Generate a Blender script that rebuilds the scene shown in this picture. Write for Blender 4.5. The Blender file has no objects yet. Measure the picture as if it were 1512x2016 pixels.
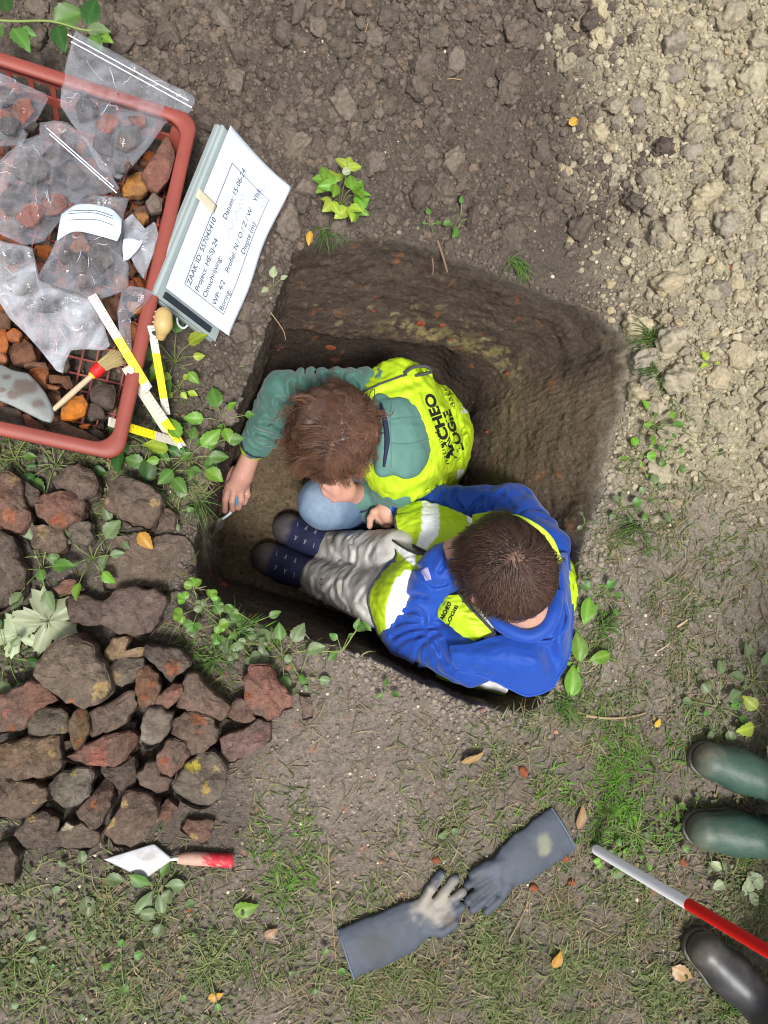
import bpy, math, random
import numpy as np
from mathutils import Vector, Matrix, Quaternion
from mathutils.bvhtree import BVHTree

rng = np.random.default_rng(7)
random.seed(7)
scene = bpy.context.scene
COL = scene.collection

# ------------------------------------------------------------------ camera
IW, IH, FPX, CH = 1512.0, 2016.0, 1513.0, 1.6        # photo size, focal length in photo pixels, camera height (m)
NADIR = (520.0, 1180.0)                               # where a plumb line from the lens meets the picture
_d = Vector(((NADIR[0] - IW / 2) / FPX, (IH / 2 - NADIR[1]) / FPX, -1)).normalized()
CAMQ = _d.rotation_difference(Vector((0, 0, -1)))
CAMR = np.array(CAMQ.to_matrix())
CAMP = np.array((0, 0, CH))
cam_data = bpy.data.cameras.new('camera')
cam_data.sensor_fit = 'HORIZONTAL'
cam_data.sensor_width = 36
cam_data.lens = 36 * FPX / IW
cam_data.clip_start = 0.01
cam_data.clip_end = 1000
camera = bpy.data.objects.new('camera', cam_data)
camera.location = CAMP
camera.rotation_mode = 'QUATERNION'
camera.rotation_quaternion = CAMQ
COL.objects.link(camera)
scene.camera = camera
# ------------------------------------------------------------------ light: thin overcast, brighter from the lower right
world = bpy.data.worlds.new('World')
scene.world = world
world.use_nodes = True
SUN_EL, SUN_AZ = math.radians(68), math.radians(-92)   # azimuth measured from +X, anticlockwise
wn = world.node_tree
wn.nodes.clear()
_sky = wn.nodes.new('ShaderNodeTexSky')
_sky.sky_type = 'NISHITA'
_sky.sun_disc = False
_sky.sun_elevation = SUN_EL
_sky.sun_rotation = math.pi / 2 - SUN_AZ
_sky.dust_density = 4.0
_sky.air_density = 1.0
_hs = wn.nodes.new('ShaderNodeHueSaturation')
_hs.inputs['Saturation'].default_value = 0.25
_bg = wn.nodes.new('ShaderNodeBackground')
_bg.inputs['Strength'].default_value = 0.055
_wo = wn.nodes.new('ShaderNodeOutputWorld')
wn.links.new(_sky.outputs[0], _hs.inputs['Color'])
wn.links.new(_hs.outputs[0], _bg.inputs['Color'])
wn.links.new(_bg.outputs[0], _wo.inputs['Surface'])
sun_d = bpy.data.lights.new('sun', 'SUN')
sun_d.energy = 1.5
sun_d.angle = math.radians(11)
sun_d.color = (1.0, 0.975, 0.94)
sun = bpy.data.objects.new('sun', sun_d)
_sv = Vector((math.cos(SUN_EL) * math.cos(SUN_AZ), math.cos(SUN_EL) * math.sin(SUN_AZ), math.sin(SUN_EL)))
sun.rotation_mode = 'QUATERNION'
sun.rotation_quaternion = _sv.to_track_quat('Z', 'Y')
sun.location = (1, -2, 4)
COL.objects.link(sun)
scene.view_settings.view_transform = 'Standard'
scene.view_settings.look = 'None'
scene.view_settings.exposure = 1.68
scene.view_settings.gamma = 1.0
scene.view_settings.use_curve_mapping = False
scene.cycles.max_bounces = 8
scene.cycles.filter_width = 1.1
scene.cycles.transparent_max_bounces = 24

# ------------------------------------------------------------------ helpers
def P(px, py, z=0.0):
    "world point at height z seen at photo pixel (px, py)"
    d = CAMR @ np.array(((px - IW / 2) / FPX, (IH / 2 - py) / FPX, -1.0))
    return CAMP + d * ((z - CH) / d[2])

def PN(a, z):
    a = np.asarray(a, float)
    c = np.stack([(a[:, 0] - IW / 2) / FPX, (IH / 2 - a[:, 1]) / FPX, -np.ones(len(a))], 1)
    d = c @ CAMR.T
    return CAMP + d * ((np.asarray(z) - CH) / d[:, 2])[:, None]

def PP(pts):
    a = np.array(pts, float)
    return PN(a[:, :2], a[:, 2])

def RAY(px, py):
    d = CAMR @ np.array(((px - IW / 2) / FPX, (IH / 2 - py) / FPX, -1.0))
    return d / np.linalg.norm(d)

def PIX(p):
    "photo pixel of world points"
    c = (np.asarray(p) - CAMP) @ CAMR
    return np.stack([IW / 2 + FPX * c[:, 0] / -c[:, 2], IH / 2 - FPX * c[:, 1] / -c[:, 2]], 1)

def S(r, g, b, k=1.0):
    "sRGB 0-255 to linear"
    f = lambda c: (c / 255 / 12.92 if c <= 10.3 else ((c / 255 + 0.055) / 1.055) ** 2.4)
    return np.array((f(r) * k, f(g) * k, f(b) * k))

_perm = np.random.default_rng(3).permutation(512).astype(np.int64)
_perm = np.concatenate([_perm, _perm, _perm])
_grad = np.random.default_rng(5).normal(size=(512, 3))
_grad /= np.linalg.norm(_grad, axis=1)[:, None]
def perlin(p):
    p = np.asarray(p, float)
    i = np.floor(p).astype(np.int64)
    f = p - i
    w = f * f * f * (f * (f * 6 - 15) + 10)
    i &= 511
    r = np.zeros(len(p))
    for dx in (0, 1):
        wx = w[:, 0] if dx else 1 - w[:, 0]
        for dy in (0, 1):
            wy = w[:, 1] if dy else 1 - w[:, 1]
            for dz in (0, 1):
                wz = w[:, 2] if dz else 1 - w[:, 2]
                h = _perm[_perm[_perm[(i[:, 0] + dx) & 511] + ((i[:, 1] + dy) & 511)] + ((i[:, 2] + dz) & 511)]
                g = _grad[h]
                r += wx * wy * wz * (g[:, 0] * (f[:, 0] - dx) + g[:, 1] * (f[:, 1] - dy) + g[:, 2] * (f[:, 2] - dz))
    return r * 1.5
def fbm(p, freq, octv=4, gain=0.5, ridged=False):
    p = np.asarray(p, float) * freq
    a, s, t = 1.0, 0.0, 0.0
    for o in range(octv):
        n = perlin(p + 17.3 * o)
        s = s + a * ((1 - 2 * np.abs(n)) if ridged else n)
        t += a
        a *= gain
        p = p * 2.03
    return s / t
def sstep(a, b, x):
    t = np.clip((x - a) / (b - a), 0, 1)
    return t * t * (3 - 2 * t)

WL = {}
def wl(o):
    return WL[o.name]
def thing(name, label, cat, loc=(0, 0, 0), group=None, kind=None):
    o = bpy.data.objects.new(name, None)
    o.empty_display_size = 0.05
    COL.objects.link(o)
    o.location = loc
    WL[o.name] = np.array(loc, float)
    if label: o['label'] = label
    if cat: o['category'] = cat
    if group: o['group'] = group
    if kind: o['kind'] = kind
    return o
def tag(o, label, cat, group=None):
    o['label'] = label
    o['category'] = cat
    if group: o['group'] = group
    return o
def mk_mesh(name, v, f, cols=None, smooth=True, ftri=None):
    "v (N,3), f (M,k) array of tris or quads; ftri optional extra triangles"
    me = bpy.data.meshes.new(name)
    v = np.asarray(v, np.float32)
    fs = [np.asarray(a, np.int32) for a in ([f] if ftri is None else [f, ftri]) if len(a)]
    me.vertices.add(len(v))
    me.vertices.foreach_set('co', v.ravel())
    nl = sum(a.size for a in fs)
    nf = sum(len(a) for a in fs)
    me.loops.add(nl)
    me.polygons.add(nf)
    me.loops.foreach_set('vertex_index', np.concatenate([a.ravel() for a in fs]))
    st, k = [], 0
    for a in fs:
        st.append(k + np.arange(len(a), dtype=np.int32) * a.shape[1])
        k += a.size
    me.polygons.foreach_set('loop_start', np.concatenate(st).astype(np.int32))
    me.polygons.foreach_set('use_smooth', np.full(nf, smooth))
    if cols is not None:
        at = me.attributes.new('Col', 'FLOAT_COLOR', 'POINT')
        c = np.ones((len(v), 4), np.float32)
        c[:, :3] = cols
        at.data.foreach_set('color', c.ravel())
    me.update(calc_edges=True)
    me.validate()
    return me
def obj(name, v, f, mat, parent=None, cols=None, smooth=True, kind=None, ftri=None, origin=None):
    v = np.asarray(v, float)
    if origin is None:
        origin = np.array([v[:, 0].mean(), v[:, 1].mean(), v[:, 2].min()])
    me = mk_mesh(name, v - origin, f, cols, smooth, ftri)
    if mat: me.materials.append(mat)
    return link(name, me, origin, parent, kind)
def link(name, me, origin, parent=None, kind=None, rot=None, scale=None):
    o = bpy.data.objects.new(name, me)
    COL.objects.link(o)
    WL[o.name] = np.array(origin, float)
    if parent is not None:
        o.parent = parent
        o.location = np.array(origin) - WL[parent.name]
    else:
        o.location = origin
    if rot is not None:
        o.rotation_mode = 'QUATERNION'
        o.rotation_quaternion = rot
    if scale is not None: o.scale = scale
    if kind: o['kind'] = kind
    return o

def mat(name, col=None, rough=0.85, noise=None, bump=None, metallic=0.0, spec=0.3, vary=None, sheen=0.0, coat=0.0, subs=0.0, trans=0.0, bump2=None, wave=None):
    "principled material; col None reads the Col attribute; noise (scale, amount); bump (scale, strength, distance)"
    m = bpy.data.materials.new(name)
    m.use_nodes = True
    nt = m.node_tree
    N, Lk = nt.nodes, nt.links
    b = N['Principled BSDF']
    b.inputs['Roughness'].default_value = rough
    b.inputs['Metallic'].default_value = metallic
    b.inputs['Specular IOR Level'].default_value = spec
    if sheen:
        b.inputs['Sheen Weight'].default_value = sheen
        b.inputs['Sheen Roughness'].default_value = 0.5
    if coat:
        b.inputs['Coat Weight'].default_value = coat
        b.inputs['Coat Roughness'].default_value = 0.25
    if subs:
        b.inputs['Subsurface Weight'].default_value = subs
        b.inputs['Subsurface Radius'].default_value = (0.01, 0.004, 0.002)
        b.inputs['Subsurface Scale'].default_value = 1.0
    tc = N.new('ShaderNodeTexCoord')
    co = tc.outputs['Object']
    if col is None:
        a = N.new('ShaderNodeAttribute')
        a.attribute_name = 'Col'
        c = a.outputs['Color']
    else:
        r = N.new('ShaderNodeRGB')
        r.outputs[0].default_value = (*col, 1)
        c = r.outputs[0]
    if vary:                                             # per-object random brightness / hue
        oi = N.new('ShaderNodeObjectInfo')
        h = N.new('ShaderNodeHueSaturation')
        mr = N.new('ShaderNodeMapRange')
        mr.inputs['To Min'].default_value = 1 - vary
        mr.inputs['To Max'].default_value = 1 + vary
        Lk.new(oi.outputs['Random'], mr.inputs['Value'])
        Lk.new(mr.outputs[0], h.inputs['Value'])
        mh = N.new('ShaderNodeMapRange')
        mh.inputs['To Min'].default_value = 0.5 - vary * 0.08
        mh.inputs['To Max'].default_value = 0.5 + vary * 0.05
        Lk.new(oi.outputs['Random'], mh.inputs['Value'])
        Lk.new(mh.outputs[0], h.inputs['Hue'])
        Lk.new(c, h.inputs['Color'])
        c = h.outputs[0]
    if noise:
        n = N.new('ShaderNodeTexNoise')
        n.inputs['Scale'].default_value = noise[0]
        n.inputs['Detail'].default_value = 8
        n.inputs['Roughness'].default_value = 0.7
        Lk.new(co, n.inputs['Vector'])
        mr = N.new('ShaderNodeMapRange')
        mr.inputs['From Min'].default_value = 0.28
        mr.inputs['From Max'].default_value = 0.72
        mr.inputs['To Min'].default_value = 1 - noise[1]
        mr.inputs['To Max'].default_value = 1 + noise[1]
        Lk.new(n.outputs['Fac'], mr.inputs['Value'])
        mx = N.new('ShaderNodeVectorMath')
        mx.operation = 'SCALE'
        Lk.new(c, mx.inputs[0])
        Lk.new(mr.outputs[0], mx.inputs['Scale'])
        c = mx.outputs[0]
    Lk.new(c, b.inputs['Base Color'])
    nrm = None
    for bm in (bump, bump2):
        if not bm: continue
        if len(bm) > 3 and bm[3] == 'vor':
            n = N.new('ShaderNodeTexVoronoi')
            n.inputs['Scale'].default_value = bm[0]
            out = n.outputs['Distance']
        else:
            n = N.new('ShaderNodeTexNoise')
            n.inputs['Scale'].default_value = bm[0]
            n.inputs['Detail'].default_value = 6
            n.inputs['Roughness'].default_value = 0.65
            out = n.outputs['Fac']
        Lk.new(co, n.inputs['Vector'])
        bu = N.new('ShaderNodeBump')
        bu.inputs['Strength'].default_value = bm[1]
        bu.inputs['Distance'].default_value = bm[2]
        Lk.new(out, bu.inputs['Height'])
        if nrm is not None: Lk.new(nrm, bu.inputs['Normal'])
        nrm = bu.outputs[0]
    if nrm is not None: Lk.new(nrm, b.inputs['Normal'])
    if trans:                                            # thin leaf: some light comes through
        tr = N.new('ShaderNodeBsdfTranslucent')
        Lk.new(c, tr.inputs['Color'])
        mxs = N.new('ShaderNodeMixShader')
        mxs.inputs[0].default_value = trans
        Lk.new(b.outputs[0], mxs.inputs[1])
        Lk.new(tr.outputs[0], mxs.inputs[2])
        Lk.new(mxs.outputs[0], N['Material Output'].inputs['Surface'])
    return m

def film_mat(name, tint, opac, rough=0.07):
    "thin clear plastic film: mostly see-through with a milky glossy surface"
    m = bpy.data.materials.new(name)
    m.use_nodes = True
    nt = m.node_tree
    N, Lk = nt.nodes, nt.links
    b = N['Principled BSDF']
    b.inputs['Base Color'].default_value = (*tint, 1)
    b.inputs['Roughness'].default_value = rough
    b.inputs['Specular IOR Level'].default_value = 0.9
    tr = N.new('ShaderNodeBsdfTransparent')
    tr.inputs[0].default_value = (0.93, 0.94, 0.96, 1)
    lw = N.new('ShaderNodeLayerWeight')
    lw.inputs['Blend'].default_value = 0.35
    tc = N.new('ShaderNodeTexCoord')
    n = N.new('ShaderNodeTexNoise')
    n.inputs['Scale'].default_value = 9
    n.inputs['Detail'].default_value = 3
    n.inputs['Distortion'].default_value = 2.5
    Lk.new(tc.outputs['Object'], n.inputs['Vector'])
    mr = N.new('ShaderNodeMapRange')
    mr.inputs['From Min'].default_value = 0.35
    mr.inputs['From Max'].default_value = 0.75
    mr.inputs['To Min'].default_value = opac * 0.3
    mr.inputs['To Max'].default_value = opac * 1.7
    Lk.new(n.outputs['Fac'], mr.inputs['Value'])
    ad = N.new('ShaderNodeMath')
    ad.operation = 'MULTIPLY_ADD'
    ad.inputs[1].default_value = 0.35
    Lk.new(lw.outputs['Facing'], ad.inputs[0])
    Lk.new(mr.outputs[0], ad.inputs[2])
    bu = N.new('ShaderNodeBump')
    bu.inputs['Strength'].default_value = 0.5
    bu.inputs['Distance'].default_value = 0.006
    n2 = N.new('ShaderNodeTexNoise')
    n2.inputs['Scale'].default_value = 22
    n2.inputs['Detail'].default_value = 2
    n2.inputs['Distortion'].default_value = 2.0
    Lk.new(tc.outputs['Object'], n2.inputs['Vector'])
    Lk.new(n2.outputs['Fac'], bu.inputs['Height'])
    Lk.new(bu.outputs[0], b.inputs['Normal'])
    mx = N.new('ShaderNodeMixShader')
    Lk.new(ad.outputs[0], mx.inputs[0])
    Lk.new(tr.outputs[0], mx.inputs[1])
    Lk.new(b.outputs[0], mx.inputs[2])
    Lk.new(mx.outputs[0], N['Material Output'].inputs['Surface'])
    return m

# ---- mesh makers
def ico(sub):
    t = (1 + 5 ** .5) / 2
    v = [(-1, t, 0), (1, t, 0), (-1, -t, 0), (1, -t, 0), (0, -1, t), (0, 1, t), (0, -1, -t), (0, 1, -t), (t, 0, -1), (t, 0, 1), (-t, 0, -1), (-t, 0, 1)]
    f = [(0, 11, 5), (0, 5, 1), (0, 1, 7), (0, 7, 10), (0, 10, 11), (1, 5, 9), (5, 11, 4), (11, 10, 2), (10, 7, 6), (7, 1, 8), (3, 9, 4), (3, 4, 2), (3, 2, 6), (3, 6, 8), (3, 8, 9), (4, 9, 5), (2, 4, 11), (6, 2, 10), (8, 6, 7), (9, 8, 1)]
    v = [np.array(a) / np.linalg.norm(a) for a in v]
    for _ in range(sub):
        cache, nf = {}, []
        def mid(a, b):
            k = (min(a, b), max(a, b))
            if k not in cache:
                m = v[a] + v[b]
                v.append(m / np.linalg.norm(m))
                cache[k] = len(v) - 1
            return cache[k]
        for a, b, c in f:
            x, y, z = mid(a, b), mid(b, c), mid(c, a)
            nf += [(a, x, z), (b, y, x), (c, z, y), (x, y, z)]
        f = nf
    return np.array(v), np.array(f)
def lump(sub, seed, rough=0.35, freq=1.2, cut=5):
    "an irregular clod: noisy sphere with a few planar breaks"
    v, f = ico(sub)
    r = np.random.default_rng(seed)
    d = 1 + rough * fbm(v + seed * 3.7, freq, 3)
    w = v * d[:, None]
    for _ in range(cut):
        n = r.normal(size=3)
        n /= np.linalg.norm(n)
        h = r.uniform(0.55, 0.85)
        k = w @ n - h
        w = w - np.outer(np.maximum(k, 0) * 0.9, n)
    return w, f
def scatter(variants, pos, scl, rots, cols=None):
    "join many copies of the variants into one mesh; scl (N,) or (N,3); rots (N,3,3)"
    n = len(pos)
    which = rng.integers(0, len(variants), n)
    V, Fc, C, k = [], [], [], 0
    scl = np.asarray(scl)
    if scl.ndim == 1: scl = np.repeat(scl[:, None], 3, 1)
    for i, (v, f) in enumerate(variants):
        s = np.where(which == i)[0]
        if not len(s): continue
        a = v[None] * scl[s][:, None, :]
        a = np.einsum('nij,nkj->nki', rots[s], a) + pos[s][:, None, :]
        V.append(a.reshape(-1, 3))
        Fc.append((f[None] + (k + np.arange(len(s)) * len(v))[:, None, None]).reshape(-1, f.shape[1]))
        if cols is not None: C.append(np.repeat(cols[s], len(v), 0))
        k += len(s) * len(v)
    return np.concatenate(V), np.concatenate(Fc), (np.concatenate(C) if cols is not None else None)
def rot_rand(n, r=rng):
    q = r.normal(size=(n, 4))
    q /= np.linalg.norm(q, axis=1)[:, None]
    w, x, y, z = q.T
    return np.stack([np.stack([1 - 2 * (y * y + z * z), 2 * (x * y - z * w), 2 * (x * z + y * w)], 1),
                     np.stack([2 * (x * y + z * w), 1 - 2 * (x * x + z * z), 2 * (y * z - x * w)], 1),
                     np.stack([2 * (x * z - y * w), 2 * (y * z + x * w), 1 - 2 * (x * x + y * y)], 1)], 1)
def tubes(L, rad, sides=3, cap=False):
    "L (N,M,3) polylines, rad (N,M); returns verts and quads"
    L = np.asarray(L, float)
    n, m, _ = L.shape
    rad = np.broadcast_to(np.asarray(rad, float), (n, m))
    T = np.gradient(L, axis=1)
    T /= np.linalg.norm(T, axis=2)[..., None] + 1e-9
    ref = np.where(np.abs(T[..., 2:3]) < 0.9, np.array([0, 0, 1.0]), np.array([1.0, 0, 0]))
    ref = np.repeat(ref[:, :1], m, 1)
    A = np.cross(T, ref)
    A /= np.linalg.norm(A, axis=2)[..., None] + 1e-9
    B = np.cross(T, A)
    an = np.arange(sides) * 2 * math.pi / sides
    V = L[:, :, None, :] + rad[..., None, None] * (np.cos(an)[None, None, :, None] * A[:, :, None, :] + np.sin(an)[None, None, :, None] * B[:, :, None, :])
    idx = np.arange(n * m * sides).reshape(n, m, sides)
    a, b = idx[:, :-1], idx[:, 1:]
    q = np.stack([a, np.roll(a, -1, 2), np.roll(b, -1, 2), b], -1).reshape(-1, 4)
    V = V.reshape(-1, 3)
    if cap and n == 1:
        k0 = len(V)                                        # separate end rings keep the ends crisp
        V = np.concatenate([V, V[idx[0, 0]], V[idx[0, -1]], L[0, :1], L[0, -1:]])
        c0, c1 = k0 + 2 * sides, k0 + 2 * sides + 1
        e0 = [(c0, k0 + (i + 1) % sides, k0 + i) for i in range(sides)]
        e1 = [(c1, k0 + sides + i, k0 + sides + (i + 1) % sides) for i in range(sides)]
        tri = np.array(e0 + e1)
        return V, q, tri
    return V, q
def crom(pts, n):
    "Catmull-Rom through points, n samples"
    p = np.asarray(pts, float)
    p = np.concatenate([2 * p[:1] - p[1:2], p, 2 * p[-1:] - p[-2:-1]])
    t = np.linspace(0, len(p) - 3 - 1e-6, n)
    i = np.floor(t).astype(int)
    f = (t - i)[:, None]
    a, b, c, d = p[i], p[i + 1], p[i + 2], p[i + 3]
    return 0.5 * (2 * b + (c - a) * f + (2 * a - 5 * b + 4 * c - d) * f ** 2 + (3 * b - a - 3 * c + d) * f ** 3)
def rod(name, pts, rad, m, parent=None, sides=8, n=None, cols=None):
    L = crom(pts, n or max(2, len(pts) * 4)) if len(pts) > 2 else np.asarray(pts, float)
    if np.ndim(rad): rad = np.interp(np.linspace(0, 1, len(L)), np.linspace(0, 1, len(rad)), rad)
    v, q, t = tubes(L[None], np.broadcast_to(rad, (1, len(L))), sides, cap=True)
    return obj(name, v, q, m, parent, ftri=t, cols=cols)
def resample(poly, n):
    p = np.asarray(poly, float)
    q = np.concatenate([p, p[:1]])
    s = np.concatenate([[0], np.cumsum(np.linalg.norm(np.diff(q, axis=0), axis=1))])
    t = np.linspace(0, s[-1], n, endpoint=False)
    return np.stack([np.interp(t, s, q[:, k]) for k in range(q.shape[1])], 1)
def in_poly(pts, poly):
    x, y = pts[:, 0], pts[:, 1]
    r = np.zeros(len(pts), bool)
    p = np.asarray(poly)
    j = len(p) - 1
    for i in range(len(p)):
        c = ((p[i, 1] > y) != (p[j, 1] > y)) & (x < (p[j, 0] - p[i, 0]) * (y - p[i, 1]) / (p[j, 1] - p[i, 1] + 1e-12) + p[i, 0])
        r ^= c
        j = i
    return r
def sheet(net, nu, nv, wrinkle=0.0, wfreq=14, seed=0):
    "net: rows of world points -> smooth (nu,nv) grid with fabric wrinkles"
    net = [np.asarray(r, float) for r in net]
    rows = np.stack([crom(r, nv) for r in net])
    G = np.stack([crom(rows[:, j], nu) for j in range(nv)], 1)
    if wrinkle:
        du = np.gradient(G, axis=0)
        dv = np.gradient(G, axis=1)
        n = np.cross(du, dv)
        n /= np.linalg.norm(n, axis=2)[..., None] + 1e-9
        w = fbm(G.reshape(-1, 3) + seed, wfreq, 3).reshape(nu, nv)
        w2 = fbm(G.reshape(-1, 3) * (1, 2.5, 1) + seed + 9, wfreq * 1.7, 2, ridged=True).reshape(nu, nv)
        G = G + n * (w * wrinkle + (w2 - 0.6) * wrinkle * 0.5)[..., None]
    return G
def grid_faces(nu, nv):
    i = np.arange(nu * nv).reshape(nu, nv)
    return np.stack([i[:-1, :-1], i[:-1, 1:], i[1:, 1:], i[1:, :-1]], -1).reshape(-1, 4)
def thick_grid(G, th):
    "a closed slab from a grid surface"
    nu, nv, _ = G.shape
    n = np.cross(np.gradient(G, axis=0), np.gradient(G, axis=1))
    n /= np.linalg.norm(n, axis=2)[..., None] + 1e-9
    flip = 1 if n[..., 2].mean() > 0 else -1
    H = G - n * th * flip
    f = grid_faces(nu, nv)
    k = nu * nv
    i = np.arange(k).reshape(nu, nv)
    top = f if flip > 0 else f[:, ::-1]
    bot = (f if flip < 0 else f[:, ::-1]) + k
    ring = np.concatenate([i[0, :-1], i[:-1, -1], i[-1, :0:-1], i[:0:-1, 0]])
    nx = np.roll(ring, -1)
    side = np.stack([ring, ring + k, nx + k, nx], 1)
    if flip < 0: side = side[:, ::-1]
    return np.concatenate([G.reshape(-1, 3), H.reshape(-1, 3)]), np.concatenate([top, bot, side])

def grooves(lines, depth, width):
    "fold lines drawn in photo pixels, pressed into a cloth surface"
    segs = []
    for l in lines:
        c = crom(l, 7) if len(l) > 2 else np.array(l, float)
        segs.append(c)
    def fn(p):
        q = PIX(p)
        r = np.zeros(len(p))
        for c in segs:
            d = np.full(len(p), 1e9)
            for a, b in zip(c[:-1], c[1:]):
                ab = b - a
                t = np.clip(((q - a) @ ab) / (ab @ ab + 1e-9), 0, 1)
                d = np.minimum(d, np.hypot(*(q - a - t[:, None] * ab).T))
            r += depth * (np.exp(-(d / width) ** 2) - .55 * np.exp(-((d - 2.1 * width) / width) ** 2))
        return r
    return fn
class Sdf:
    "signed-distance modelling on a voxel grid, turned into a mesh with surface nets"
    def __init__(s, lo, hi, res):
        s.lo, s.res = np.array(lo, float), res
        s.n = np.ceil((np.array(hi) - s.lo) / res).astype(int) + 1
        s.D = np.full(s.n, 0.5, np.float32)
    def box(s, lo, hi):
        a = np.clip(np.floor((np.array(lo) - s.lo) / s.res).astype(int), 0, s.n)
        b = np.clip(np.ceil((np.array(hi) - s.lo) / s.res).astype(int) + 1, 0, s.n)
        sl = tuple(slice(x, y) for x, y in zip(a, b))
        g = np.stack(np.meshgrid(*[s.lo[k] + s.res * np.arange(a[k], b[k]) for k in range(3)], indexing='ij'), -1)
        return sl, g
    def merge(s, sl, d, k, op):
        D = s.D[sl]
        if op == 'sub':
            h = np.clip(0.5 - 0.5 * (D + d) / k, 0, 1)
            s.D[sl] = D * (1 - h) - d * h + k * h * (1 - h)
        else:
            h = np.clip(0.5 + 0.5 * (D - d) / k, 0, 1)
            s.D[sl] = D * (1 - h) + d * h - k * h * (1 - h)
    def cap(s, a, b, ra, rb, k=0.012, wr=None, op='add', flat=None):
        a, b = np.array(a, float), np.array(b, float)
        R = max(ra, rb) + 0.035
        sl, g = s.box(np.minimum(a, b) - R, np.maximum(a, b) + R)
        if g.size == 0: return s
        ab = b - a
        L2 = ab @ ab + 1e-9
        t = np.clip(((g - a) @ ab) / L2, 0, 1)
        r = ra + (rb - ra) * t
        q = g - a - t[..., None] * ab
        if flat is not None:                       # flatten along a direction
            n, kf = np.array(flat[0], float), flat[1]
            n = n / np.linalg.norm(n)
            q = q + (q @ n)[..., None] * n * (kf - 1)
        d = np.linalg.norm(q, axis=-1)
        if wr:
            amp, fr, ph = wr[:3]
            m = np.abs(d - r) < amp * 2 + 0.008
            p = g[m]
            nz = perlin(p * 16 + ph)
            nz2 = perlin(p * 40 + ph * 2)
            u = t[m] * math.sqrt(L2) * fr + nz * 2.6 + ph
            r = r + 0.0
            r[m] += amp * (np.abs(np.sin(u)) * 1.4 - 0.9) * (0.55 + 0.9 * nz2)
        s.merge(sl, (d - r).astype(np.float32), k, op)
        return s
    def ell(s, c, rad, M=None, k=0.015, op='add', amp=0, fr=20):
        c, rad = np.array(c, float), np.array(rad, float)
        R = rad.max() + 0.035
        sl, g = s.box(c - R, c + R)
        if g.size == 0: return s
        q = g - c
        if M is not None: q = q @ np.array(M)      # columns of M are the local axes
        e = q / rad
        l = np.linalg.norm(e, axis=-1)
        l2 = np.linalg.norm(e / rad, axis=-1) + 1e-6
        d = l * (l - 1) / l2
        if amp:
            m = np.abs(d) < amp * 2 + 0.008
            d[m] += amp * fbm(g[m], fr, 3)
        s.merge(sl, d.astype(np.float32), k, op)
        return s
    def chain(s, pts, rads, **kw):
        for i in range(len(pts) - 1):
            s.cap(pts[i], pts[i + 1], rads[i], rads[i + 1], **kw)
        return s
    def near(s, fn, band=0.011):
        "D += fn(points) near the surface"
        m = np.abs(s.D) < band
        p = s.lo + s.res * np.argwhere(m)
        s.D[m] += fn(p).astype(np.float32)
        return s
    def cutplane(s, p, n):
        "keep the side the normal points away from"
        n = np.array(n, float) / np.linalg.norm(n)
        g = np.stack(np.meshgrid(*[s.lo[k] + s.res * np.arange(s.n[k]) for k in range(3)], indexing='ij'), -1)
        s.D = np.maximum(s.D, ((g - np.array(p)) @ n).astype(np.float32))
        return s
    def mesh(s):
        D = s.D.copy()
        for ax in range(3):
            sl = [slice(None)] * 3
            for e in (0, -1):
                sl[ax] = e
                D[tuple(sl)] = np.maximum(D[tuple(sl)], 0.001)
        ins = D < 0
        nx, ny, nz = D.shape
        cnt = np.zeros((nx - 1, ny - 1, nz - 1), np.int8)
        cor = [(i, j, k) for i in (0, 1) for j in (0, 1) for k in (0, 1)]
        for i, j, k in cor: cnt += ins[i:nx - 1 + i, j:ny - 1 + j, k:nz - 1 + k]
        act = (cnt > 0) & (cnt < 8)
        A = np.argwhere(act)
        idx = np.full(act.shape, -1, np.int64)
        idx[act] = np.arange(len(A))
        vals = {c: D[A[:, 0] + c[0], A[:, 1] + c[1], A[:, 2] + c[2]] for c in cor}
        acc, num = np.zeros((len(A), 3)), np.zeros(len(A))
        for c in cor:
            for ax in range(3):
                if c[ax]: continue
                e = list(c)
                e[ax] = 1
                a, b = vals[c], vals[tuple(e)]
                x = (a < 0) != (b < 0)
                t = np.where(x, a / np.where(x, a - b, 1), 0)
                pt = np.tile(np.array(c, float), (len(A), 1))
                pt[:, ax] = t
                acc += pt * x[:, None]
                num += x
        V = s.lo + s.res * (A + acc / num[:, None])
        Q = []
        for ax in range(3):
            u, w = (ax + 1) % 3, (ax + 2) % 3
            s0 = [slice(None)] * 3
            s1 = [slice(None)] * 3
            s0[ax], s1[ax] = slice(0, -1), slice(1, None)
            x = ins[tuple(s0)] != ins[tuple(s1)]
            E = np.argwhere(x)
            ok = (E[:, u] > 0) & (E[:, w] > 0) & (E[:, u] < D.shape[u] - 1) & (E[:, w] < D.shape[w] - 1)
            E = E[ok]
            o = ins[tuple(s0)][tuple(E.T)]
            def at(du, dw):
                e = E.copy()
                e[:, u] += du
                e[:, w] += dw
                return idx[tuple(e.T)]
            q = np.stack([at(-1, -1), at(0, -1), at(0, 0), at(-1, 0)], 1)
            q[~o] = q[~o][:, ::-1]
            Q.append(q)
        return V, np.concatenate(Q)
def vnormals(v, f):
    n = np.zeros_like(v)
    fn = np.cross(v[f[:, 1]] - v[f[:, 0]], v[f[:, 2]] - v[f[:, 0]])
    for k in range(f.shape[1]): np.add.at(n, f[:, k], fn)
    return n / (np.linalg.norm(n, axis=1)[:, None] + 1e-12)
def bvh(v, f):
    return BVHTree.FromPolygons([tuple(a) for a in v], [tuple(int(i) for i in a) for a in f])
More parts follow.
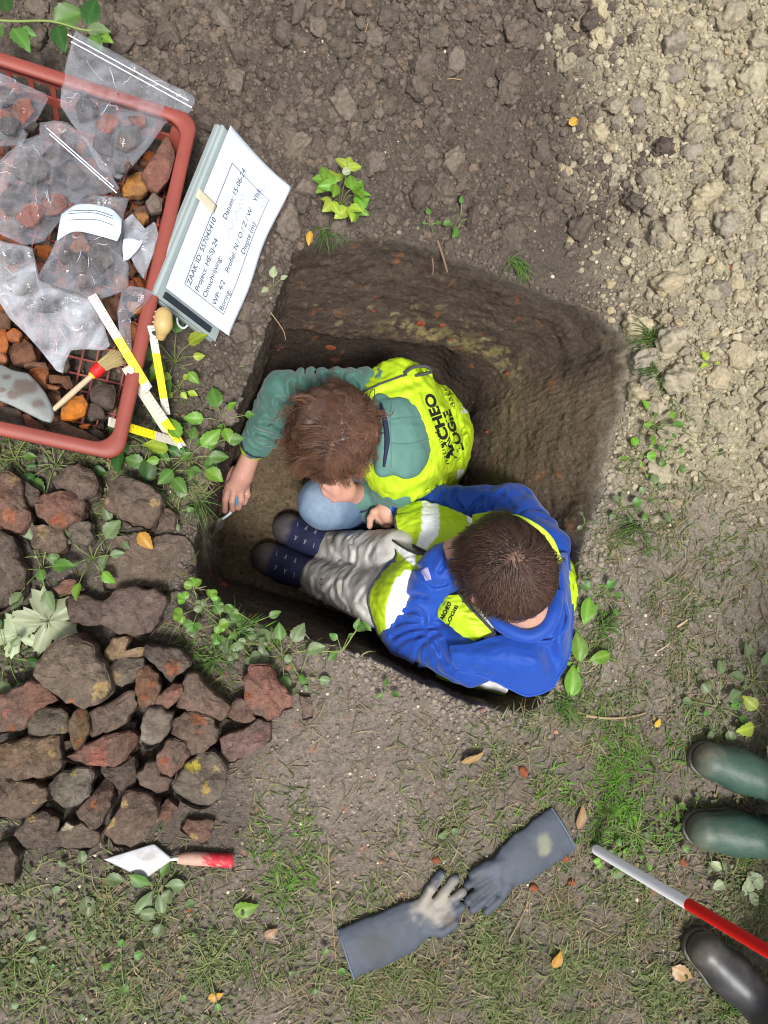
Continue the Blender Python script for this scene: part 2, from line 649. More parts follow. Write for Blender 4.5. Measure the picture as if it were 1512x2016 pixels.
def text_mesh(body, size=1.0, bold=0.0, spacing=1.0, align='LEFT'):
    "flat lettering: verts (N,2) and triangles"
    c = bpy.data.curves.new('lettering', 'FONT')
    c.body = body
    c.size = size
    c.offset = bold
    c.space_character = spacing
    c.align_x = align
    c.resolution_u = 3
    o = bpy.data.objects.new('lettering_tmp', c)
    COL.objects.link(o)
    dg = bpy.context.evaluated_depsgraph_get()
    me = bpy.data.meshes.new_from_object(o.evaluated_get(dg))
    me.calc_loop_triangles()
    v = np.array([x.co[:] for x in me.vertices])
    t = np.array([x.vertices[:] for x in me.loop_triangles])
    bpy.data.objects.remove(o)
    bpy.data.curves.remove(c)
    bpy.data.meshes.remove(me)
    return v[:, :2], t
# ================================================================== SETTING: ground, pit
M_soil = mat('soil', None, 0.95, noise=(120, 0.55), bump=(220, 0.9, 0.008), spec=0.15, bump2=(900, 0.5, 0.002))
M_clod = mat('soil_clods', None, 0.95, noise=(110, 0.30), bump=(240, 0.8, 0.005), spec=0.12)
M_pit = mat('pit_earth', None, 0.93, noise=(100, 0.5), bump=(120, 0.9, 0.010), spec=0.15, bump2=(500, 0.8, 0.003))

C_DARK, C_CLAY = S(86, 78, 70), S(150, 142, 118)
C_TRAMP, C_BARE = S(124, 116, 104), S(118, 108, 99)
C_TURF, C_RUBB = S(100, 94, 82), S(90, 82, 75)
CLAY_EDGE = np.array([(0, 1140), (150, 1175), (300, 1235), (450, 1265), (600, 1285), (700, 1275), (800, 1265), (1000, 1270), (1100, 1300)], float)
GRASS = [(1230, 1550, 120, 120, 1.0), (1330, 1900, 260, 170, .7), (1000, 1900, 300, 160, .75), (1100, 1490, 160, 90, .55), (930, 1640, 120, 150, .35),
         (260, 1920, 360, 140, .65), (560, 1690, 55, 100, .6), (230, 1770, 260, 60, .5), (1175, 1200, 60, 160, .6), (1320, 1150, 220, 220, .28),
         (1420, 1400, 110, 160, .4), (1255, 900, 45, 120, .5), (385, 1010, 45, 150, .55), (480, 1255, 120, 70, .75), (410, 1330, 60, 60, .5),
         (120, 915, 220, 40, .7), (50, 1270, 80, 120, .5), (240, 1040, 110, 60, .4), (1140, 1410, 130, 60, .6), (720, 1945, 210, 80, .65), (1280, 1340, 170, 90, .35),
         (1440, 1720, 120, 150, .5), (1250, 2300, 700, 260, .55), (300, 2300, 700, 260, .5), (-250, 1900, 260, 350, .45), (1800, 1700, 260, 500, .5), (460, 640, 30, 60, .3), (1060, 1680, 120, 120, .5)]
COVER = [(180, 1880, 230, 140, 1.0), (1250, 1660, 100, 70, 1.0), (1430, 1690, 90, 130, .9), (1420, 1350, 110, 110, .6), (260, 1750, 140, 60, .9), (60, 1270, 70, 90, .8),
         (440, 1240, 100, 60, .5), (110, 905, 200, 40, 1.0), (1150, 1270, 60, 120, .5), (1340, 1950, 120, 80, .4), (310, 850, 90, 90, 1.0), (350, 960, 70, 60, .7), (1290, 900, 60, 130, .35), (930, 1860, 100, 60, .3)]
def patchy(x, y):
    p3 = np.stack([x, y, np.zeros_like(x)], 1)
    return sstep(-.12, .22, fbm(p3 + 55, 11, 3))
def blobmask(px, py, blobs):
    r = np.zeros(len(px))
    for cx, cy, rx, ry, s in blobs:
        d = ((px - cx) / rx) ** 2 + ((py - cy) / ry) ** 2
        r = np.maximum(r, s * np.exp(-d * 0.9))
    return r
def zones(x, y):
    p3 = np.stack([x, y, np.zeros_like(x)], 1)
    q = PIX(p3)
    w1, w2 = fbm(p3, 5, 3), fbm(p3 + 40, 5, 3)
    px, py = q[:, 0] + 90 * w1, q[:, 1] + 90 * w2
    xc = np.interp(py, CLAY_EDGE[:, 0], CLAY_EDGE[:, 1])
    clay = sstep(-140, 90, px - xc + 25) * (1 - sstep(900, 1040, py))
    dark = np.maximum((1 - sstep(560, 860, py)) * (1 - clay), (1 - sstep(520, 640, px)) * (1 - sstep(850, 1000, py)) * (1 - clay))
    rubb = (1 - sstep(420, 560, px)) * sstep(850, 980, py) * (1 - sstep(1680, 1800, py))
    tramp = sstep(1050, 1180, px) * (1 - clay) * sstep(850, 980, py) * (1 - sstep(1380, 1520, py))
    grass = blobmask(px, py, GRASS)
    return q, clay, dark, rubb, tramp, grass
def ground_h(x, y):
    x, y = np.asarray(x, float), np.asarray(y, float)
    p3 = np.stack([x, y, np.zeros_like(x)], 1)
    q, clay, dark, rubb, tramp, grass = zones(x, y)
    up = 1 - sstep(-250, 470, q[:, 1])
    h = 0.13 * up * sstep(380, 700, q[:, 0]) * (1 - sstep(1900, 3200, q[:, 0]))
    far = 1 - sstep(-900, -300, q[:, 1])
    h = h * (1 - far)
    h = h + 0.09 * clay * (1 - sstep(700, 980, q[:, 1])) * (1 - far) * (1 - sstep(1800, 3000, q[:, 0]))
    rough = 0.25 + 0.9 * np.maximum(dark * (1 - sstep(380, 480, q[:, 1])), clay)
    h = h + 0.018 * fbm(p3, 6, 3) * (0.3 + rough) + 0.011 * fbm(p3 + 5, 26, 4) * rough
    h = h + 0.006 * fbm(p3 + 9, 70, 2, ridged=True) * rough
    return h
def ground_col(x, y):
    p3 = np.stack([x, y, np.zeros_like(x)], 1)
    q, clay, dark, rubb, tramp, grass = zones(x, y)
    c = np.tile(C_BARE, (len(x), 1))
    mixc = lambda c, k, m: c * (1 - m[:, None]) + k * m[:, None]
    c = mixc(c, C_TURF, np.clip(grass * 1.4, 0, 1))
    c = mixc(c, C_RUBB, rubb)
    c = mixc(c, C_TRAMP, tramp * (1 - 0.5 * np.clip(grass, 0, 1)))
    c = mixc(c, C_DARK, dark)
    n3 = fbm(p3 + 70, 14, 4)
    c = mixc(c, C_CLAY * (1 + 0.35 * n3[:, None]), clay)
    c = c * (1 + 0.22 * fbm(p3 + 30, 9, 5))[:, None]
    sp = fbm(p3 + 3, 95, 3)
    c = mixc(c, S(176, 160, 136), sstep(0.34, 0.5, sp) * 0.5)
    c = mixc(c, S(168, 108, 78), sstep(0.36, 0.46, fbm(p3 + 61, 45, 3)) * 0.45 * (1 - clay) * (1 - dark))
    return np.clip(c, 0.01, 0.8)

RIM_BASE = [((585, 490), (520, 745)), ((660, 465), (600, 760)), ((760, 472), (700, 765)), ((850, 490), (790, 765)), ((930, 520), (850, 765)), ((1000, 545), (868, 768)),
            ((1080, 578), (882, 775)), ((1150, 612), (892, 788)), ((1205, 660), (898, 808)), ((1222, 720), (892, 845)), ((1218, 800), (888, 890)), ((1203, 880), (888, 938)),
            ((1188, 960), (898, 990)), ((1163, 1040), (930, 1050)), ((1143, 1110), (985, 1110)), ((1130, 1180), (1010, 1170)), ((1112, 1260), (1015, 1230)), ((1085, 1350), (1000, 1290)),
            ((1050, 1398), (970, 1320)), ((980, 1400), (900, 1310)), ((900, 1377), (850, 1285)), ((820, 1342), (790, 1262)), ((740, 1302), (735, 1240)), ((660, 1274), (665, 1208)),
            ((560, 1252), (590, 1182)), ((480, 1214), (510, 1160)), ((408, 1180), (455, 1142)), ((383, 1160), (432, 1120)), ((383, 1080), (427, 1075)), ((395, 1020), (425, 1035)),
            ((420, 930), (440, 965)), ((455, 840), (470, 880)), ((490, 740), (492, 815)), ((525, 650), (508, 775)), ((555, 565), (514, 755)), ((572, 512), (516, 748))]
PIT_Z = -0.56
_rim = PN([a for a, b in RIM_BASE], 0)[:, :2]
_base = PN([b for a, b in RIM_BASE], PIT_Z)[:, :2]
def closed_crom(p, n):
    p = np.asarray(p)
    k = len(p)
    q = np.concatenate([p[-2:], p, p[:3]])
    c = crom(q, (k + 4) * 24 + 1)
    c = c[2 * 24:2 * 24 + k * 24]
    i = np.linspace(0, len(c), n, endpoint=False).astype(int)
    return c[i]
NU = 36 * 24
rimc, basec = closed_crom(_rim, NU), closed_crom(_base, NU)
_r3 = np.column_stack([rimc, np.zeros(NU)])
_rim_s = rimc.copy()
rimc = rimc + (rimc - rimc.mean(0)) * (0.03 * fbm(_r3, 9, 3) + 0.010 * fbm(_r3 + 4, 40, 2))[:, None]
RIMPX = PIX(np.concatenate([rimc, np.zeros((NU, 1))], 1))
cen = rimc.mean(0)
outd = np.stack([np.gradient(_rim_s[:, 1]), -np.gradient(_rim_s[:, 0])], 1)
outd = sum(np.roll(outd, k_, 0) for k_ in range(-14, 15))
outd /= np.linalg.norm(outd, axis=1)[:, None]
if ((rimc - cen) * outd).sum() < 0: outd = -outd
collar_hole = rimc + outd * 0.03

# ---- the ground sheet
_cx = PN([(0, 0), (1512, 0), (0, 2016), (1512, 2016)], 0)
x0, x1, y0, y1 = _cx[:, 0].min() - .12, _cx[:, 0].max() + .12, _cx[:, 1].min() - .12, _cx[:, 1].max() + .12
ST = 0.006
far_ = np.concatenate([np.arange(.04, 1.45, .04), [1.6, 2, 2.8, 5, 10, 25, 60, 150]])
xs = np.concatenate([x0 - far_[::-1], np.arange(x0, x1, ST), x1 + far_])
ys = np.concatenate([y0 - far_[::-1], np.arange(y0, y1, ST), y1 + far_])
gx, gy = np.meshgrid(xs, ys, indexing='ij')
gxy = np.stack([gx.ravel(), gy.ravel()], 1)
gz = ground_h(gxy[:, 0], gxy[:, 1])
gc = ground_col(gxy[:, 0], gxy[:, 1])
gf = grid_faces(len(xs), len(ys))[:, ::-1]
gf = gf[:, ::-1] if False else gf
ctr = gxy[gf].mean(1)
gf = gf[~in_poly(ctr, collar_hole)]
_a, _b, _c = (np.array([*gxy[gf[0, k]], 0]) for k in (0, 1, 2))
if np.cross(_b - _a, _c - _a)[2] < 0: gf = gf[:, ::-1]
ground = obj('ground', np.column_stack([gxy, gz]), gf, M_soil, cols=gc, kind='structure', origin=np.zeros(3))

# ---- the pit: collar, walls and floor lofted from the rim to the foot of the walls
def pit_ring_colors(p, v, u):
    n1 = fbm(p * (1, 1, 3), 12, 4)
    n2 = fbm(p + 20, 40, 3)
    q = PIX(p)
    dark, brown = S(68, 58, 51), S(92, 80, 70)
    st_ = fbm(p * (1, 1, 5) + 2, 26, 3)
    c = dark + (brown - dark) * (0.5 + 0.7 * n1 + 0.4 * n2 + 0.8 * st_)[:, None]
    north = sstep(560, 640, q[:, 0]) * (1 - sstep(900, 1000, q[:, 1]))
    # greenish-yellow mortar stratum across the north wall
    zz = p[:, 2] + 0.02 * fbm(p + 4, 9, 3)
    lay = np.exp(-((zz + 0.30) / 0.035) ** 2) * sstep(700, 820, q[:, 0]) * (1 - sstep(820, 900, q[:, 1])) * sstep(-0.12, 0.25, n2)
    c = c * (1 - lay[:, None]) + S(136, 124, 84) * lay[:, None]
    lay2 = sstep(0.3, 0.45, fbm(p + 8, 30, 3)) * north * np.exp(-((zz + 0.27) / 0.07) ** 2)
    c = c * (1 - lay2[:, None]) + S(150, 138, 104) * lay2[:, None] * 0.9
    # damp humic soil low in the north wall, shade there painted in too
    hum_shade = sstep(-.33, -.42, zz) * sstep(0.0, .1, p[:, 1] - 0.0) * (q[:, 1] < 860)
    c = c * (1 - .75 * hum_shade[:, None]) + S(50, 41, 36) * .75 * hum_shade[:, None]
    # right wall: paler brown
    east = sstep(930, 1010, q[:, 0]) * sstep(700, 800, q[:, 1])
    c = c * (1 - 0.75 * east[:, None]) + (S(112, 97, 80) * (1 + 0.35 * n1)[:, None]) * 0.75 * east[:, None]
    lens = sstep(394, 402, q[:, 0]) * (1 - sstep(430, 440, q[:, 0])) * sstep(1012, 1022, q[:, 1]) * (1 - sstep(1090, 1125, q[:, 1])) * (.6 + .8 * n2)
    lens = np.clip(lens, 0, .85)[:, None]
    c = c * (1 - lens) + S(146, 134, 118) * lens
    ora = sstep(0.33, 0.42, fbm(p + 31, 22, 3)) * 0.5
    c = c * (1 - ora[:, None]) + S(150, 96, 62) * ora[:, None]
    return c
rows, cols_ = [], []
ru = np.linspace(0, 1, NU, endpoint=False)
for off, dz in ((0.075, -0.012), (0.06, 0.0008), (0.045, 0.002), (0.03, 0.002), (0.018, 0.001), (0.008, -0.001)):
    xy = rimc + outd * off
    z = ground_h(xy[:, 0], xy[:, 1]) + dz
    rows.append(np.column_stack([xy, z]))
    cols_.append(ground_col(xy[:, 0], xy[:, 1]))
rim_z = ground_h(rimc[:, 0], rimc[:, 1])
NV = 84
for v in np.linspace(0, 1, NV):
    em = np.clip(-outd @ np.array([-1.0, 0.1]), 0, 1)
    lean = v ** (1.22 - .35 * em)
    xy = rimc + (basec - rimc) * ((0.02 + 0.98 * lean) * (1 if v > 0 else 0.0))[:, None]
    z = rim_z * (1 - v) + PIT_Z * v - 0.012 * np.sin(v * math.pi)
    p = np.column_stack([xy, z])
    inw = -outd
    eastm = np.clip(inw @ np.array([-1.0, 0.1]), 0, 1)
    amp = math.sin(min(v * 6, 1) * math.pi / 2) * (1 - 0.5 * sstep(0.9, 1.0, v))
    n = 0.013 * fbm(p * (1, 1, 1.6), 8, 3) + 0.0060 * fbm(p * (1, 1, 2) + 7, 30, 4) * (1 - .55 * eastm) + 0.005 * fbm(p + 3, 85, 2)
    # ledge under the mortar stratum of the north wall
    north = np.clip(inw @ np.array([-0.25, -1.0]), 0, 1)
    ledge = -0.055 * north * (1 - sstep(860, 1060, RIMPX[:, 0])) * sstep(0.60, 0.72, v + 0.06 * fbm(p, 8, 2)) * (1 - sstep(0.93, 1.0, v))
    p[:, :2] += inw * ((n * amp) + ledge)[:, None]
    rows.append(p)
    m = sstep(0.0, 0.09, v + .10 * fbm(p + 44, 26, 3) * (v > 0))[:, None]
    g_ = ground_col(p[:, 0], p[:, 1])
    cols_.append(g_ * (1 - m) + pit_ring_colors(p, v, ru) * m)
bc = basec.mean(0)
for s in np.linspace(0.975, 0.0, 46):
    xy = bc + (basec - bc) * max(s, 0.002)
    p = np.column_stack([xy, np.full(NU, PIT_Z)])
    p[:, 2] += (0.012 * fbm(p, 8, 3) + 0.004 * fbm(p + 6, 50, 3)) * (1 - s ** 8) 
    rows.append(p)
    n1 = fbm(p + 2, 10, 4)
    c = S(98, 85, 66) * (1 + 0.35 * n1 + 0.4 * fbm(p + 12, 60, 3))[:, None]
    cols_.append(c)
pv = np.concatenate(rows)
nr = len(rows)
ii = np.arange(nr * NU).reshape(nr, NU)
pf = np.stack([ii[:-1], np.roll(ii, -1, 1)[:-1], np.roll(ii, -1, 1)[1:], ii[1:]], -1).reshape(-1, 4)
_t = pf[4 * NU + 5]
if np.cross(pv[_t[1]] - pv[_t[0]], pv[_t[2]] - pv[_t[0]])[2] < 0: pf = pf[:, ::-1]
k1 = 6 * NU                                     # collar rows belong with the walls
kw = (6 + NV - 1) * NU
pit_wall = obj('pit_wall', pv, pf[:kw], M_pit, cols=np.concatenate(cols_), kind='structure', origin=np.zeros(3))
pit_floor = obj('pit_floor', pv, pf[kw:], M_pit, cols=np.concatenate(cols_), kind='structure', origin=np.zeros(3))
pit_wall.data.materials.append(M_soil)
pit_wall.data.polygons.foreach_set('material_index', (np.arange(kw) < 7 * NU).astype(np.int32))
for o_ in (pit_wall, pit_floor):                # drop the unused vertices of each half
    import bmesh
    bm = bmesh.new()
    bm.from_mesh(o_.data)
    bmesh.ops.delete(bm, geom=[v for v in bm.verts if not v.link_faces], context='VERTS')
    bm.to_mesh(o_.data)
    bm.free()
PIT_BVH = bvh(pv, pf)

def in_pit(xy, pad=0.0):
    return in_poly(np.asarray(xy)[:, :2], rimc + outd * pad)

# ---- clods on the two spoil heaps
big_lumps = [lump(3, 100 + i, 0.55, 1.5, 5) for i in range(6)]
mid_lumps = [lump(2, 200 + i, 0.5, 1.4, 4) for i in range(8)]
sml_lumps = [lump(1, 300 + i, 0.4, 1.3, 3) for i in range(8)]
tin_lumps = [lump(0, 400 + i, 0.4, 1.3, 2) for i in range(6)]
def pick(n, fn, box=(-60, 1570, -60, 2080)):
    "n random ground points, kept with probability fn(px,py)"
    out, k = [], 0
    while k < n:
        q = np.column_stack([rng.uniform(box[0], box[1], n * 3), rng.uniform(box[2], box[3], n * 3)])
        w = PN(q, 0)[:, :2]
        keep = (rng.random(len(q)) < fn(q, w)) & ~in_pit(w, 0.0)
        q = w[keep]
        out.append(q)
        k += len(q)
        if keep.sum() < 3: break
    return np.concatenate(out)[:n]
def no_crate(q):
    return ~((q[:, 1] > 50 + .45 * q[:, 0]) & (q[:, 0] < 400) & (q[:, 1] < 920) & (q[:, 0] < 560 - 0.35 * np.maximum(q[:, 1] - 300, 0)) & (q[:, 1] > 60))
def d_dark(q, w):
    z = zones(w[:, 0], w[:, 1])
    cl = sstep(0.42, 0.62, 0.5 + fbm(np.column_stack([w, np.zeros(len(w))]) + 90, 5, 2))
    edge = np.maximum(1 - sstep(350, 520, q[:, 1]), .5 * (q[:, 0] < 620) * (1 - sstep(800, 950, q[:, 1])))
    smooth_spot = np.exp(-(((q[:, 0] - 1000) / 200) ** 2 + ((q[:, 1] - 230) / 200) ** 2)) * 0.8
    return np.clip(z[2] * edge * (0.35 + 0.8 * cl) * no_crate(q) * (1 - smooth_spot), 0, 1)
def d_clay(q, w):
    z = zones(w[:, 0], w[:, 1])
    flat = np.exp(-(((q[:, 0] - 1380) / 140) ** 2 + ((q[:, 1] - 860) / 110) ** 2))
    return z[1] * (1 - 0.85 * flat) * (1 - 0.6 * sstep(780, 950, q[:, 1]))
def clod_cols(n, base, warm=None, dv=0.28):
    c = np.tile(base, (n, 1)) * (1 + dv * rng.uniform(-1, 1, n))[:, None]
    if warm is not None:
        m = rng.random(n) < 0.16
        c[m] = c[m] * 0.5 + warm * 0.5
    return c
def clod_field(dens, spec, base, warm, alt):
    V, Fq, C, k = [], [], [], 0
    for n, r0, r1, var, sink in spec:
        w = pick(n, dens)
        r = r0 * (r1 / r0) ** (rng.random(len(w)) ** 1.6)
        z = ground_h(w[:, 0], w[:, 1]) + r * sink
        s = r[:, None] * rng.uniform(0.75, 1.25, (len(w), 3))
        c = clod_cols(len(w), base, warm)
        m = rng.random(len(w)) < 0.22
        c[m] = c[m] * 0.4 + alt * 0.6
        v, f, cc = scatter(var, np.column_stack([w, z]), s, rot_rand(len(w)), c)
        V.append(v); Fq.append(f + k); C.append(cc)
        k += len(v)
    return np.concatenate(V), np.concatenate(Fq), np.concatenate(C)
v, f, c = clod_field(d_dark, [(2600, .006, .013, mid_lumps, .25), (6500, .003, .006, sml_lumps, .3), (15000, .0014, .003, tin_lumps, .3)], S(92, 83, 75), S(118, 102, 86), S(108, 98, 88))
obj('soil_crumbs', v, f, M_clod, cols=c, smooth=False, kind='stuff', origin=np.zeros(3))
v, f, c = clod_field(d_clay, [(1500, .006, .013, mid_lumps, .25), (4500, .003, .006, sml_lumps, .3), (10000, .0014, .003, tin_lumps, .3)], S(152, 143, 122), S(162, 145, 110), S(134, 126, 112))
obj('clay_crumbs', v, f, M_clod, cols=c, smooth=False, kind='stuff', origin=np.zeros(3))
# scattered fine crumbs and grit on the trodden ground
def d_all(q, w):
    return 0.5 * no_crate(q) * (1 - 0.6 * blobmask(q[:, 0], q[:, 1], GRASS))
w = pick(34000, d_all, (-420, 1950, -350, 2450))
r = .0012 * (4.2 ** (rng.random(len(w)) ** 2.2))
cc = ground_col(w[:, 0], w[:, 1]) * rng.uniform(0.75, 1.45, len(w))[:, None]
m = rng.random(len(w)) < 0.04
cc[m] = S(190, 178, 160)
v, f, c = scatter(tin_lumps, np.column_stack([w, ground_h(w[:, 0], w[:, 1]) + r * .3]), r, rot_rand(len(w)), cc)
M_grit = mat('grit', None, 0.95, spec=0.1)
obj('soil_grit', v, f, M_grit, cols=c, smooth=False, kind='stuff', origin=np.zeros(3))
# crumbs fallen on the pit floor and along the rim
w = PN(np.column_stack([rng.uniform(400, 980, 2600), rng.uniform(740, 1300, 2600)]), PIT_Z)[:, :2]
w = w[in_poly(w, basec)]
r = .0012 * (4.5 ** (rng.random(len(w)) ** 2.0))
v, f, c = scatter(tin_lumps, np.column_stack([w, np.full(len(w), PIT_Z) + r * .4]), r, rot_rand(len(w)), np.tile(S(92, 80, 64), (len(w), 1)) * rng.uniform(.5, 1.4, (len(w), 1)))
obj('floor_crumbs', v, f, M_grit, cols=c, smooth=False, kind='stuff', origin=np.zeros(3))
k_ = rng.integers(0, NU, 5200)
w = rimc[k_] + outd[k_] * rng.gamma(1.6, .018, 5200)[:, None]
r = .0014 * (5.0 ** (rng.random(len(w)) ** 1.9))
v, f, c = scatter(sml_lumps[:4], np.column_stack([w, ground_h(w[:, 0], w[:, 1]) + r * .3]), r, rot_rand(len(w)), ground_col(w[:, 0], w[:, 1]) * rng.uniform(.7, 1.3, (len(w), 1)))
obj('rim_crumbs', v, f, M_grit, cols=c, smooth=False, kind='stuff', origin=np.zeros(3))
# the largest clods, each its own piece of the ground
def big_clods(name, dens, n, r0, r1, pal, sub=big_lumps):
    mats = [mat(name + '_' + str(i), p_, 0.95, noise=(3.0, 0.36), bump=(4, 0.8, 0.005), spec=0.12, vary=0.12, bump2=(14, 0.8, 0.0025)) for i, p_ in enumerate(pal)]
    meshes = []
    for i, (v, f) in enumerate(sub):
        for j, m_ in enumerate(mats):
            me = mk_mesh(name, v * (1 + 0.26 * fbm(v + i, 3.5, 3))[:, None], f, None, True)
            me.materials.append(m_)
            meshes.append(me)
    w = pick(n, dens)
    for a in w:
        rr = r0 * (r1 / r0) ** (random.random() ** 1.7)
        z = float(ground_h(a[:1], a[1:2])[0]) + rr * 0.22
        q = Quaternion(rng.normal(size=4))
        q.normalize()
        link(name, meshes[int(rng.integers(len(meshes)))], (a[0], a[1], z), ground, rot=q, scale=rr * rng.uniform(0.75, 1.25, 3))
big_clods('soil_clod', d_dark, 290, .012, .032, [S(90, 81, 73), S(99, 89, 80), S(109, 99, 89)])
big_clods('clay_lump', d_clay, 280, .012, .034, [S(154, 145, 124), S(164, 153, 126), S(146, 138, 118), S(136, 128, 114)])
# ================================================================== PEOPLE
M_skin = mat('skin', None, 0.55, noise=(60, 0.08), bump=(350, 0.25, 0.0015), spec=0.35, subs=0.12)
M_hair = mat('hair', None, 0.42, spec=0.45)
M_green = mat('green_quilted_fabric', S(86, 134, 122, .6), 0.6, noise=(50, 0.10), bump=(500, 0.25, 0.0015), spec=0.3, sheen=0.2)
M_hood_g = mat('green_hood_fabric', S(100, 143, 133, .68), 0.65, noise=(40, 0.06), bump=(700, 0.2, 0.001), spec=0.25)
M_navy = mat('navy_cuff', S(34, 38, 62), 0.8, bump=(600, 0.3, 0.001))
M_blue = mat('blue_softshell', S(20, 82, 192, .56), 0.62, noise=(45, 0.07), bump=(600, 0.2, 0.001), spec=0.3, sheen=0.15)
M_vest = mat('neon_vest', S(202, 236, 44, .66), 0.6, noise=(10, 0.10), bump=(900, 0.2, 0.0008), spec=0.25)
M_vestc = mat('neon_vest_banded', None, 0.55, noise=(10, 0.10), bump=(900, 0.2, 0.0008), spec=0.3)
M_pipe = mat('dark_piping', S(58, 58, 60), 0.7)
M_refl = mat('reflective_tape', S(232, 234, 236, .9), .4)
M_ink = mat('black_lettering', S(24, 28, 24), 0.75)
M_jean = mat('faded_denim', None, 0.85, noise=(140, 0.12), bump=(900, 0.4, 0.001), spec=0.2)
M_trou = mat('grey_work_trousers', None, 0.88, noise=(40, 0.10), bump=(700, 0.35, 0.001), spec=0.2)
M_tseam = mat('trouser_seam', S(150, 144, 136, .75), .9)
M_velc = mat('grey_hook_tape', S(150, 146, 190), 0.9, bump=(900, 0.5, 0.001))
M_shoe = mat('navy_boot_leather', None, 0.6, noise=(80, 0.2), bump=(300, 0.4, 0.002), spec=0.35)
M_lace = mat('shoe_lace', S(150, 152, 164, .7), 0.8)
SKIN, SKIN2 = S(196, 152, 132, .85), S(190, 142, 126, .85)
YEL, WHT = S(202, 236, 44, .66), S(236, 238, 238, .9)
W = lambda px, py, z: P(px, py, z)

def axes(f, u):
    f = np.array(f, float); f /= np.linalg.norm(f)
    u = np.array(u, float); u = u - (u @ f) * f; u /= np.linalg.norm(u)
    s = np.cross(f, u)                                   # the person's right-hand side
    return s, f, u
def head_sdf(sd, c, s, f, u, k=1.0):
    L = lambda a, b, d: c + (s * a + f * b + u * d) * k
    M = np.stack([s, f, u], 1)
    sd.ell(L(0, -.008, .02), (.074 * k, .094 * k, .088 * k), M, k=.02)          # skull
    sd.ell(L(0, .03, -.035), (.058 * k, .064 * k, .075 * k), M, k=.03)          # face
    sd.ell(L(0, .055, -.09), (.026 * k, .026 * k, .022 * k), M, k=.025)         # chin
    sd.cap(L(0, .088, .012), L(0, .108, -.028), .008 * k, .013 * k, k=.012)     # nose
    for e in (-1, 1):
        sd.ell(L(.03 * e, .093, .012), (.016, .012, .011), M, k=.008, op='sub') # eye socket
        sd.ell(L(.03 * e, .082, .012), (.0125, .0125, .0125), M, k=.003)        # eyeball
        sd.cap(L(.012 * e, .094, .03), L(.045 * e, .084, .03), .007, .006, k=.012)
        sd.ell(L(.077 * e, -.004, -.005), (.012, .020, .033), M, k=.006)        # ear
        sd.ell(L(.087 * e, .004, -.003), (.006, .010, .018), M, k=.004, op='sub')
    sd.cap(L(-.02, .092, -.062), L(.02, .092, -.062), .008, .008, k=.008)       # lips
    sd.cap(L(-.024, .104, -.061), L(.024, .104, -.061), .003, .003, k=.004, op='sub')
def head_cols(v, c, s, f, u, base, k=1.0):
    q = (v - c) @ np.stack([s, f, u], 1) / k
    col = np.tile(base, (len(v), 1))
    d = lambda a, b, e: np.linalg.norm(q - (a, b, e), axis=1)
    lip = np.exp(-((q[:, 0] / .022) ** 2 + ((q[:, 1] - .096) / .016) ** 2 + ((q[:, 2] + .062) / .009) ** 2))
    col = col * (1 - .6 * lip[:, None]) + S(176, 104, 98) * .6 * lip[:, None]
    for e in (-1, 1):
        br = np.exp(-(((q[:, 0] - .03 * e) / .018) ** 2 + ((q[:, 1] - .095) / .014) ** 2 + ((q[:, 2] - .034) / .006) ** 2))
        col = col * (1 - .8 * br[:, None]) + S(70, 50, 38) * .8 * br[:, None]
        w_ = d(.03 * e, .084, .012) < .0125
        col[w_] = S(225, 220, 215)
        col[d(.03 * e, .096, .012) < .006] = S(50, 40, 34)
        er = np.exp(-(d(.08 * e, 0, 0) / .03) ** 2)
        col = col * (1 - .35 * er[:, None]) + S(220, 130, 120) * .35 * er[:, None]
    return col
def hand(sd, wrist, palm, knuck, fingers, thumb, rp=.030):
    sd.cap(wrist, palm, .024, rp, k=.015)
    for kn in knuck: sd.cap(palm, kn, rp * .62, .0115, k=.016)
    for fg in fingers: sd.chain([np.array(a) for a in fg], np.linspace(.0098, .0078, len(fg)), k=.004)
    sd.chain([np.array(a) for a in thumb], np.linspace(.0125, .0095, len(thumb)), k=.006)

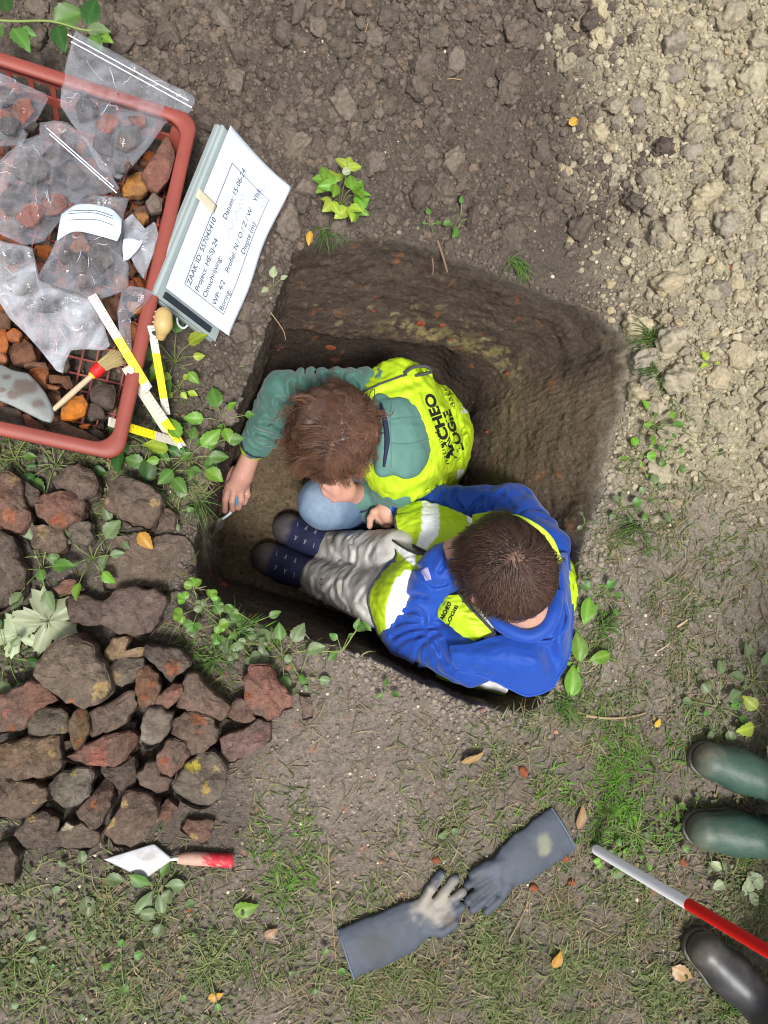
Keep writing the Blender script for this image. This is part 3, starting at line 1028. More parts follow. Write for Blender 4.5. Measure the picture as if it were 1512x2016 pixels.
def hair_obj(parent, c, s, f, u, rad, whorl, comb, n, length, seed, base, tip, grav=.25, curl=.35, keep=None, r0=.0008, steps=16, lift=.25, side_pull=None, locks=22, gather=.5, swirl=0.0):
    r = np.random.default_rng(seed)
    M = np.stack([s, f, u], 1)
    d = r.normal(size=(n * 6, 3)); d /= np.linalg.norm(d, axis=1)[:, None]
    ok = (d[:, 2] > -.55) & ~((d[:, 1] > .62) & (d[:, 2] < .22)) & ~((d[:, 1] > .1) & (d[:, 2] < -.25))
    d = d[ok][:n]; n = len(d)
    rad = np.array(rad)
    wv = np.array(whorl, float); wv /= np.linalg.norm(wv)
    p = d * rad
    nrm = d / rad; nrm /= np.linalg.norm(nrm, axis=1)[:, None]
    t = d - wv * 1.0
    if comb is not None: t = t + comb(d)
    if swirl: t = t + swirl * np.cross(wv, d)
    t = t - (t * nrm).sum(1)[:, None] * nrm
    t /= np.linalg.norm(t, axis=1)[:, None] + 1e-6
    dirv = t + nrm * lift * r.uniform(.3, 1.2, (n, 1))
    ln = length(d, r) if callable(length) else length * r.uniform(.7, 1.15, n)
    g = np.array([0, 0, -1.0]) @ M
    out = [p.copy()]
    ph = r.uniform(0, 60, (n, 1))
    clump = np.floor(r.uniform(0, n / 9, n))[:, None] * 3.1
    for i in range(steps):
        nz = np.stack([perlin(p * 26 + clump * .0 + a * 13.7 + ph * .012) for a in (1, 2, 3)], 1)
        dirv = dirv / (np.linalg.norm(dirv, axis=1)[:, None] + 1e-6)
        dirv = dirv + g * grav * (0.3 + i / steps) + nz * curl
        if side_pull is not None: dirv = dirv + side_pull(d, i / steps)
        dirv /= np.linalg.norm(dirv, axis=1)[:, None]
        p = p + dirv * (ln / steps)[:, None]
        sh = 1.045 + .05 * (ph / 60)
        e = np.linalg.norm(p / (rad * sh), axis=1)
        ins = e < 1
        p[ins] /= e[ins][:, None]
        out.append(p.copy())
    L = np.stack(out, 1)
    K = max(20, n // locks)                                # strands gather into locks
    kc = r.choice(n, K, replace=False)
    near_ = np.argmin(((L[:, 0][:, None, :] - L[kc, 0][None]) ** 2).sum(2), 1)
    wgt = (np.linspace(0, 1, steps + 1) ** .8 * gather)[None, :, None]
    tgt = L[kc][near_] + (L[:, :1] - L[kc][near_][:, :1]) * .25
    L = L * (1 - wgt) + tgt * wgt
    L = L @ M.T + c
    taper = np.linspace(1, .45, steps + 1)
    v, q = tubes(L, r0 * taper[None] * r.uniform(.6, 1.5, (n, 1)), 3)
    tt = np.repeat(np.tile(np.linspace(0, 1, steps + 1), n), 3)[:, None]
    pc = np.repeat(r.uniform(.55, 1.6, n), (steps + 1) * 3)[:, None]
    col = (np.array(base) * (1 - tt) + np.array(tip) * tt) * pc
    return obj('hair', v, q, M_hair, parent, cols=col, kind=None)
def ribbon(name, pts, width, th, m, parent, n=30, up=None):
    "a flat band following a curve"
    L = crom(pts, n)
    T = np.gradient(L, axis=0); T /= np.linalg.norm(T, axis=1)[:, None]
    upv = np.array(up if up is not None else (0, 0, 1.0))
    A = np.cross(T, upv); A /= np.linalg.norm(A, axis=1)[:, None] + 1e-9
    G = np.stack([L - A * width / 2, L, L + A * width / 2], 1)
    v, f = thick_grid(G, th)
    return obj(name, v, f, m, parent)
def on_surface(px, bv, lift=.0015, maxd=4):
    "points of a surface seen at photo pixels, lifted off it along its normal"
    out = []
    for a in px:
        d = RAY(a[0], a[1])
        h, nn, i, dist = bv.ray_cast(Vector(CAMP), Vector(d), maxd)
        if h is None: out.append((np.nan,) * 3); continue
        nn = np.array(nn)
        if nn @ d > 0: nn = -nn
        out.append(np.array(h) + nn * lift)
    return np.array(out)
def print_on(name, body, px0, px1, height, bv, m, parent, bold=.0, spacing=1.0, slant=0.0, lift=.0016):
    "lettering running from pixel px0 to px1, letters rising to the left of that line"
    v, t = text_mesh(body, 1.0, bold, spacing)
    x0_, x1_ = v[:, 0].min(), v[:, 0].max()
    a, b = np.array(px0, float), np.array(px1, float)
    e = b - a
    nrm = np.array((e[1], -e[0])) / np.linalg.norm(e)
    u = (v[:, 0] - x0_) / (x1_ - x0_)
    px = a + u[:, None] * e + (v[:, 1] * height)[:, None] * nrm + (v[:, 1] * height * slant)[:, None] * e / np.linalg.norm(e)
    w = on_surface(px, bv, lift)
    bad = np.isnan(w[:, 0])
    t = t[~bad[t].any(1)]
    if not len(t): return None
    w[bad] = w[~bad][0]
    return obj(name, w, t, m, parent, smooth=False)

# ------------------------------------------------------------------ the crouching digger in the green jacket
def build_green():
    root = thing('person', 'person in a green jacket and yellow vest crouching to scrape the pit floor', 'person', W(830, 900, PIT_Z))
    hc = W(668, 850, -.035)
    s, f, u = axes((-.30, -.66, -.66), (-.12, -.25, 1))
    nb, ch, be, pe = W(748, 852, -.13), W(798, 852, -.23), W(836, 860, -.35), W(850, 868, -.45)
    shR, elR, wrR = W(745, 775, -.17), W(560, 772, -.20), W(500, 880, -.41)
    shL, elL, wrL = W(785, 955, -.22), W(745, 1000, -.37), W(703, 972, -.285)
    kneeL, hipL, ankL = W(640, 990, -.295), W(812, 925, -.45), W(735, 1005, -.50)
    kneeR, hipR, ankR = W(690, 850, -.47), W(812, 815, -.46), W(830, 830, -.52)
    lo, hi = np.array(P(380, 1100, PIT_Z)) - .08, np.array(P(960, 700, .1)) + .1
    lo = np.minimum(lo, P(960, 1100, PIT_Z) - .05); lo[2] = -.58; hi[2] = .14
    hi = np.maximum(hi, P(960, 700, -.2) + .06)
    # body: one continuous skin surface
    sd = Sdf(lo, hi, .0042)
    head_sdf(sd, hc, s, f, u, .92)
    sd.cap(hc - u * .06 - f * .02, nb, .05, .055, k=.03)
    sd.chain([nb - (0, 0, .02), ch, be, pe], [.055, .075, .075, .075], k=.04)
    sd.chain([shR, elR, wrR], [.035, .032, .024], k=.03)
    sd.cap(nb, shR, .05, .035, k=.03); sd.cap(nb, shL, .05, .035, k=.03)
    sd.chain([shL, elL, wrL], [.035, .032, .024], k=.03)
    sd.chain([pe, hipL, kneeL, ankL], [.08, .055, .045, .03], k=.03)
    sd.chain([pe, hipR, kneeR, ankR], [.08, .055, .045, .03], k=.03)
    # right hand closed on the trowel handle
    hand(sd, wrR, W(478, 935, -.455), [W(452, 955, -.475), W(462, 960, -.47), W(474, 960, -.475), W(484, 955, -.485)],
         [[W(452, 955, -.475), W(444, 982, -.495), W(443, 1006, -.525)], [W(462, 960, -.47), W(457, 986, -.485), W(458, 1004, -.515)],
          [W(474, 960, -.475), W(475, 984, -.492), W(470, 1000, -.52)], [W(485, 953, -.485), W(487, 974, -.50), W(481, 990, -.525)]],
         [W(462, 925, -.47), W(447, 950, -.495), W(444, 975, -.515)], rp=.028)
    # left hand held against the mouth
    hand(sd, wrL, W(680, 966, -.235), [W(660, 980, -.225), W(660, 968, -.205), W(662, 957, -.195)],
         [[W(658, 982, -.228), W(640, 968, -.215), W(633, 944, -.20)], [W(658, 972, -.212), W(641, 955, -.195), W(637, 934, -.18)],
          [W(662, 962, -.20), W(648, 945, -.18), W(643, 930, -.165)], [W(668, 955, -.195), W(656, 938, -.17), W(650, 926, -.155)]],
         [W(690, 958, -.225), W(680, 940, -.19), W(668, 930, -.165)], rp=.026)
    v, q = sd.mesh()
    obj('body', v, q, M_skin, root, cols=head_cols(v, hc, s, f, u, SKIN2, .92))
    # jacket
    sp = (nb - pe); sp /= np.linalg.norm(sp)
    sidev = np.array([0.03, 1, 0.0]); sidev -= (sidev @ sp) * sp; sidev /= np.linalg.norm(sidev)
    dep = np.cross(sidev, sp)
    if dep[2] < 0: dep = -dep
    M = np.stack([sidev, dep, sp], 1)
    tc = ch * .6 + be * .4
    jk = Sdf(lo, hi, .0048)
    jk.ell(tc, (.136, .094, .165), M, k=.03, amp=.004, fr=12)
    jk.ell(ch + sp * .035, (.150, .082, .085), M, k=.04)
    jk.ell(pe + sp * .02, (.13, .098, .10), M, k=.04)
    jk.cap(shR, elR, .060, .052, k=.03, wr=(.012, 105, 1.0))
    jk.cap(elR, wrR * .93 + elR * .07, .052, .041, k=.012, wr=(.011, 105, 4.0))
    jk.cap(shL, elL, .058, .050, k=.03, wr=(.008, 120, 2.0))
    jk.cap(elL, wrL * .80 + elL * .20, .050, .041, k=.012, wr=(.007, 120, 7.0))
    jk.cap(nb - sp * .02, nb + sp * .035, .078, .070, k=.03)
    jk.near(lambda p: .0022 * fbm(p, 60, 2))
    jk.near(grooves([[(600, 735), (610, 760), (600, 800)], [(640, 738), (655, 765), (650, 800)], [(575, 755), (580, 790), (560, 800)], [(690, 745), (700, 765), (690, 790)], [(545, 790), (555, 815), (545, 840)], [(520, 830), (545, 835), (565, 850)], [(505, 850), (530, 858), (552, 872)], [(665, 736), (680, 760), (676, 790)], [(618, 735), (632, 760), (626, 795)]], .010, 5))
    v, q = jk.mesh()
    jacket = obj('jacket', v, q, M_green, root)
    # navy elastic cuffs with a neon lining
    for wr_, el_, t0 in ((wrR, elR, .90), (wrL, elL, .77)):
        a, b = el_ + (wr_ - el_) * t0, el_ + (wr_ - el_) * (t0 + .06)
        rod('cuff', [a, (a + b) / 2, b], [.043, .044, .041], M_navy, jacket, 20)
        a2, b2 = el_ + (wr_ - el_) * (t0 + .05), el_ + (wr_ - el_) * (t0 + .15)
        rod('cuff_lining', [a2, (a2 + b2) / 2, b2], [.036, .037, .034], M_vest, jacket, 20)
    # hood folded on the upper back
    hd = Sdf(lo, hi, .0042)
    hp = W(798, 862, -.085)
    hn = dep * .75 + np.array([0, 0, .5]); hn /= np.linalg.norm(hn)
    hs = sidev - (sidev @ hn) * hn; hs /= np.linalg.norm(hs)
    hl = np.cross(hs, hn)
    Mh = np.stack([hs, hl, hn], 1)
    hd.ell(hp, (.094, .076, .033), Mh, k=.02, amp=.004, fr=14)
    rim_c = W(742, 860, -.07)
    ring = [rim_c + hs * .085 * math.cos(t) + hn * (.02 * math.sin(t)) + hl * .012 * math.sin(t) * 0 for t in np.linspace(-1.3, 1.3, 9) + math.pi / 2]
    arc = [W(748, 790, -.085), W(752, 820, -.068), W(755, 855, -.06), W(757, 890, -.066), W(752, 925, -.085)]
    hd.chain(arc, [.017] * 5, k=.03)
    a_, b_ = hp + hs * .02, None
    hd.near(lambda p: -.0016 * np.exp(-(((p - hp) @ hs - .022) / .0035) ** 2) - .0016 * np.exp(-(((p - hp) @ hs + .030) / .0035) ** 2) + .002 * fbm(p, 40, 2))
    v, q = hd.mesh()
    hood = obj('hood', v, q, M_hood_g, root)
    hbv = bvh(v, q)
    for pts in ([(770, 826), (800, 822), (830, 822), (858, 828)], [(768, 872), (800, 874), (830, 868), (860, 862)], [(772, 790), (768, 830), (770, 870), (770, 920)]):
        w = on_surface(crom(pts, 14), hbv, .0004)
        w = w[~np.isnan(w[:, 0])]
        if len(w) > 4: rod('seam', w, .0011, M_green, hood, 5, n=20)
    col_ = on_surface(crom([(750, 795), (758, 830), (762, 870), (756, 918)], 16), hbv, .001)
    col_ = col_[~np.isnan(col_[:, 0])]
    if len(col_) > 4: rod('hood_lining', col_, [.003, .006, .006, .003], M_navy, hood, 8, n=24)
    # vest: a shell over the torso
    vs = Sdf(lo, hi, .0048)
    vs.ell(tc, (.162, .122, .192), M, k=.04, amp=.008, fr=9)
    vs.ell(ch + sp * .045, (.178, .110, .115), M, k=.05)
    vs.ell(pe + sp * .02, (.155, .122, .12), M, k=.05)
    vs.ell((shR + ch) / 2 + sp * .03, (.075, .082, .10), M, k=.04)
    vs.near(lambda p: .008 * fbm(p * (1, 1, .6), 15, 3) + .006 * fbm(p * (1.6, 1, 1) + 5, 26, 2, ridged=True))
    vs.near(grooves([[(860, 735), (880, 790), (905, 850)], [(720, 800), (760, 770), (820, 750)], [(840, 960), (870, 930), (890, 880)], [(790, 985), (830, 960), (860, 950)], [(880, 940), (900, 900), (912, 850)], [(830, 730), (860, 760), (870, 790)]], .006, 7))
    vs.cutplane(pe + sp * -.02, -sp)
    vs.cutplane(shR + (shR - shL) * -.02 + np.array([-.055, 0, 0]), np.array([-1, .25, .1]))
    v, q = vs.mesh()
    vest = obj('vest', v, q, M_vest, root)
    vb = bvh(v, q)
    print_on('lettering', 'nationale', (884, 912), (862, 838), 15, vb, M_ink, vest, bold=-.01, spacing=1.05)
    print_on('lettering', 'ARCHEO', (900, 906), (851, 773), 27, vb, M_ink, vest, bold=.045, spacing=1.02)
    print_on('lettering', 'LOGIE', (913, 885), (884, 806), 20, vb, M_ink, vest, bold=.04, spacing=1.02)
    print_on('lettering', 'dagen', (897, 800), (872, 750), 13, vb, M_ink, vest, bold=-.01, spacing=1.05)
    for quad in ([(900, 790), (926, 786), (926, 812), (908, 816)], [(900, 925), (918, 922), (912, 955), (896, 955)]):
        uu, vv_ = np.meshgrid(np.linspace(0, 1, 8), np.linspace(0, 1, 8), indexing='ij')
        a_, b_, c_, d_ = [np.array(k_, float) for k_ in quad]
        g_ = (a_ * ((1 - uu) * (1 - vv_))[..., None] + b_ * (uu * (1 - vv_))[..., None] + c_ * (uu * vv_)[..., None] + d_ * ((1 - uu) * vv_)[..., None]).reshape(-1, 2)
        w = on_surface(g_, vb, .0012)
        ok_ = ~np.isnan(w[:, 0]); fq = grid_faces(8, 8); fq = fq[ok_[fq].all(1)]
        fq = fq[np.array([np.ptp(w[x_], axis=0).max() < .03 for x_ in fq], bool)] if len(fq) else fq
        w[~ok_] = w[ok_][0] if ok_.any() else 0
        if len(fq): obj('reflective_strip', w, fq, M_refl, vest)
    for pts in ([(690, 790), (720, 770), (760, 752), (800, 738)], [(895, 955), (908, 948), (918, 925)]):
        w = on_surface(crom(pts, 14), vb, .001)
        w = w[~np.isnan(w[:, 0])]
        if len(w) > 4: rod('piping', w, .0028, M_pipe, vest, 6, n=20)
    loop = PP([(795, 735, -.10), (815, 722, -.085), (840, 722, -.08), (848, 732, -.09), (825, 738, -.10), (805, 740, -.11)])
    rod('neck_binding', loop, .004, M_pipe, vest, 6, n=30)
    # faded jeans
    je = Sdf(lo, hi, .0045)
    je.cap(hipL, kneeL, .080, .062, k=.02, wr=(.005, 50, 1.0))
    je.cap(kneeL, ankL, .066, .052, k=.015, wr=(.003, 70, 3.0))
    je.cap(hipR, kneeR, .08, .066, k=.02); je.cap(kneeR, ankR, .062, .05, k=.015)
    je.cap(hipL, hipR, .085, .085, k=.03)
    v, q = je.mesh()
    d = np.linalg.norm(v - (kneeL + np.array((-.01, 0, .05))), axis=1)
    fade = np.exp(-(d / .085) ** 2)[:, None]
    obj('jeans', v, q, M_jean, root, cols=(S(84, 112, 146, .7) * (1 - fade) + S(140, 160, 182, .7) * fade) * (1 + .25 * fbm(v, 30, 3))[:, None])
    for an, kn in ((ankL, (-.55, -.1, 0)), (ankR, (-.6, .05, 0))):
        d_ = np.array(kn) / np.linalg.norm(kn)
        sh = Sdf(an - .2, an + .2, .006)
        sh.cap(an * (1, 1, 0) + (0, 0, PIT_Z + .04) - d_ * .05, an * (1, 1, 0) + (0, 0, PIT_Z + .035) + d_ * .12, .045, .038, k=.02)
        sh.cutplane(an * (1, 1, 0) + (0, 0, PIT_Z + .004), (0, 0, -1))
        v, q = sh.mesh()
        obj('shoe', v, q, M_navy, root)
    # hair: a dark base volume and long loose strands hanging to the left
    base, tip = S(78, 55, 44), S(116, 82, 62)
    M3 = np.stack([s, f, u], 1)
    hv = Sdf(hc - .19, hc + .19, .0045)
    hv.ell(hc + u * .020 - f * .01, (.077, .093, .085), M3, k=.02, amp=.006, fr=26)
    hv.ell(hc + s * .058 + u * .01 - f * .012, (.048, .080, .085), M3, k=.03, amp=.014, fr=24)
    hv.ell(W(612, 835, -.055), (.042, .052, .048), None, k=.03, amp=.016, fr=26)
    hv.ell(W(585, 862, -.10), (.03, .042, .045), None, k=.03, amp=.016, fr=28)
    hv.ell(hc + f * .085 - u * .035, (.062, .07, .062), M3, k=.02, op='sub')
    hv.ell(hc - s * .085 - u * .012 - f * .004, (.022, .026, .034), M3, k=.012, op='sub')
    hv.near(lambda p: .004 * fbm(p * (1, 2.5, 1), 70, 2, ridged=True))
    v, q = hv.mesh()
    qn = (v - hc) @ M3
    part = np.exp(-((qn[:, 0] / .006) ** 2)) * (qn[:, 2] > .05) * .5
    cc = S(70, 50, 40) * (1 + .5 * fbm(v * (1, 3, 1), 60, 3))[:, None]
    cc = cc * (1 - .55 * part[:, None]) + S(178, 136, 116) * .55 * part[:, None]
    obj('hair', v, q, M_hair, root, cols=np.clip(cc, .005, 1))
    comb = lambda d: np.column_stack([np.tanh(d[:, 0] * 5) * .5, np.where(d[:, 1] > .2, .4, -.2), -.1 * np.ones(len(d))]) + .35 * np.stack([perlin(d * 3 + a_) for a_ in (3, 8, 15)], 1)
    ln = lambda d, r: np.where(d[:, 0] > .25, .105, .065) * r.uniform(.45, 1.25, len(d))
    pull = lambda d, t: np.where(d[:, :1] > 0, 1.0, 0.0) * np.array([.10, .02, .0]) + np.where(d[:, :1] <= 0, 1.0, 0.0) * np.array([.0, .10, .0])
    hair_obj(root, hc + u * .018 - f * .008, s, f, u, (.078, .094, .088), (0, -.35, .95), comb, 7500, ln, 11, base, tip, grav=.50, curl=.8, r0=.0006, lift=.06, side_pull=pull, steps=16)
    tie = PP([(712, 790, .04), (716, 768, .06), (722, 764, .06), (724, 790, .05), (730, 770, .06), (738, 768, .055), (734, 795, .045)])
    rod('stray_lock', tie, .0009, M_hair, root, 4, n=36, cols=None)
    return root

# ------------------------------------------------------------------ the seated digger in the blue jacket
def build_blue():
    root = thing('person', 'person in a bright blue jacket and yellow vest sitting in the pit', 'person', W(960, 1230, PIT_Z))
    hc = W(996, 1126, .115)
    s, f, u = axes((-.42, .68, -.60), (.05, .15, 1))
    side = np.array([.80, .60, 0.0]); fh = np.array([-.60, .80, 0.0])
    nb, ch, pe = W(1052, 1212, .025), W(1000, 1212, -.15), W(955, 1225, -.42)
    shR, elR, wrR = W(1068, 1085, -.09), W(1010, 1000, -.215), W(792, 992, -.245)
    shL, elL, wrL = W(925, 1288, -.045), W(808, 1238, -.15), W(872, 1115, -.01)
    ankR, kneeR, hipR = W(655, 1080, -.47), W(790, 1098, -.20), W(955, 1180, -.40)
    ankL, kneeL, hipL = W(618, 1135, -.47), W(755, 1180, -.20), W(945, 1245, -.40)
    pts = np.array([hc, nb, ch, pe, shR, elR, wrR, shL, elL, ankR, kneeR, ankL, kneeL, W(500, 1090, PIT_Z), W(1130, 1200, .05), W(1050, 1380, .05), W(730, 1010, -.3)])
    lo, hi = pts.min(0) - .12, pts.max(0) + .13
    lo[2] = -.58
    sd = Sdf(lo, hi, .0042)
    head_sdf(sd, hc, s, f, u, 1.02)
    sd.cap(hc - u * .05 - f * .035, nb, .047, .044, k=.03)
    sd.chain([nb - (0, 0, .045), ch, pe], [.045, .09, .09], k=.04)
    sd.cap(ch + (0, 0, .03), shR, .045, .035, k=.03); sd.cap(ch + (0, 0, .03), shL, .045, .035, k=.03)
    sd.chain([shR, elR, wrR], [.042, .036, .027], k=.02); sd.chain([shL, elL, wrL], [.042, .036, .027], k=.02)
    sd.chain([pe, hipR, kneeR, ankR], [.09, .065, .048, .035], k=.02); sd.chain([pe, hipL, kneeL, ankL], [.09, .065, .048, .035], k=.02)
    sd.cap(ankR, W(560, 1045, -.53), .03, .025, k=.02); sd.cap(ankL, W(525, 1100, -.53), .03, .025, k=.02)
    hand(sd, wrR, W(767, 1003, -.25), [W(752, 1000, -.245), W(757, 1012, -.245), W(765, 1022, -.25), W(775, 1026, -.26)],
         [[W(752, 999, -.245), W(736, 1008, -.25), W(729, 1020, -.265), W(728, 1036, -.28)], [W(757, 1012, -.245), W(745, 1018, -.26), W(744, 1026, -.285)],
          [W(765, 1021, -.25), W(752, 1026, -.262), W(756, 1034, -.285)], [W(775, 1025, -.26), W(763, 1033, -.27), W(768, 1040, -.29)]],
         [W(770, 990, -.26), W(752, 990, -.285), W(742, 1000, -.30)], rp=.027)
    hand(sd, wrL, W(895, 1085, .015), [W(905, 1070, .02), W(912, 1078, .02), W(915, 1088, .02)],
         [[W(905, 1070, .02), W(918, 1058, .025), W(925, 1068, .03)], [W(912, 1078, .02), W(925, 1068, .025), W(932, 1078, .03)], [W(915, 1088, .02), W(930, 1080, .025), W(935, 1090, .03)], [W(915, 1096, .02), W(928, 1092, .02), W(932, 1100, .025)]],
         [W(895, 1080, .02), W(905, 1064, .04), W(918, 1060, .05)], rp=.027)
    v, q = sd.mesh()
    obj('body', v, q, M_skin, root, cols=head_cols(v, hc, s, f, u, SKIN, 1.02))
    # jacket
    sp = nb - pe; sp /= np.linalg.norm(sp)
    sv = side - (side @ sp) * sp; sv /= np.linalg.norm(sv)
    dep = np.cross(sv, sp)
    M = np.stack([sv, dep, sp], 1)
    tc = ch * .55 + pe * .45
    jk = Sdf(lo, hi, .0046)
    jk.ell(tc, (.165, .125, .25), M, k=.04, amp=.006, fr=10)
    jk.ell(ch + sp * .06, (.175, .105, .11), M, k=.05)
    jk.cap(shR, elR, .066, .058, k=.03, wr=(.006, 60, 1.0))
    jk.cap(elR, wrR, .058, .043, k=.015, wr=(.006, 62, 3.0))
    jk.cap(shL, elL, .068, .064, k=.03, wr=(.007, 52, 5.0))
    jk.cap(elL, wrL, .062, .050, k=.02, wr=(.005, 40, 2.0))
    jk.cap(nb - sp * .03, nb + sp * .012, .080, .070, k=.03)
    jk.cap(nb + sp * .0, nb + sp * .08, .050, .052, k=.006, op='sub')
    zz_ = lambda l: [(680 + a / 3.024, 920 + b / 3.024) for a, b in l]
    jk.near(lambda p: .0045 * fbm(p * (1, 1.6, 1), 13, 3) + .0016 * fbm(p, 45, 2))
    jk.near(grooves([zz_(l) for l in ([(285, 1010), (400, 962), (550, 955)], [(300, 1075), (380, 1015), (560, 985)], [(425, 1160), (440, 1070), (530, 1000)], [(340, 880), (420, 850), (470, 900)],
            [(520, 1010), (560, 1080), (600, 1160)], [(300, 940), (360, 915), (470, 925)], [(740, 300), (765, 225), (815, 180)], [(860, 250), (880, 200), (930, 165)], [(590, 155), (570, 200), (600, 255)],
            [(480, 170), (470, 200), (500, 240)], [(660, 145), (650, 190), (690, 250)], [(430, 600), (520, 700), (600, 690)], [(330, 800), (400, 760), (480, 770)], [(1000, 240), (960, 200), (930, 150)], [(560, 620), (600, 560), (610, 480)])], .0075, 4.5))
    v, q = jk.mesh()
    jacket = obj('jacket', v, q, M_blue, root)
    jb = bvh(v, q)
    cd = (wrR - elR) / np.linalg.norm(wrR - elR)
    rod('cuff', [wrR - cd * .012, wrR, wrR + cd * .008], [.0445, .0455, .043], M_pipe, jacket, 22)
    # hood thrown back behind the neck, open towards the right
    HN = [[(884, 1271, .012), (889, 1295, .020), (899, 1320, .002)], [(930, 1266, .035), (938, 1298, .050), (952, 1332, .018)], [(975, 1252, .052), (985, 1300, .072), (1000, 1354, .020)],
          [(1008, 1250, .066), (1022, 1305, .084), (1040, 1369, .016)], [(1045, 1257, .074), (1060, 1306, .090), (1082, 1356, .020)], [(1068, 1254, .078), (1084, 1292, .050), (1102, 1330, .034)],
          [(1086, 1240, .080), (1104, 1270, .082), (1120, 1290, .026)], [(1100, 1200, .076), (1112, 1212, .072), (1127, 1222, .016)], [(1102, 1160, .060), (1113, 1162, .054), (1126, 1165, .002)], [(1096, 1125, .045), (1108, 1125, .038), (1122, 1128, -.01)], [(1088, 1092, .030), (1102, 1088, .02), (1118, 1088, -.03)]]
    G = sheet([PP(r) for r in HN], 110, 40, .0035, 16, 5)
    v, q = thick_grid(G, .004)
    hood = obj('hood', v, q, M_blue, root)
    hb = bvh(v, q)
    rod('collar', PP([(955, 1195, .04), (985, 1230, .058), (1035, 1252, .074), (1072, 1238, .08), (1090, 1205, .08), (1098, 1165, .066)]), [.010, .014, .015, .016, .016, .012], M_blue, hood, 12, n=50)
    rod('hem', G[:, -1], .0030, M_blue, hood, 8, n=90)
    def patch(quad, bv, parent):
        a, b, c, d = [np.array(k, float) for k in quad]
        uu, vv = np.meshgrid(np.linspace(0, 1, 8), np.linspace(0, 1, 8), indexing='ij')
        uu, vv = uu[..., None], vv[..., None]
        g = a * (1 - uu) * (1 - vv) + b * uu * (1 - vv) + c * uu * vv + d * (1 - uu) * vv
        w = on_surface(g.reshape(-1, 2), bv, .002)
        if np.isnan(w).any(): return
        v_, f_ = thick_grid(w.reshape(8, 8, 3), .0015)
        obj('hook_tape', v_, f_, M_velc, parent)
    patch([(883, 1272), (895, 1270), (900, 1318), (886, 1318)], hb, hood)
    patch([(828, 1122), (842, 1116), (850, 1140), (838, 1144)], jb, jacket)
    # vest: shell over the torso plus the loose front panels draped over arm and knees
    vest = thing('vest', None, None, tc); vest.parent = root; vest.location = tc - WL[root.name]
    vs = Sdf(lo, hi, .0046)
    vs.ell(tc, (.174, .138, .25), M, k=.04, amp=.008, fr=9)
    vs.ell(ch + sp * .075, (.178, .118, .115), M, k=.05)
    vs.near(lambda p: .006 * fbm(p, 16, 3) + .003 * fbm(p + 5, 45, 2, ridged=True))
    vs.cap(nb - sp * .06, nb + sp * .1, .085, .10, k=.006, op='sub')
    v, q = vs.mesh()
    qq = (v - tc) @ M
    band = (np.abs(qq[:, 2] + .01) < .025) | (np.abs(qq[:, 0] + .105) < .024)
    sh_ = obj('vest_body', v, q, M_vestc, vest, cols=np.where(band[:, None], WHT, YEL))
    vb = bvh(v, q)
    def panel(name, net, nu, nv, bandf, wrk=.006, seed=0):
        G = sheet([PP(r) for r in net], nu, nv, wrk, 18, seed)
        vv, ff = thick_grid(G, .003)
        U, V_ = np.meshgrid(np.linspace(0, 1, nu), np.linspace(0, 1, nv), indexing='ij')
        b_ = bandf(U.ravel(), V_.ravel())
        cc = np.where(np.tile(b_, 2)[:, None], WHT, YEL)
        o_ = obj(name, vv, ff, M_vestc, vest, cols=cc)
        return o_, G
    A, GA = panel('front_panel', [[(783, 996, -.215), (830, 986, -.175), (880, 998, -.15), (950, 1028, -.11)],
                                  [(777, 1022, -.185), (835, 1014, -.125), (890, 1026, -.095), (955, 1055, -.06)],
                                  [(784, 1048, -.175), (840, 1048, -.105), (890, 1062, -.065), (950, 1085, -.03)],
                                  [(800, 1068, -.16), (826, 1080, -.105), (862, 1096, -.055), (930, 1110, -.01)]], 50, 60,
                  lambda U, V_: ((V_ > .34 - .10 * U) & (V_ < .56 - .12 * U)) | (V_ > .86), .006, 3)
    B, GB = panel('front_panel', [[(770, 1062, -.155), (798, 1080, -.095), (826, 1092, -.06), (860, 1108, -.05)],
                                  [(778, 1095, -.13), (798, 1108, -.075), (822, 1118, -.055), (858, 1130, -.06)],
                                  [(748, 1132, -.12), (775, 1140, -.055), (812, 1150, -.05), (850, 1170, -.07)],
                                  [(728, 1168, -.115), (760, 1182, -.045), (800, 1192, -.06), (850, 1215, -.10)],
                                  [(729, 1205, -.13), (756, 1222, -.09), (790, 1235, -.11), (840, 1255, -.13)],
                                  [(745, 1250, -.17), (765, 1262, -.145), (800, 1278, -.15), (850, 1292, -.16)],
                                  [(765, 1275, -.20), (790, 1292, -.18), (830, 1308, -.18), (880, 1322, -.19)]], 80, 44,
                  lambda U, V_: ((V_ > .36) & (V_ < .66) & (U > .30)) | ((U > .02) & (U < .10 + .10 * V_) & (V_ < .6)) | ((U > .22) & (U < .33) & (V_ > .40)), .0055, 8)
    rod('piping', GA[:, 0], .0035, M_pipe, vest, 6, n=50)
    rod('piping', GA[-1, :40], .0035, M_pipe, vest, 6, n=50)
    rod('piping', GB[:, 0], .0035, M_pipe, vest, 6, n=60)
    rod('piping', GB[0, :30], .0028, M_pipe, vest, 6, n=50)
    flap, GF = panel('shoulder_panel', [[(868, 1182, -.02), (880, 1172, 0.0), (905, 1170, .01)], [(862, 1212, -.03), (890, 1200, .012), (925, 1196, .02)],
                                        [(895, 1240, .0), (915, 1225, .025), (945, 1216, .03)], [(925, 1268, .0), (945, 1258, .03), (972, 1244, .035)]], 40, 30, lambda U, V_: V_ > 5, .006, 14)
    fv, ff_ = thick_grid(GF, .003)
    fb = bvh(fv, ff_)
    print_on('lettering', 'ARCHEO', (873, 1222), (890, 1188), 11, fb, M_ink, vest, bold=.04)
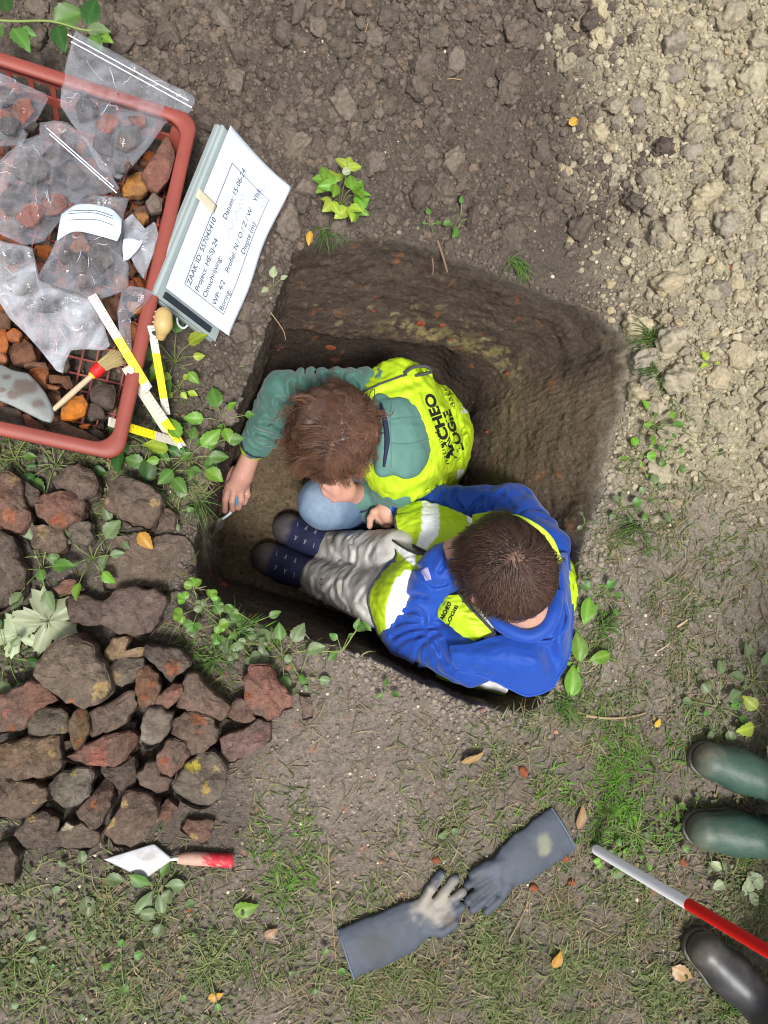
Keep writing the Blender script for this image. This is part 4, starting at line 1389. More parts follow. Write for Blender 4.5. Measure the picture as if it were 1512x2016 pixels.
    print_on('lettering', 'LOGIE', (884, 1232), (902, 1194), 9, fb, M_ink, vest, bold=.03)
    rod('piping', GF[:, -1], .003, M_pipe, vest, 6, n=40)
    low, GL = panel('back_panel', [[(862, 1322, -.14), (905, 1332, -.10), (940, 1325, -.07), (985, 1340, -.03)], [(858, 1332, -.17), (900, 1346, -.13), (950, 1350, -.10), (1000, 1358, -.06)],
                                   [(875, 1340, -.21), (920, 1352, -.18), (960, 1362, -.15), (990, 1370, -.12)]], 20, 40, lambda U, V_: (V_ > .62) & (U < .75), .004, 21)
    rod('piping', GL[-1], .003, M_pipe, vest, 6, n=40)
    rim_, GR = panel('back_panel', [[(930, 1014, .02), (985, 1008, .06), (1040, 1022, .08), (1085, 1055, .08), (1108, 1105, .06)], [(930, 1030, .01), (985, 1026, .05), (1030, 1040, .07), (1070, 1070, .07), (1092, 1115, .05)],
                                    [(935, 1060, -.02), (985, 1060, .02), (1020, 1070, .03), (1050, 1090, .03), (1070, 1120, .02)]], 16, 50, lambda U, V_: V_ > 5, .004, 25)
    # jacket hem showing between vest and trousers
    G = sheet([PP(r) for r in [[(738, 1140, -.15), (760, 1110, -.14), (786, 1078, -.165)], [(762, 1148, -.075), (784, 1120, -.085), (805, 1088, -.10)]]], 10, 20, .002)
    v, q = thick_grid(G, .003)
    obj('jacket_hem', v, q, M_blue, jacket)
    # trousers
    tr = Sdf(lo, hi, .0045)
    for a, k_, h_, ph in ((ankR, kneeR, hipR, 1.0), (ankL, kneeL, hipL, 4.0)):
        tr.cap(a, k_, .050, .066, k=.02, wr=(.0035, 55, ph))
        tr.cap(k_, h_, .068, .088, k=.02)
    tr.cap(hipL, hipR, .10, .10, k=.03)
    tr.near(lambda p: .004 * fbm(p, 16, 3) + .002 * (fbm(p + 9, 22, 2, ridged=True) - .55))
    tr.near(grooves([[(652, 1050), (658, 1085), (690, 1112)], [(660, 1140), (640, 1165), (632, 1185)], [(690, 1060), (700, 1090), (695, 1110)], [(672, 1150), (675, 1175), (690, 1200)], [(655, 1150), (662, 1180), (680, 1195)], [(720, 1160), (705, 1185), (720, 1205)], [(735, 1075), (725, 1100), (740, 1120)], [(618, 1140), (620, 1160), (630, 1170)]], .004, 4))
    v, q = tr.mesh()
    dirt = sstep(.05, .35, fbm(v + 3, 14, 4))[:, None] * .45
    cuffd = np.exp(-(np.minimum(np.linalg.norm(v - ankR, axis=1), np.linalg.norm(v - ankL, axis=1)) / .08) ** 2)[:, None]
    mud = np.clip(dirt + .35 * cuffd, 0, .75)
    trousers = obj('trousers', v, q, M_trou, root, cols=S(192, 188, 184, .9) * (1 - mud) + S(146, 134, 116, .8) * mud)
    tb = bvh(v, q)
    print_on('emblem', 'C3', (634, 1153), (636, 1139), 7, tb, M_pipe, trousers, bold=.02, lift=.001)
    for pts in ([(650, 1165), (655, 1140), (675, 1120), (690, 1112)], [(676, 1085), (690, 1062), (708, 1052)]):
        w = on_surface(crom(pts, 14), tb, .0004)
        w = w[~np.isnan(w[:, 0])]
        if len(w) > 4: rod('seam', w, .0011, M_tseam, trousers, 5, n=20)
    # walking shoes
    for an, toe in ((ankR, W(558, 1036, PIT_Z + .035)), (ankL, W(517, 1094, PIT_Z + .035))):
        heel = np.array([an[0], an[1], PIT_Z + .04])
        d_ = toe - heel; d_[2] = 0; Ls = np.linalg.norm(d_); d_ /= Ls
        sh = Sdf(np.minimum(heel, toe) - .1, np.maximum(heel, toe) + .12, .0042)
        mid = heel + d_ * Ls * .55
        n_ = np.cross((0, 0, 1), d_)
        sh.chain([heel, mid, toe - d_ * .015], [.040, .047, .044], k=.02, flat=((0, 0, 1), 1.12))
        sh.cap(heel + (0, 0, .05), heel + d_ * .05 + (0, 0, .035), .046, .040, k=.03)
        sh.cap(mid + (0, 0, .015), mid - d_ * .06 + (0, 0, .05), .030, .034, k=.02)
        sh.cutplane(heel * (1, 1, 0) + (0, 0, PIT_Z + .016), (0, 0, -1))
        sh.near(lambda p: .0022 * fbm(p, 40, 3))
        v, q = sh.mesh()
        t_ = (v - heel) @ d_ / Ls
        cap_ = sstep(.80, .90, t_ + .16 * fbm(v, 34, 3)) 
        edge = sstep(PIT_Z + .045, PIT_Z + .028, v[:, 2])
        mudm = np.clip(np.maximum(cap_, edge) * (.75 + .6 * fbm(v + 2, 24, 3)), 0, 1)[:, None]
        shoe = obj('shoe', v, q, M_shoe, root, cols=S(34, 38, 66) * (1 - mudm) + S(84, 75, 67, .8) * mudm)
        so = Sdf(np.minimum(heel, toe) - .1, np.maximum(heel, toe) + .1, .0045)
        so.chain([heel, mid, toe - d_ * .013], [.043, .050, .047], k=.02)
        so.cutplane(heel * (1, 1, 0) + (0, 0, PIT_Z + .020), (0, 0, 1)); so.cutplane(heel * (1, 1, 0) + (0, 0, PIT_Z + .001), (0, 0, -1))
        v2, q2 = so.mesh()
        obj('sole', v2, q2, M_pipe, shoe)
        sb = bvh(v, q)
        for i in range(5):
            c_ = heel + d_ * Ls * (.38 + .09 * i)
            ln_ = []
            for e in np.linspace(-.024, .024, 9):
                h_, nn, _, _ = sb.ray_cast(Vector(c_ + n_ * e + d_ * (.008 if i % 2 else -.008) * e / .026 + np.array((0, 0, .2))), Vector((0, 0, -1)))
                if h_ is not None: ln_.append(np.array(h_) + (0, 0, .0012))
            if len(ln_) > 4: rod('lace', ln_[0:3], .0010, M_lace, shoe, 5); rod('lace', ln_[-3:], .0010, M_lace, shoe, 5)
    # hair
    M3 = np.stack([s, f, u], 1)
    hv = Sdf(hc - .19, hc + .19, .0045)
    hv.ell(hc + u * .022 - f * .008, (.084, .102, .092), M3, k=.02, amp=.005, fr=20)
    hv.ell(hc + u * .012 + f * .055, (.070, .052, .062), M3, k=.03, amp=.008, fr=24)
    hv.ell(hc + f * .100 - u * .065, (.075, .075, .075), M3, k=.02, op='sub')
    for e in (-1, 1): hv.ell(hc + s * .094 * e - u * .012, (.020, .024, .034), M3, k=.012, op='sub')
    hv.cutplane(hc - u * .055 - f * .06, -u * .8 - f * .35)
    v, q = hv.mesh()
    whorl = np.array((-.10, -.42, .90)); whorl /= np.linalg.norm(whorl)
    dv_ = (v - hc) @ M3 / np.array((.09, .108, .098)); dv_ /= np.linalg.norm(dv_, axis=1)[:, None]
    bare = np.exp(-((1 - dv_ @ whorl) / .02)) * .45
    cc = S(58, 42, 36) * (1 + .4 * fbm(v, 70, 3))[:, None]
    cc = cc * (1 - bare[:, None]) + S(186, 146, 128) * bare[:, None]
    obj('hair', v, q, M_hair, root, cols=np.clip(cc, .004, 1))
    comb = lambda d: np.column_stack([.10 * np.ones(len(d)), np.where(d[:, 1] > -.35, .35, -.1), np.zeros(len(d))])
    hair_obj(root, hc + u * .022 - f * .006, s, f, u, (.083, .100, .092), whorl, comb, 7500, .068, 23, S(66, 48, 40), S(84, 62, 52), grav=.42, curl=.28, r0=.0006, lift=.02, steps=12, locks=14, gather=.5, swirl=.55)
    return root
build_green()
build_blue()
# ================================================================== CRATE, FINDS, BOARD
M_crate = mat('red_plastic', S(160, 78, 66, .60), 0.55, noise=(25, 0.12), bump=(300, 0.15, 0.001), spec=0.4)
M_stone = mat('weathered_brick', None, 0.94, noise=(70, 0.5), bump=(80, 0.9, 0.010), spec=0.12, bump2=(330, 0.9, 0.003))
def add_spots(m):
    nt = m.node_tree; N, Lk = nt.nodes, nt.links
    a = N.new('ShaderNodeAttribute'); a.attribute_name = 'Spot'
    col_n = next(n for n in N if n.type == 'ATTRIBUTE' and n.attribute_name == 'Col')
    tgt = col_n.outputs['Color'].links[0].to_socket
    nz = N.new('ShaderNodeTexNoise'); nz.inputs['Scale'].default_value = 75; nz.inputs['Detail'].default_value = 7; nz.inputs['Roughness'].default_value = .65
    tc = next(n for n in N if n.type == 'TEX_COORD')
    Lk.new(tc.outputs['Object'], nz.inputs['Vector'])
    ad = N.new('ShaderNodeMath'); ad.operation = 'MULTIPLY_ADD'; ad.inputs[1].default_value = 1.5
    Lk.new(nz.outputs['Fac'], ad.inputs[0]); Lk.new(a.outputs['Alpha'], ad.inputs[2])
    mr = N.new('ShaderNodeMapRange'); mr.inputs['From Min'].default_value = 1.36; mr.inputs['From Max'].default_value = 1.48
    Lk.new(ad.outputs[0], mr.inputs['Value'])
    mu = N.new('ShaderNodeMath'); mu.operation = 'MULTIPLY'; mu.inputs[1].default_value = .85
    Lk.new(mr.outputs[0], mu.inputs[0])
    gt = N.new('ShaderNodeMath'); gt.operation = 'GREATER_THAN'; gt.inputs[1].default_value = .05
    Lk.new(a.outputs['Alpha'], gt.inputs[0])
    m2 = N.new('ShaderNodeMath'); m2.operation = 'MULTIPLY'
    Lk.new(mu.outputs[0], m2.inputs[0]); Lk.new(gt.outputs[0], m2.inputs[1])
    mx = N.new('ShaderNodeMix'); mx.data_type = 'RGBA'
    Lk.new(m2.outputs[0], mx.inputs[0]); Lk.new(col_n.outputs['Color'], mx.inputs[6]); Lk.new(a.outputs['Color'], mx.inputs[7])
    Lk.new(mx.outputs[2], tgt)
add_spots(M_stone)
M_shard = mat('fired_clay', None, 0.85, noise=(70, 0.45), bump=(120, 0.8, 0.006), spec=0.25, bump2=(500, 0.4, 0.0015))
M_film = film_mat('clear_plastic_film', S(226, 230, 240, .9), 0.085)
M_film2 = film_mat('milky_plastic_film', S(230, 234, 242, .9), 0.26)
M_crease = film_mat('crease_film', S(236, 240, 248, .9), 0.55)  # whiter film for the glints painted along bag folds
M_zip = mat('zip_strip', S(214, 218, 226), 0.35, spec=0.6)
M_paper = mat('white_paper', S(226, 234, 250, .72), 0.7, noise=(14, 0.03))
M_label = mat('label_paper', S(216, 232, 246, .72), 0.7, noise=(20, 0.04))
M_alu = mat('grey_plastic_case', S(176, 190, 190, .6), 0.45, noise=(30, 0.06), spec=0.5)
M_black = mat('black_rubber_strip', S(36, 42, 50), 0.6)
M_inkp = mat('printed_ink', S(38, 42, 60), 0.8)
M_inkf = mat('faint_pencil', S(188, 198, 222, .72), 0.8)
M_tape = mat('masking_tape', S(226, 218, 190, .7), 0.6)
M_wood = mat('turned_wood', S(206, 176, 116, .7), 0.5, noise=(40, 0.12), spec=0.4)
M_pale = mat('bare_wood', S(204, 184, 152, .7), 0.7, noise=(60, 0.15))
M_steel = mat('muddy_steel', None, 0.55, noise=(40, 0.15), metallic=0.35, spec=0.5, bump=(120, 0.2, 0.001))
M_red = mat('red_paint', S(214, 40, 38, .7), 0.5)
M_yel = mat('yellow_paint', S(232, 200, 50, .7), 0.5)
M_brist = mat('bristle', S(196, 176, 124, .7), 0.8)
M_rule = mat('folding_rule', None, 0.55, noise=(90, 0.12), spec=0.35)
M_tick = mat('rule_marks', S(50, 48, 44), 0.7)

def resamp_world(poly, n):
    return resample(poly, n)
def lump_from_outline(poly3, h, seed, n=34, dome=.14, tilt=.12, up=np.array((0, 0, 1.0)), depth=None, edge=.10, rough=.006):
    "a broken stone or sherd whose top outline is poly3 (world points); it stands h thick"
    r = np.random.default_rng(seed)
    p = resample(poly3, n)
    c = p.mean(0)
    # knock the corners about a little
    jag = perlin(p * 55 + seed) * rough * 1.1
    rad = p - c
    rl = np.linalg.norm(rad, axis=1)[:, None]
    p = p + rad / rl * jag[:, None]
    size = rl.mean()
    rings = []
    tv = r.normal(size=3); tv -= (tv @ up) * up; tv /= np.linalg.norm(tv)
    prof = [(.90, -1.0), (.98, -.70), (1.0, -.36), (.995, -.12), (.965, -.03), (.90, 0.0), (.70, .05), (.45, .085), (.20, .10)]
    fac = [(r.normal(size=2), r.uniform(.15, .6), r.uniform(.22, .6)) for _ in range(3)]
    ax1 = np.cross(up, tv)
    for k, z in prof:
        q = c + (p - c) * k
        zz = np.full(n, z * h if z < 0 else 0.0)
        if z >= -.05:
            zz = zz + dome * size * (1 - k ** 2) + tilt * ((q - c) @ tv) - tilt * 0.0
            for nv_, off_, sl_ in fac:                      # broken faces falling away from the top
                nv2 = nv_ / np.linalg.norm(nv_)
                zz = zz - sl_ * np.maximum(((q - c) @ (tv * nv2[0] + ax1 * nv2[1])) - off_ * size, 0)
            zz = np.maximum(zz, -.6 * h)
            zz = zz + rough * 1.3 * perlin(q * 38 + seed * 1.7) + rough * .6 * perlin(q * 95 + seed)
        else:
            zz = zz + tilt * ((q - c) @ tv) * (1 + z) + rough * .5 * perlin(np.column_stack([q[:, :2], zz]) * 60 + seed)
        q = q + up * zz[:, None]
        q = q + (rough * .5 * np.stack([perlin(q * 70 + a * 7 + seed) for a in (1, 2, 3)], 1))
        rings.append(q)
    v = np.concatenate(rings + [(c + up * (dome * size))[None], (c - up * h)[None]])
    m = len(prof)
    i = np.arange(m * n).reshape(m, n)
    q = np.stack([i[:-1], np.roll(i, -1, 1)[:-1], np.roll(i, -1, 1)[1:], i[1:]], -1).reshape(-1, 4)
    top = np.stack([i[-1], np.roll(i[-1], -1), np.full(n, m * n)], 1)
    bot = np.stack([np.roll(i[0], -1), i[0], np.full(n, m * n + 1)], 1)
    a, b, cc = v[q[5 * n][0]], v[q[5 * n][1]], v[q[5 * n][2]]
    if np.cross(b - a, cc - a) @ up < 0: q, top, bot = q[:, ::-1], top[:, ::-1], bot[:, ::-1]
    return v, q, np.concatenate([top, bot])
def spot_attr(o, v, spots):
    "colour of mortar and fresh breaks, with a soft mask that the material roughens"
    q = PIX(v)
    c = np.zeros((len(v), 4), np.float32)
    for sx, sy, rad, col in spots:
        k = np.clip(1.0 - .5 * np.hypot(q[:, 0] - sx, q[:, 1] - sy) / rad, 0, 1)
        m = k > c[:, 3]
        c[m, :3] = col
        c[m, 3] = k[m]
    o.data.attributes.new('Spot', 'FLOAT_COLOR', 'POINT').data.foreach_set('color', c.ravel())
def stone_cols(v, base, alt, seed, spots=(), dust=.45, amt=.5, split=False):
    n1 = fbm(v + seed, 18, 3)
    c = np.tile(base, (len(v), 1))
    m = sstep(.08, .30, n1)[:, None] * amt
    c = c * (1 - m) + alt * m
    d = sstep(-.15, .25, fbm(v + seed * 2 + 5, 11, 3))[:, None] * dust      # dried soil stuck to it
    c = c * (1 - d) + S(100, 88, 78, .9) * d
    c = c * (1 + .22 * fbm(v + 3 + seed, 60, 2))[:, None]
    q = PIX(v)
    for sx, sy, rad, col in (spots if not split else ()):
        k = np.clip(1.25 - np.hypot(q[:, 0] - sx, q[:, 1] - sy) / rad + .7 * fbm(v + seed, 45, 2), 0, 1)
        k = sstep(.25, .6, k)[:, None]
        c = c * (1 - k) + col * k
    c = c * .84 + S(104, 93, 84, .9) * .16 * (dust > .5) + c * .16 * (dust <= .5)
    return np.clip(c, .01, .8)

# ---- crate frame: c = 0 at the rim plane, floor at c = -CD
CR_BR, CR_TR = P(239, 906, .165), P(391, 228, .165)
e1 = CR_TR - CR_BR; CLEN = np.linalg.norm(e1); e1 /= CLEN
perp = np.cross((0, 0, 1.0), e1); perp[2] = 0; perp /= np.linalg.norm(perp)
if perp[0] > 0: perp = -perp
TIL = math.radians(7)
e2 = perp * math.cos(TIL) + np.array((0, 0, 1)) * math.sin(TIL)
en = np.cross(e2, e1)
if en[2] < 0: en = -en
CWID, CD = .42, .15
def CL(a, b, c): return CR_BR + e2 * a + e1 * b + en * c
def PC(px, py, c):
    "point on the crate-parallel plane at height c seen at a pixel"
    d = RAY(px, py); o = CR_BR + en * c
    return CAMP + d * (((o - CAMP) @ en) / (d @ en))
def PCN(pts, c): return np.array([PC(a, b, c) for a, b in pts])

def box_local(a0, a1, b0, b1, c0, c1, skew=None):
    pts = np.array([CL(a, b, c) for a in (a0, a1) for b in (b0, b1) for c in (c0, c1)])
    f = np.array([(0, 1, 3, 2), (4, 6, 7, 5), (0, 4, 5, 1), (2, 3, 7, 6), (0, 2, 6, 4), (1, 5, 7, 3)])
    return pts, f
crate = thing('crate', 'red-brown plastic crate full of bagged and loose finds beside the pit', 'crate', CL(CWID / 2, CLEN / 2, -CD))
TAP, RC = .030, .032
def rrect(ins, c, n=10, rc=RC):
    "rounded rectangle of the crate inset by ins at height c"
    out = []
    for (ca, cb, t0) in ((CWID - ins - rc, CLEN - ins - rc, 0), (ins + rc, CLEN - ins - rc, 90), (ins + rc, ins + rc, 180), (CWID - ins - rc, ins + rc, 270)):
        for t in np.linspace(t0, t0 + 90, n):
            out.append((ca + rc * math.cos(math.radians(t)), cb + rc * math.sin(math.radians(t)), c))
    return out
def loft_crate(name, secs, m=M_crate):
    R_ = [np.array([CL(*q) for q in rrect(i_, c_)]) for i_, c_ in secs]
    n = len(R_[0]); k = len(R_)
    v = np.concatenate(R_)
    i = np.arange(k * n).reshape(k, n)
    nxt = np.roll(i, -1, 0)
    q = np.stack([i, np.roll(i, -1, 1), np.roll(nxt, -1, 1), nxt], -1).reshape(-1, 4)
    return obj(name, v, q, m, crate)
loft_crate('rim', [(0, -.022), (-.001, -.004), (.003, .001), (.022, .001), (.0245, -.003), (.0245, -.010), (.006, -.012), (.005, -.022)])
# walls of upright slats between solid bands, so that the slots are real openings
def wall_side(side):
    L_ = CLEN if side in 'RL' else CWID
    def pt(t, d, c):
        "t along the side, d outwards-inwards thickness, c height"
        ins = .008 + TAP * (-c) / CD + d
        if side == 'R': return CL(ins, t, c)
        if side == 'L': return CL(CWID - ins, t, c)
        if side == 'B': return CL(t, ins, c)
        return CL(t, CLEN - ins, c)
    w = thing('side_wall', None, None, pt(L_ / 2, 0, -CD)); w.parent = crate; w.location = WL[w.name] - WL[crate.name]
    def slab(name, t0, t1, c0, c1, th=.004, d0=0.0):
        v = np.array([pt(t, d, c) for t in (t0, t1) for d in (d0, d0 + th) for c in (c0, c1)])
        f = np.array([(0, 1, 3, 2), (4, 6, 7, 5), (0, 4, 5, 1), (2, 3, 7, 6), (0, 2, 6, 4), (1, 5, 7, 3)])
        return obj(name, v, f, M_crate, w, smooth=False)
    a0, a1 = RC, L_ - RC
    slab('band', a0 - .02, a1 + .02, -.030, -.006)
    slab('band', a0 - .02, a1 + .02, -.078, -.060)
    slab('band', a0 - .02, a1 + .02, -CD, -CD + .022)
    ns = int((a1 - a0) / .036)
    for i in range(ns + 1):
        t = a0 + (a1 - a0) * i / ns
        slab('slat', t - .005, t + .005, -.062, -.028, .003)
        if i % 2 == 0: slab('slat', t - .005, t + .005, -CD + .020, -.076, .003)
for sd_ in 'RLBT': wall_side(sd_)
for sx in (0, 1):
    for sy in (0, 1):                                     # rounded corner posts
        pts = []
        for c in (-.004, -CD):
            ins = .008 + TAP * (-c) / CD
            ca, cb = (ins + RC if sx == 0 else CWID - ins - RC), (ins + RC if sy == 0 else CLEN - ins - RC)
            t0 = {(1, 1): 0, (0, 1): 90, (0, 0): 180, (1, 0): 270}[(sx, sy)]
            for rr in (RC, RC - .004):
                pts.append([CL(ca + rr * math.cos(math.radians(t)), cb + rr * math.sin(math.radians(t)), c) for t in np.linspace(t0, t0 + 90, 9)])
        A_, B_, C_, D_ = [np.array(k) for k in pts]
        v = np.concatenate([A_, C_, D_, B_])
        i = np.arange(36).reshape(4, 9); nx_ = np.roll(i, -1, 0)
        obj('corner_post', v, np.stack([i[:, :-1], i[:, 1:], nx_[:, 1:], nx_[:, :-1]], -1).reshape(-1, 4), M_crate, crate)
floor_g = thing('floor_grid', None, None, CL(CWID / 2, CLEN / 2, -CD)); floor_g.parent = crate; floor_g.location = WL[floor_g.name] - WL[crate.name]
for i in range(13):
    a = .045 + i * (CWID - .09) / 12
    v, f = box_local(a - .0018, a + .0018, .038, CLEN - .038, -CD - .002, -CD + .004)
    obj('bar', v, f, M_crate, floor_g, smooth=False)
for i in range(20):
    b = .045 + i * (CLEN - .09) / 19
    v, f = box_local(.038, CWID - .038, b - .0018, b + .0018, -CD - .001, -CD + .0035)
    obj('bar', v, f, M_crate, floor_g, smooth=False)

# ---- loose sherds and brick lumps in the crate (outlines in photo pixels)
z5 = lambda pts: [(x / 5.4, 600 + y / 5.4) for x, y in pts]
z4 = lambda pts: [(x / 4.725, 350 + y / 4.725) for x, y in pts]
z2 = lambda pts: [(x / 2.52, y / 2.52) for x, y in pts]
OR, BRN, DK, RD = S(184, 104, 50, .6), S(118, 82, 62, .7), S(86, 74, 67, .75), S(140, 84, 66, .7)
OR2 = S(206, 124, 40, .65)
SHERDS = [
 (z5([(65, 290), (150, 240), (230, 300), (200, 385), (80, 370)]), -.065, .03, OR, 'small bright orange sherd under the corner of the crumpled bag'),
 (z5([(-60, 240), (50, 260), (85, 420), (50, 500), (-60, 480)]), -.07, .03, OR, 'orange sherd at the left edge of the crate contents'),
 (z5([(100, 430), (240, 350), (330, 420), (400, 560), (300, 610), (130, 620), (90, 500)]), -.075, .045, BRN, 'rough brown brick lump above the grey trowel blade'),
 (z5([(310, 690), (400, 640), (510, 700), (500, 900), (430, 860), (340, 760)]), -.08, .03, OR, 'orange tile piece behind the grey trowel blade'),
 (z5([(510, 740), (740, 750), (770, 860), (700, 890), (640, 820), (520, 835)]), -.09, .02, BRN, 'flat brown sherd left of the brush handle'),
 (z5([(490, 835), (640, 870), (610, 905), (500, 895)]), -.075, .012, OR, 'thin orange sliver left of the brush handle'),
 (z5([(510, 900), (620, 920), (640, 1010), (570, 1060), (515, 970)]), -.09, .025, BRN, 'small dull brown sherd touching the brush handle end'),
 (z5([(640, 1220), (645, 1080), (730, 980), (880, 955), (935, 1050), (900, 1160), (760, 1218)]), -.075, .03, OR2, 'brightest orange tile piece below the brush handle'),
 (z5([(955, 900), (1030, 820), (1200, 845), (1245, 960), (1205, 1095), (1120, 1105), (960, 1010)]), -.085, .04, DK, 'rounded grey stone against the right crate wall'),
 (z5([(920, 1050), (1020, 1040), (1110, 1110), (1100, 1190), (960, 1225), (915, 1150)]), -.10, .03, DK, 'dark earthy lump below the rounded grey stone'),
 (z5([(470, 1270), (640, 1225), (900, 1335), (1130, 1475), (1150, 1545), (1000, 1505), (600, 1405), (490, 1375)]), -.085, .035, S(112, 88, 74, .8), 'long curved dark tile along the lower crate wall'),
 (z5([(235, 1160), (300, 1165), (455, 1285), (445, 1340), (330, 1315), (245, 1240)]), -.085, .025, RD, 'pinkish brown sherd under the point of the grey trowel'),
 (z5([(-60, 1050), (120, 1080), (235, 1140), (240, 1250), (150, 1245), (-60, 1190)]), -.10, .035, DK, 'dark lump under the grey trowel blade near the lower wall'),
 (z5([(930, 1330), (1010, 1305), (1100, 1375), (1115, 1465), (1000, 1410)]), -.10, .02, DK, 'small grey sherd in the lower right corner of the crate'),
 (z5([(840, 1280), (960, 1260), (940, 1325), (870, 1320)]), -.10, .012, OR, 'tiny orange chip above the long curved tile'),
 (z5([(-60, 480), (50, 500), (65, 600), (0, 650), (-60, 640)]), -.075, .03, S(190, 120, 84, .7), 'pale orange chunk above the grey trowel at the crate left'),
 (z4([(1185, 1150), (1395, 1135), (1385, 1210), (1260, 1265), (1185, 1210)]), -.06, .02, OR2, 'orange sherd beside the crate rim left of the wooden knob'),
 (z4([(1110, 1330), (1240, 1320), (1365, 1395), (1280, 1480), (1215, 1570), (1115, 1450)]), -.075, .03, OR, 'rusty orange lump under the edge of the clear bag by the rim'),
 (z4([(960, 1130), (1100, 1095), (1195, 1180), (1185, 1310), (1000, 1295)]), -.075, .035, BRN, 'brown brick lump between the folding rule and the rim'),
 (z2([(700, 870), (755, 780), (832, 650), (874, 760), (835, 885), (780, 955), (728, 930)]), -.055, .03, S(136, 94, 82, .75), 'large flat reddish sherd standing in the upper right crate corner'),
 (z2([(603, 930), (660, 850), (700, 848), (738, 930), (700, 972), (610, 962)]), -.07, .03, S(196, 136, 66, .7), 'ochre stone below the large top bag'),
 (z2([(718, 1000), (760, 952), (808, 980), (802, 1030), (750, 1048)]), -.06, .03, S(120, 106, 96, .85), 'grey rounded pebble beside the right crate wall'),
 (z2([(662, 1050), (720, 1045), (742, 1080), (710, 1112)]), -.08, .02, S(180, 124, 72, .7), 'small ochre chip below the grey rounded pebble'),
 (z4([(1230, 270), (1330, 260), (1400, 330), (1380, 420), (1290, 380)]), -.10, .025, BRN, 'brown chip under the small bag by the right wall'),
 (z5([(-60, 60), (90, 40), (120, 130), (90, 240), (-60, 250)]), -.08, .035, BRN, 'dark brown brick piece under the crumpled bag at the left'),
 (z5([(620, 600), (720, 560), (760, 650), (700, 720), (640, 700)]), -.13, .02, DK, 'dark lump on the crate floor beside the bag tip'),
 (z5([(240, 560), (330, 600), (480, 600), (520, 690), (380, 650), (260, 660)]), -.085, .03, BRN, 'brown sherd between the brick lump and the orange tile'),
]
for i, (poly, c, h, colr, lab) in enumerate(SHERDS):
    p3 = PCN(poly, c)
    v, q, t = lump_from_outline(p3, h, 500 + i, 26, dome=.12, tilt=random.uniform(-.15, .15), up=en, rough=.0028)
    cc = stone_cols(v, colr, S(112, 88, 72, .8), 500 + i, dust=.28, amt=.5)
    o = obj('sherd', v, q, M_shard, cols=cc, ftri=t)
    tag(o, lab, 'sherd', 'loose finds in the crate')
# a bed of small sherds nobody could count fills the gaps deeper down
pp = []
n = 380
aa, bb = rng.uniform(.05, CWID - .05, n), rng.uniform(.05, CLEN - .05, n)
keep = ~((aa < .20) & (bb > .08) & (bb < .24))
aa, bb = aa[keep], bb[keep]
pos = np.array([CL(a, b, -CD + .018 + .02 * r_) for a, b, r_ in zip(aa, bb, rng.random(len(aa)))])
pal = np.array([OR * .8, BRN, DK, RD, BRN, DK])
v, f, c = scatter(mid_lumps, pos, rng.uniform(.009, .020, (len(pos), 3)), rot_rand(len(pos)), pal[rng.integers(0, 6, len(pos))] * rng.uniform(.7, 1.1, (len(pos), 1)))
obj('sherd_bed', v, f, M_shard, cols=c, smooth=False, kind='stuff')

# ---- plastic bags
def bag_mesh(poly3, h, seed, n=110, rings=30, wr=.007, sag=.0, up=en):
    p = resample(poly3, n)
    c = p.mean(0)
    V = []
    for k in np.linspace(1, 0.02, rings):
        q = c + (p - c) * k
        d = np.sqrt(np.clip(1 - k ** 2.6, 0, 1))
        w1 = fbm(q * (1, 1, 1) + seed, 9, 2, ridged=True)
        w2 = fbm(q * (2.0, .7, 1) + seed * 3, 15, 2, ridged=True)
        w3 = fbm(q * (.7, 2.0, 1) + seed * 5, 19, 2, ridged=True)
        z = h * d + wr * min(1, (1 - k) * 8 + .15) * (1.2 * w1 + 1.0 * w2 + .7 * w3 - 1.4)
        V.append(q + up * z[:, None])
    v = np.concatenate(V)
    i = np.arange(rings * n).reshape(rings, n)
    q = np.stack([i[:-1], np.roll(i, -1, 1)[:-1], np.roll(i, -1, 1)[1:], i[1:]], -1).reshape(-1, 4)
    under = v - up * (.0 + h * .5) * 1.0
    return v, q
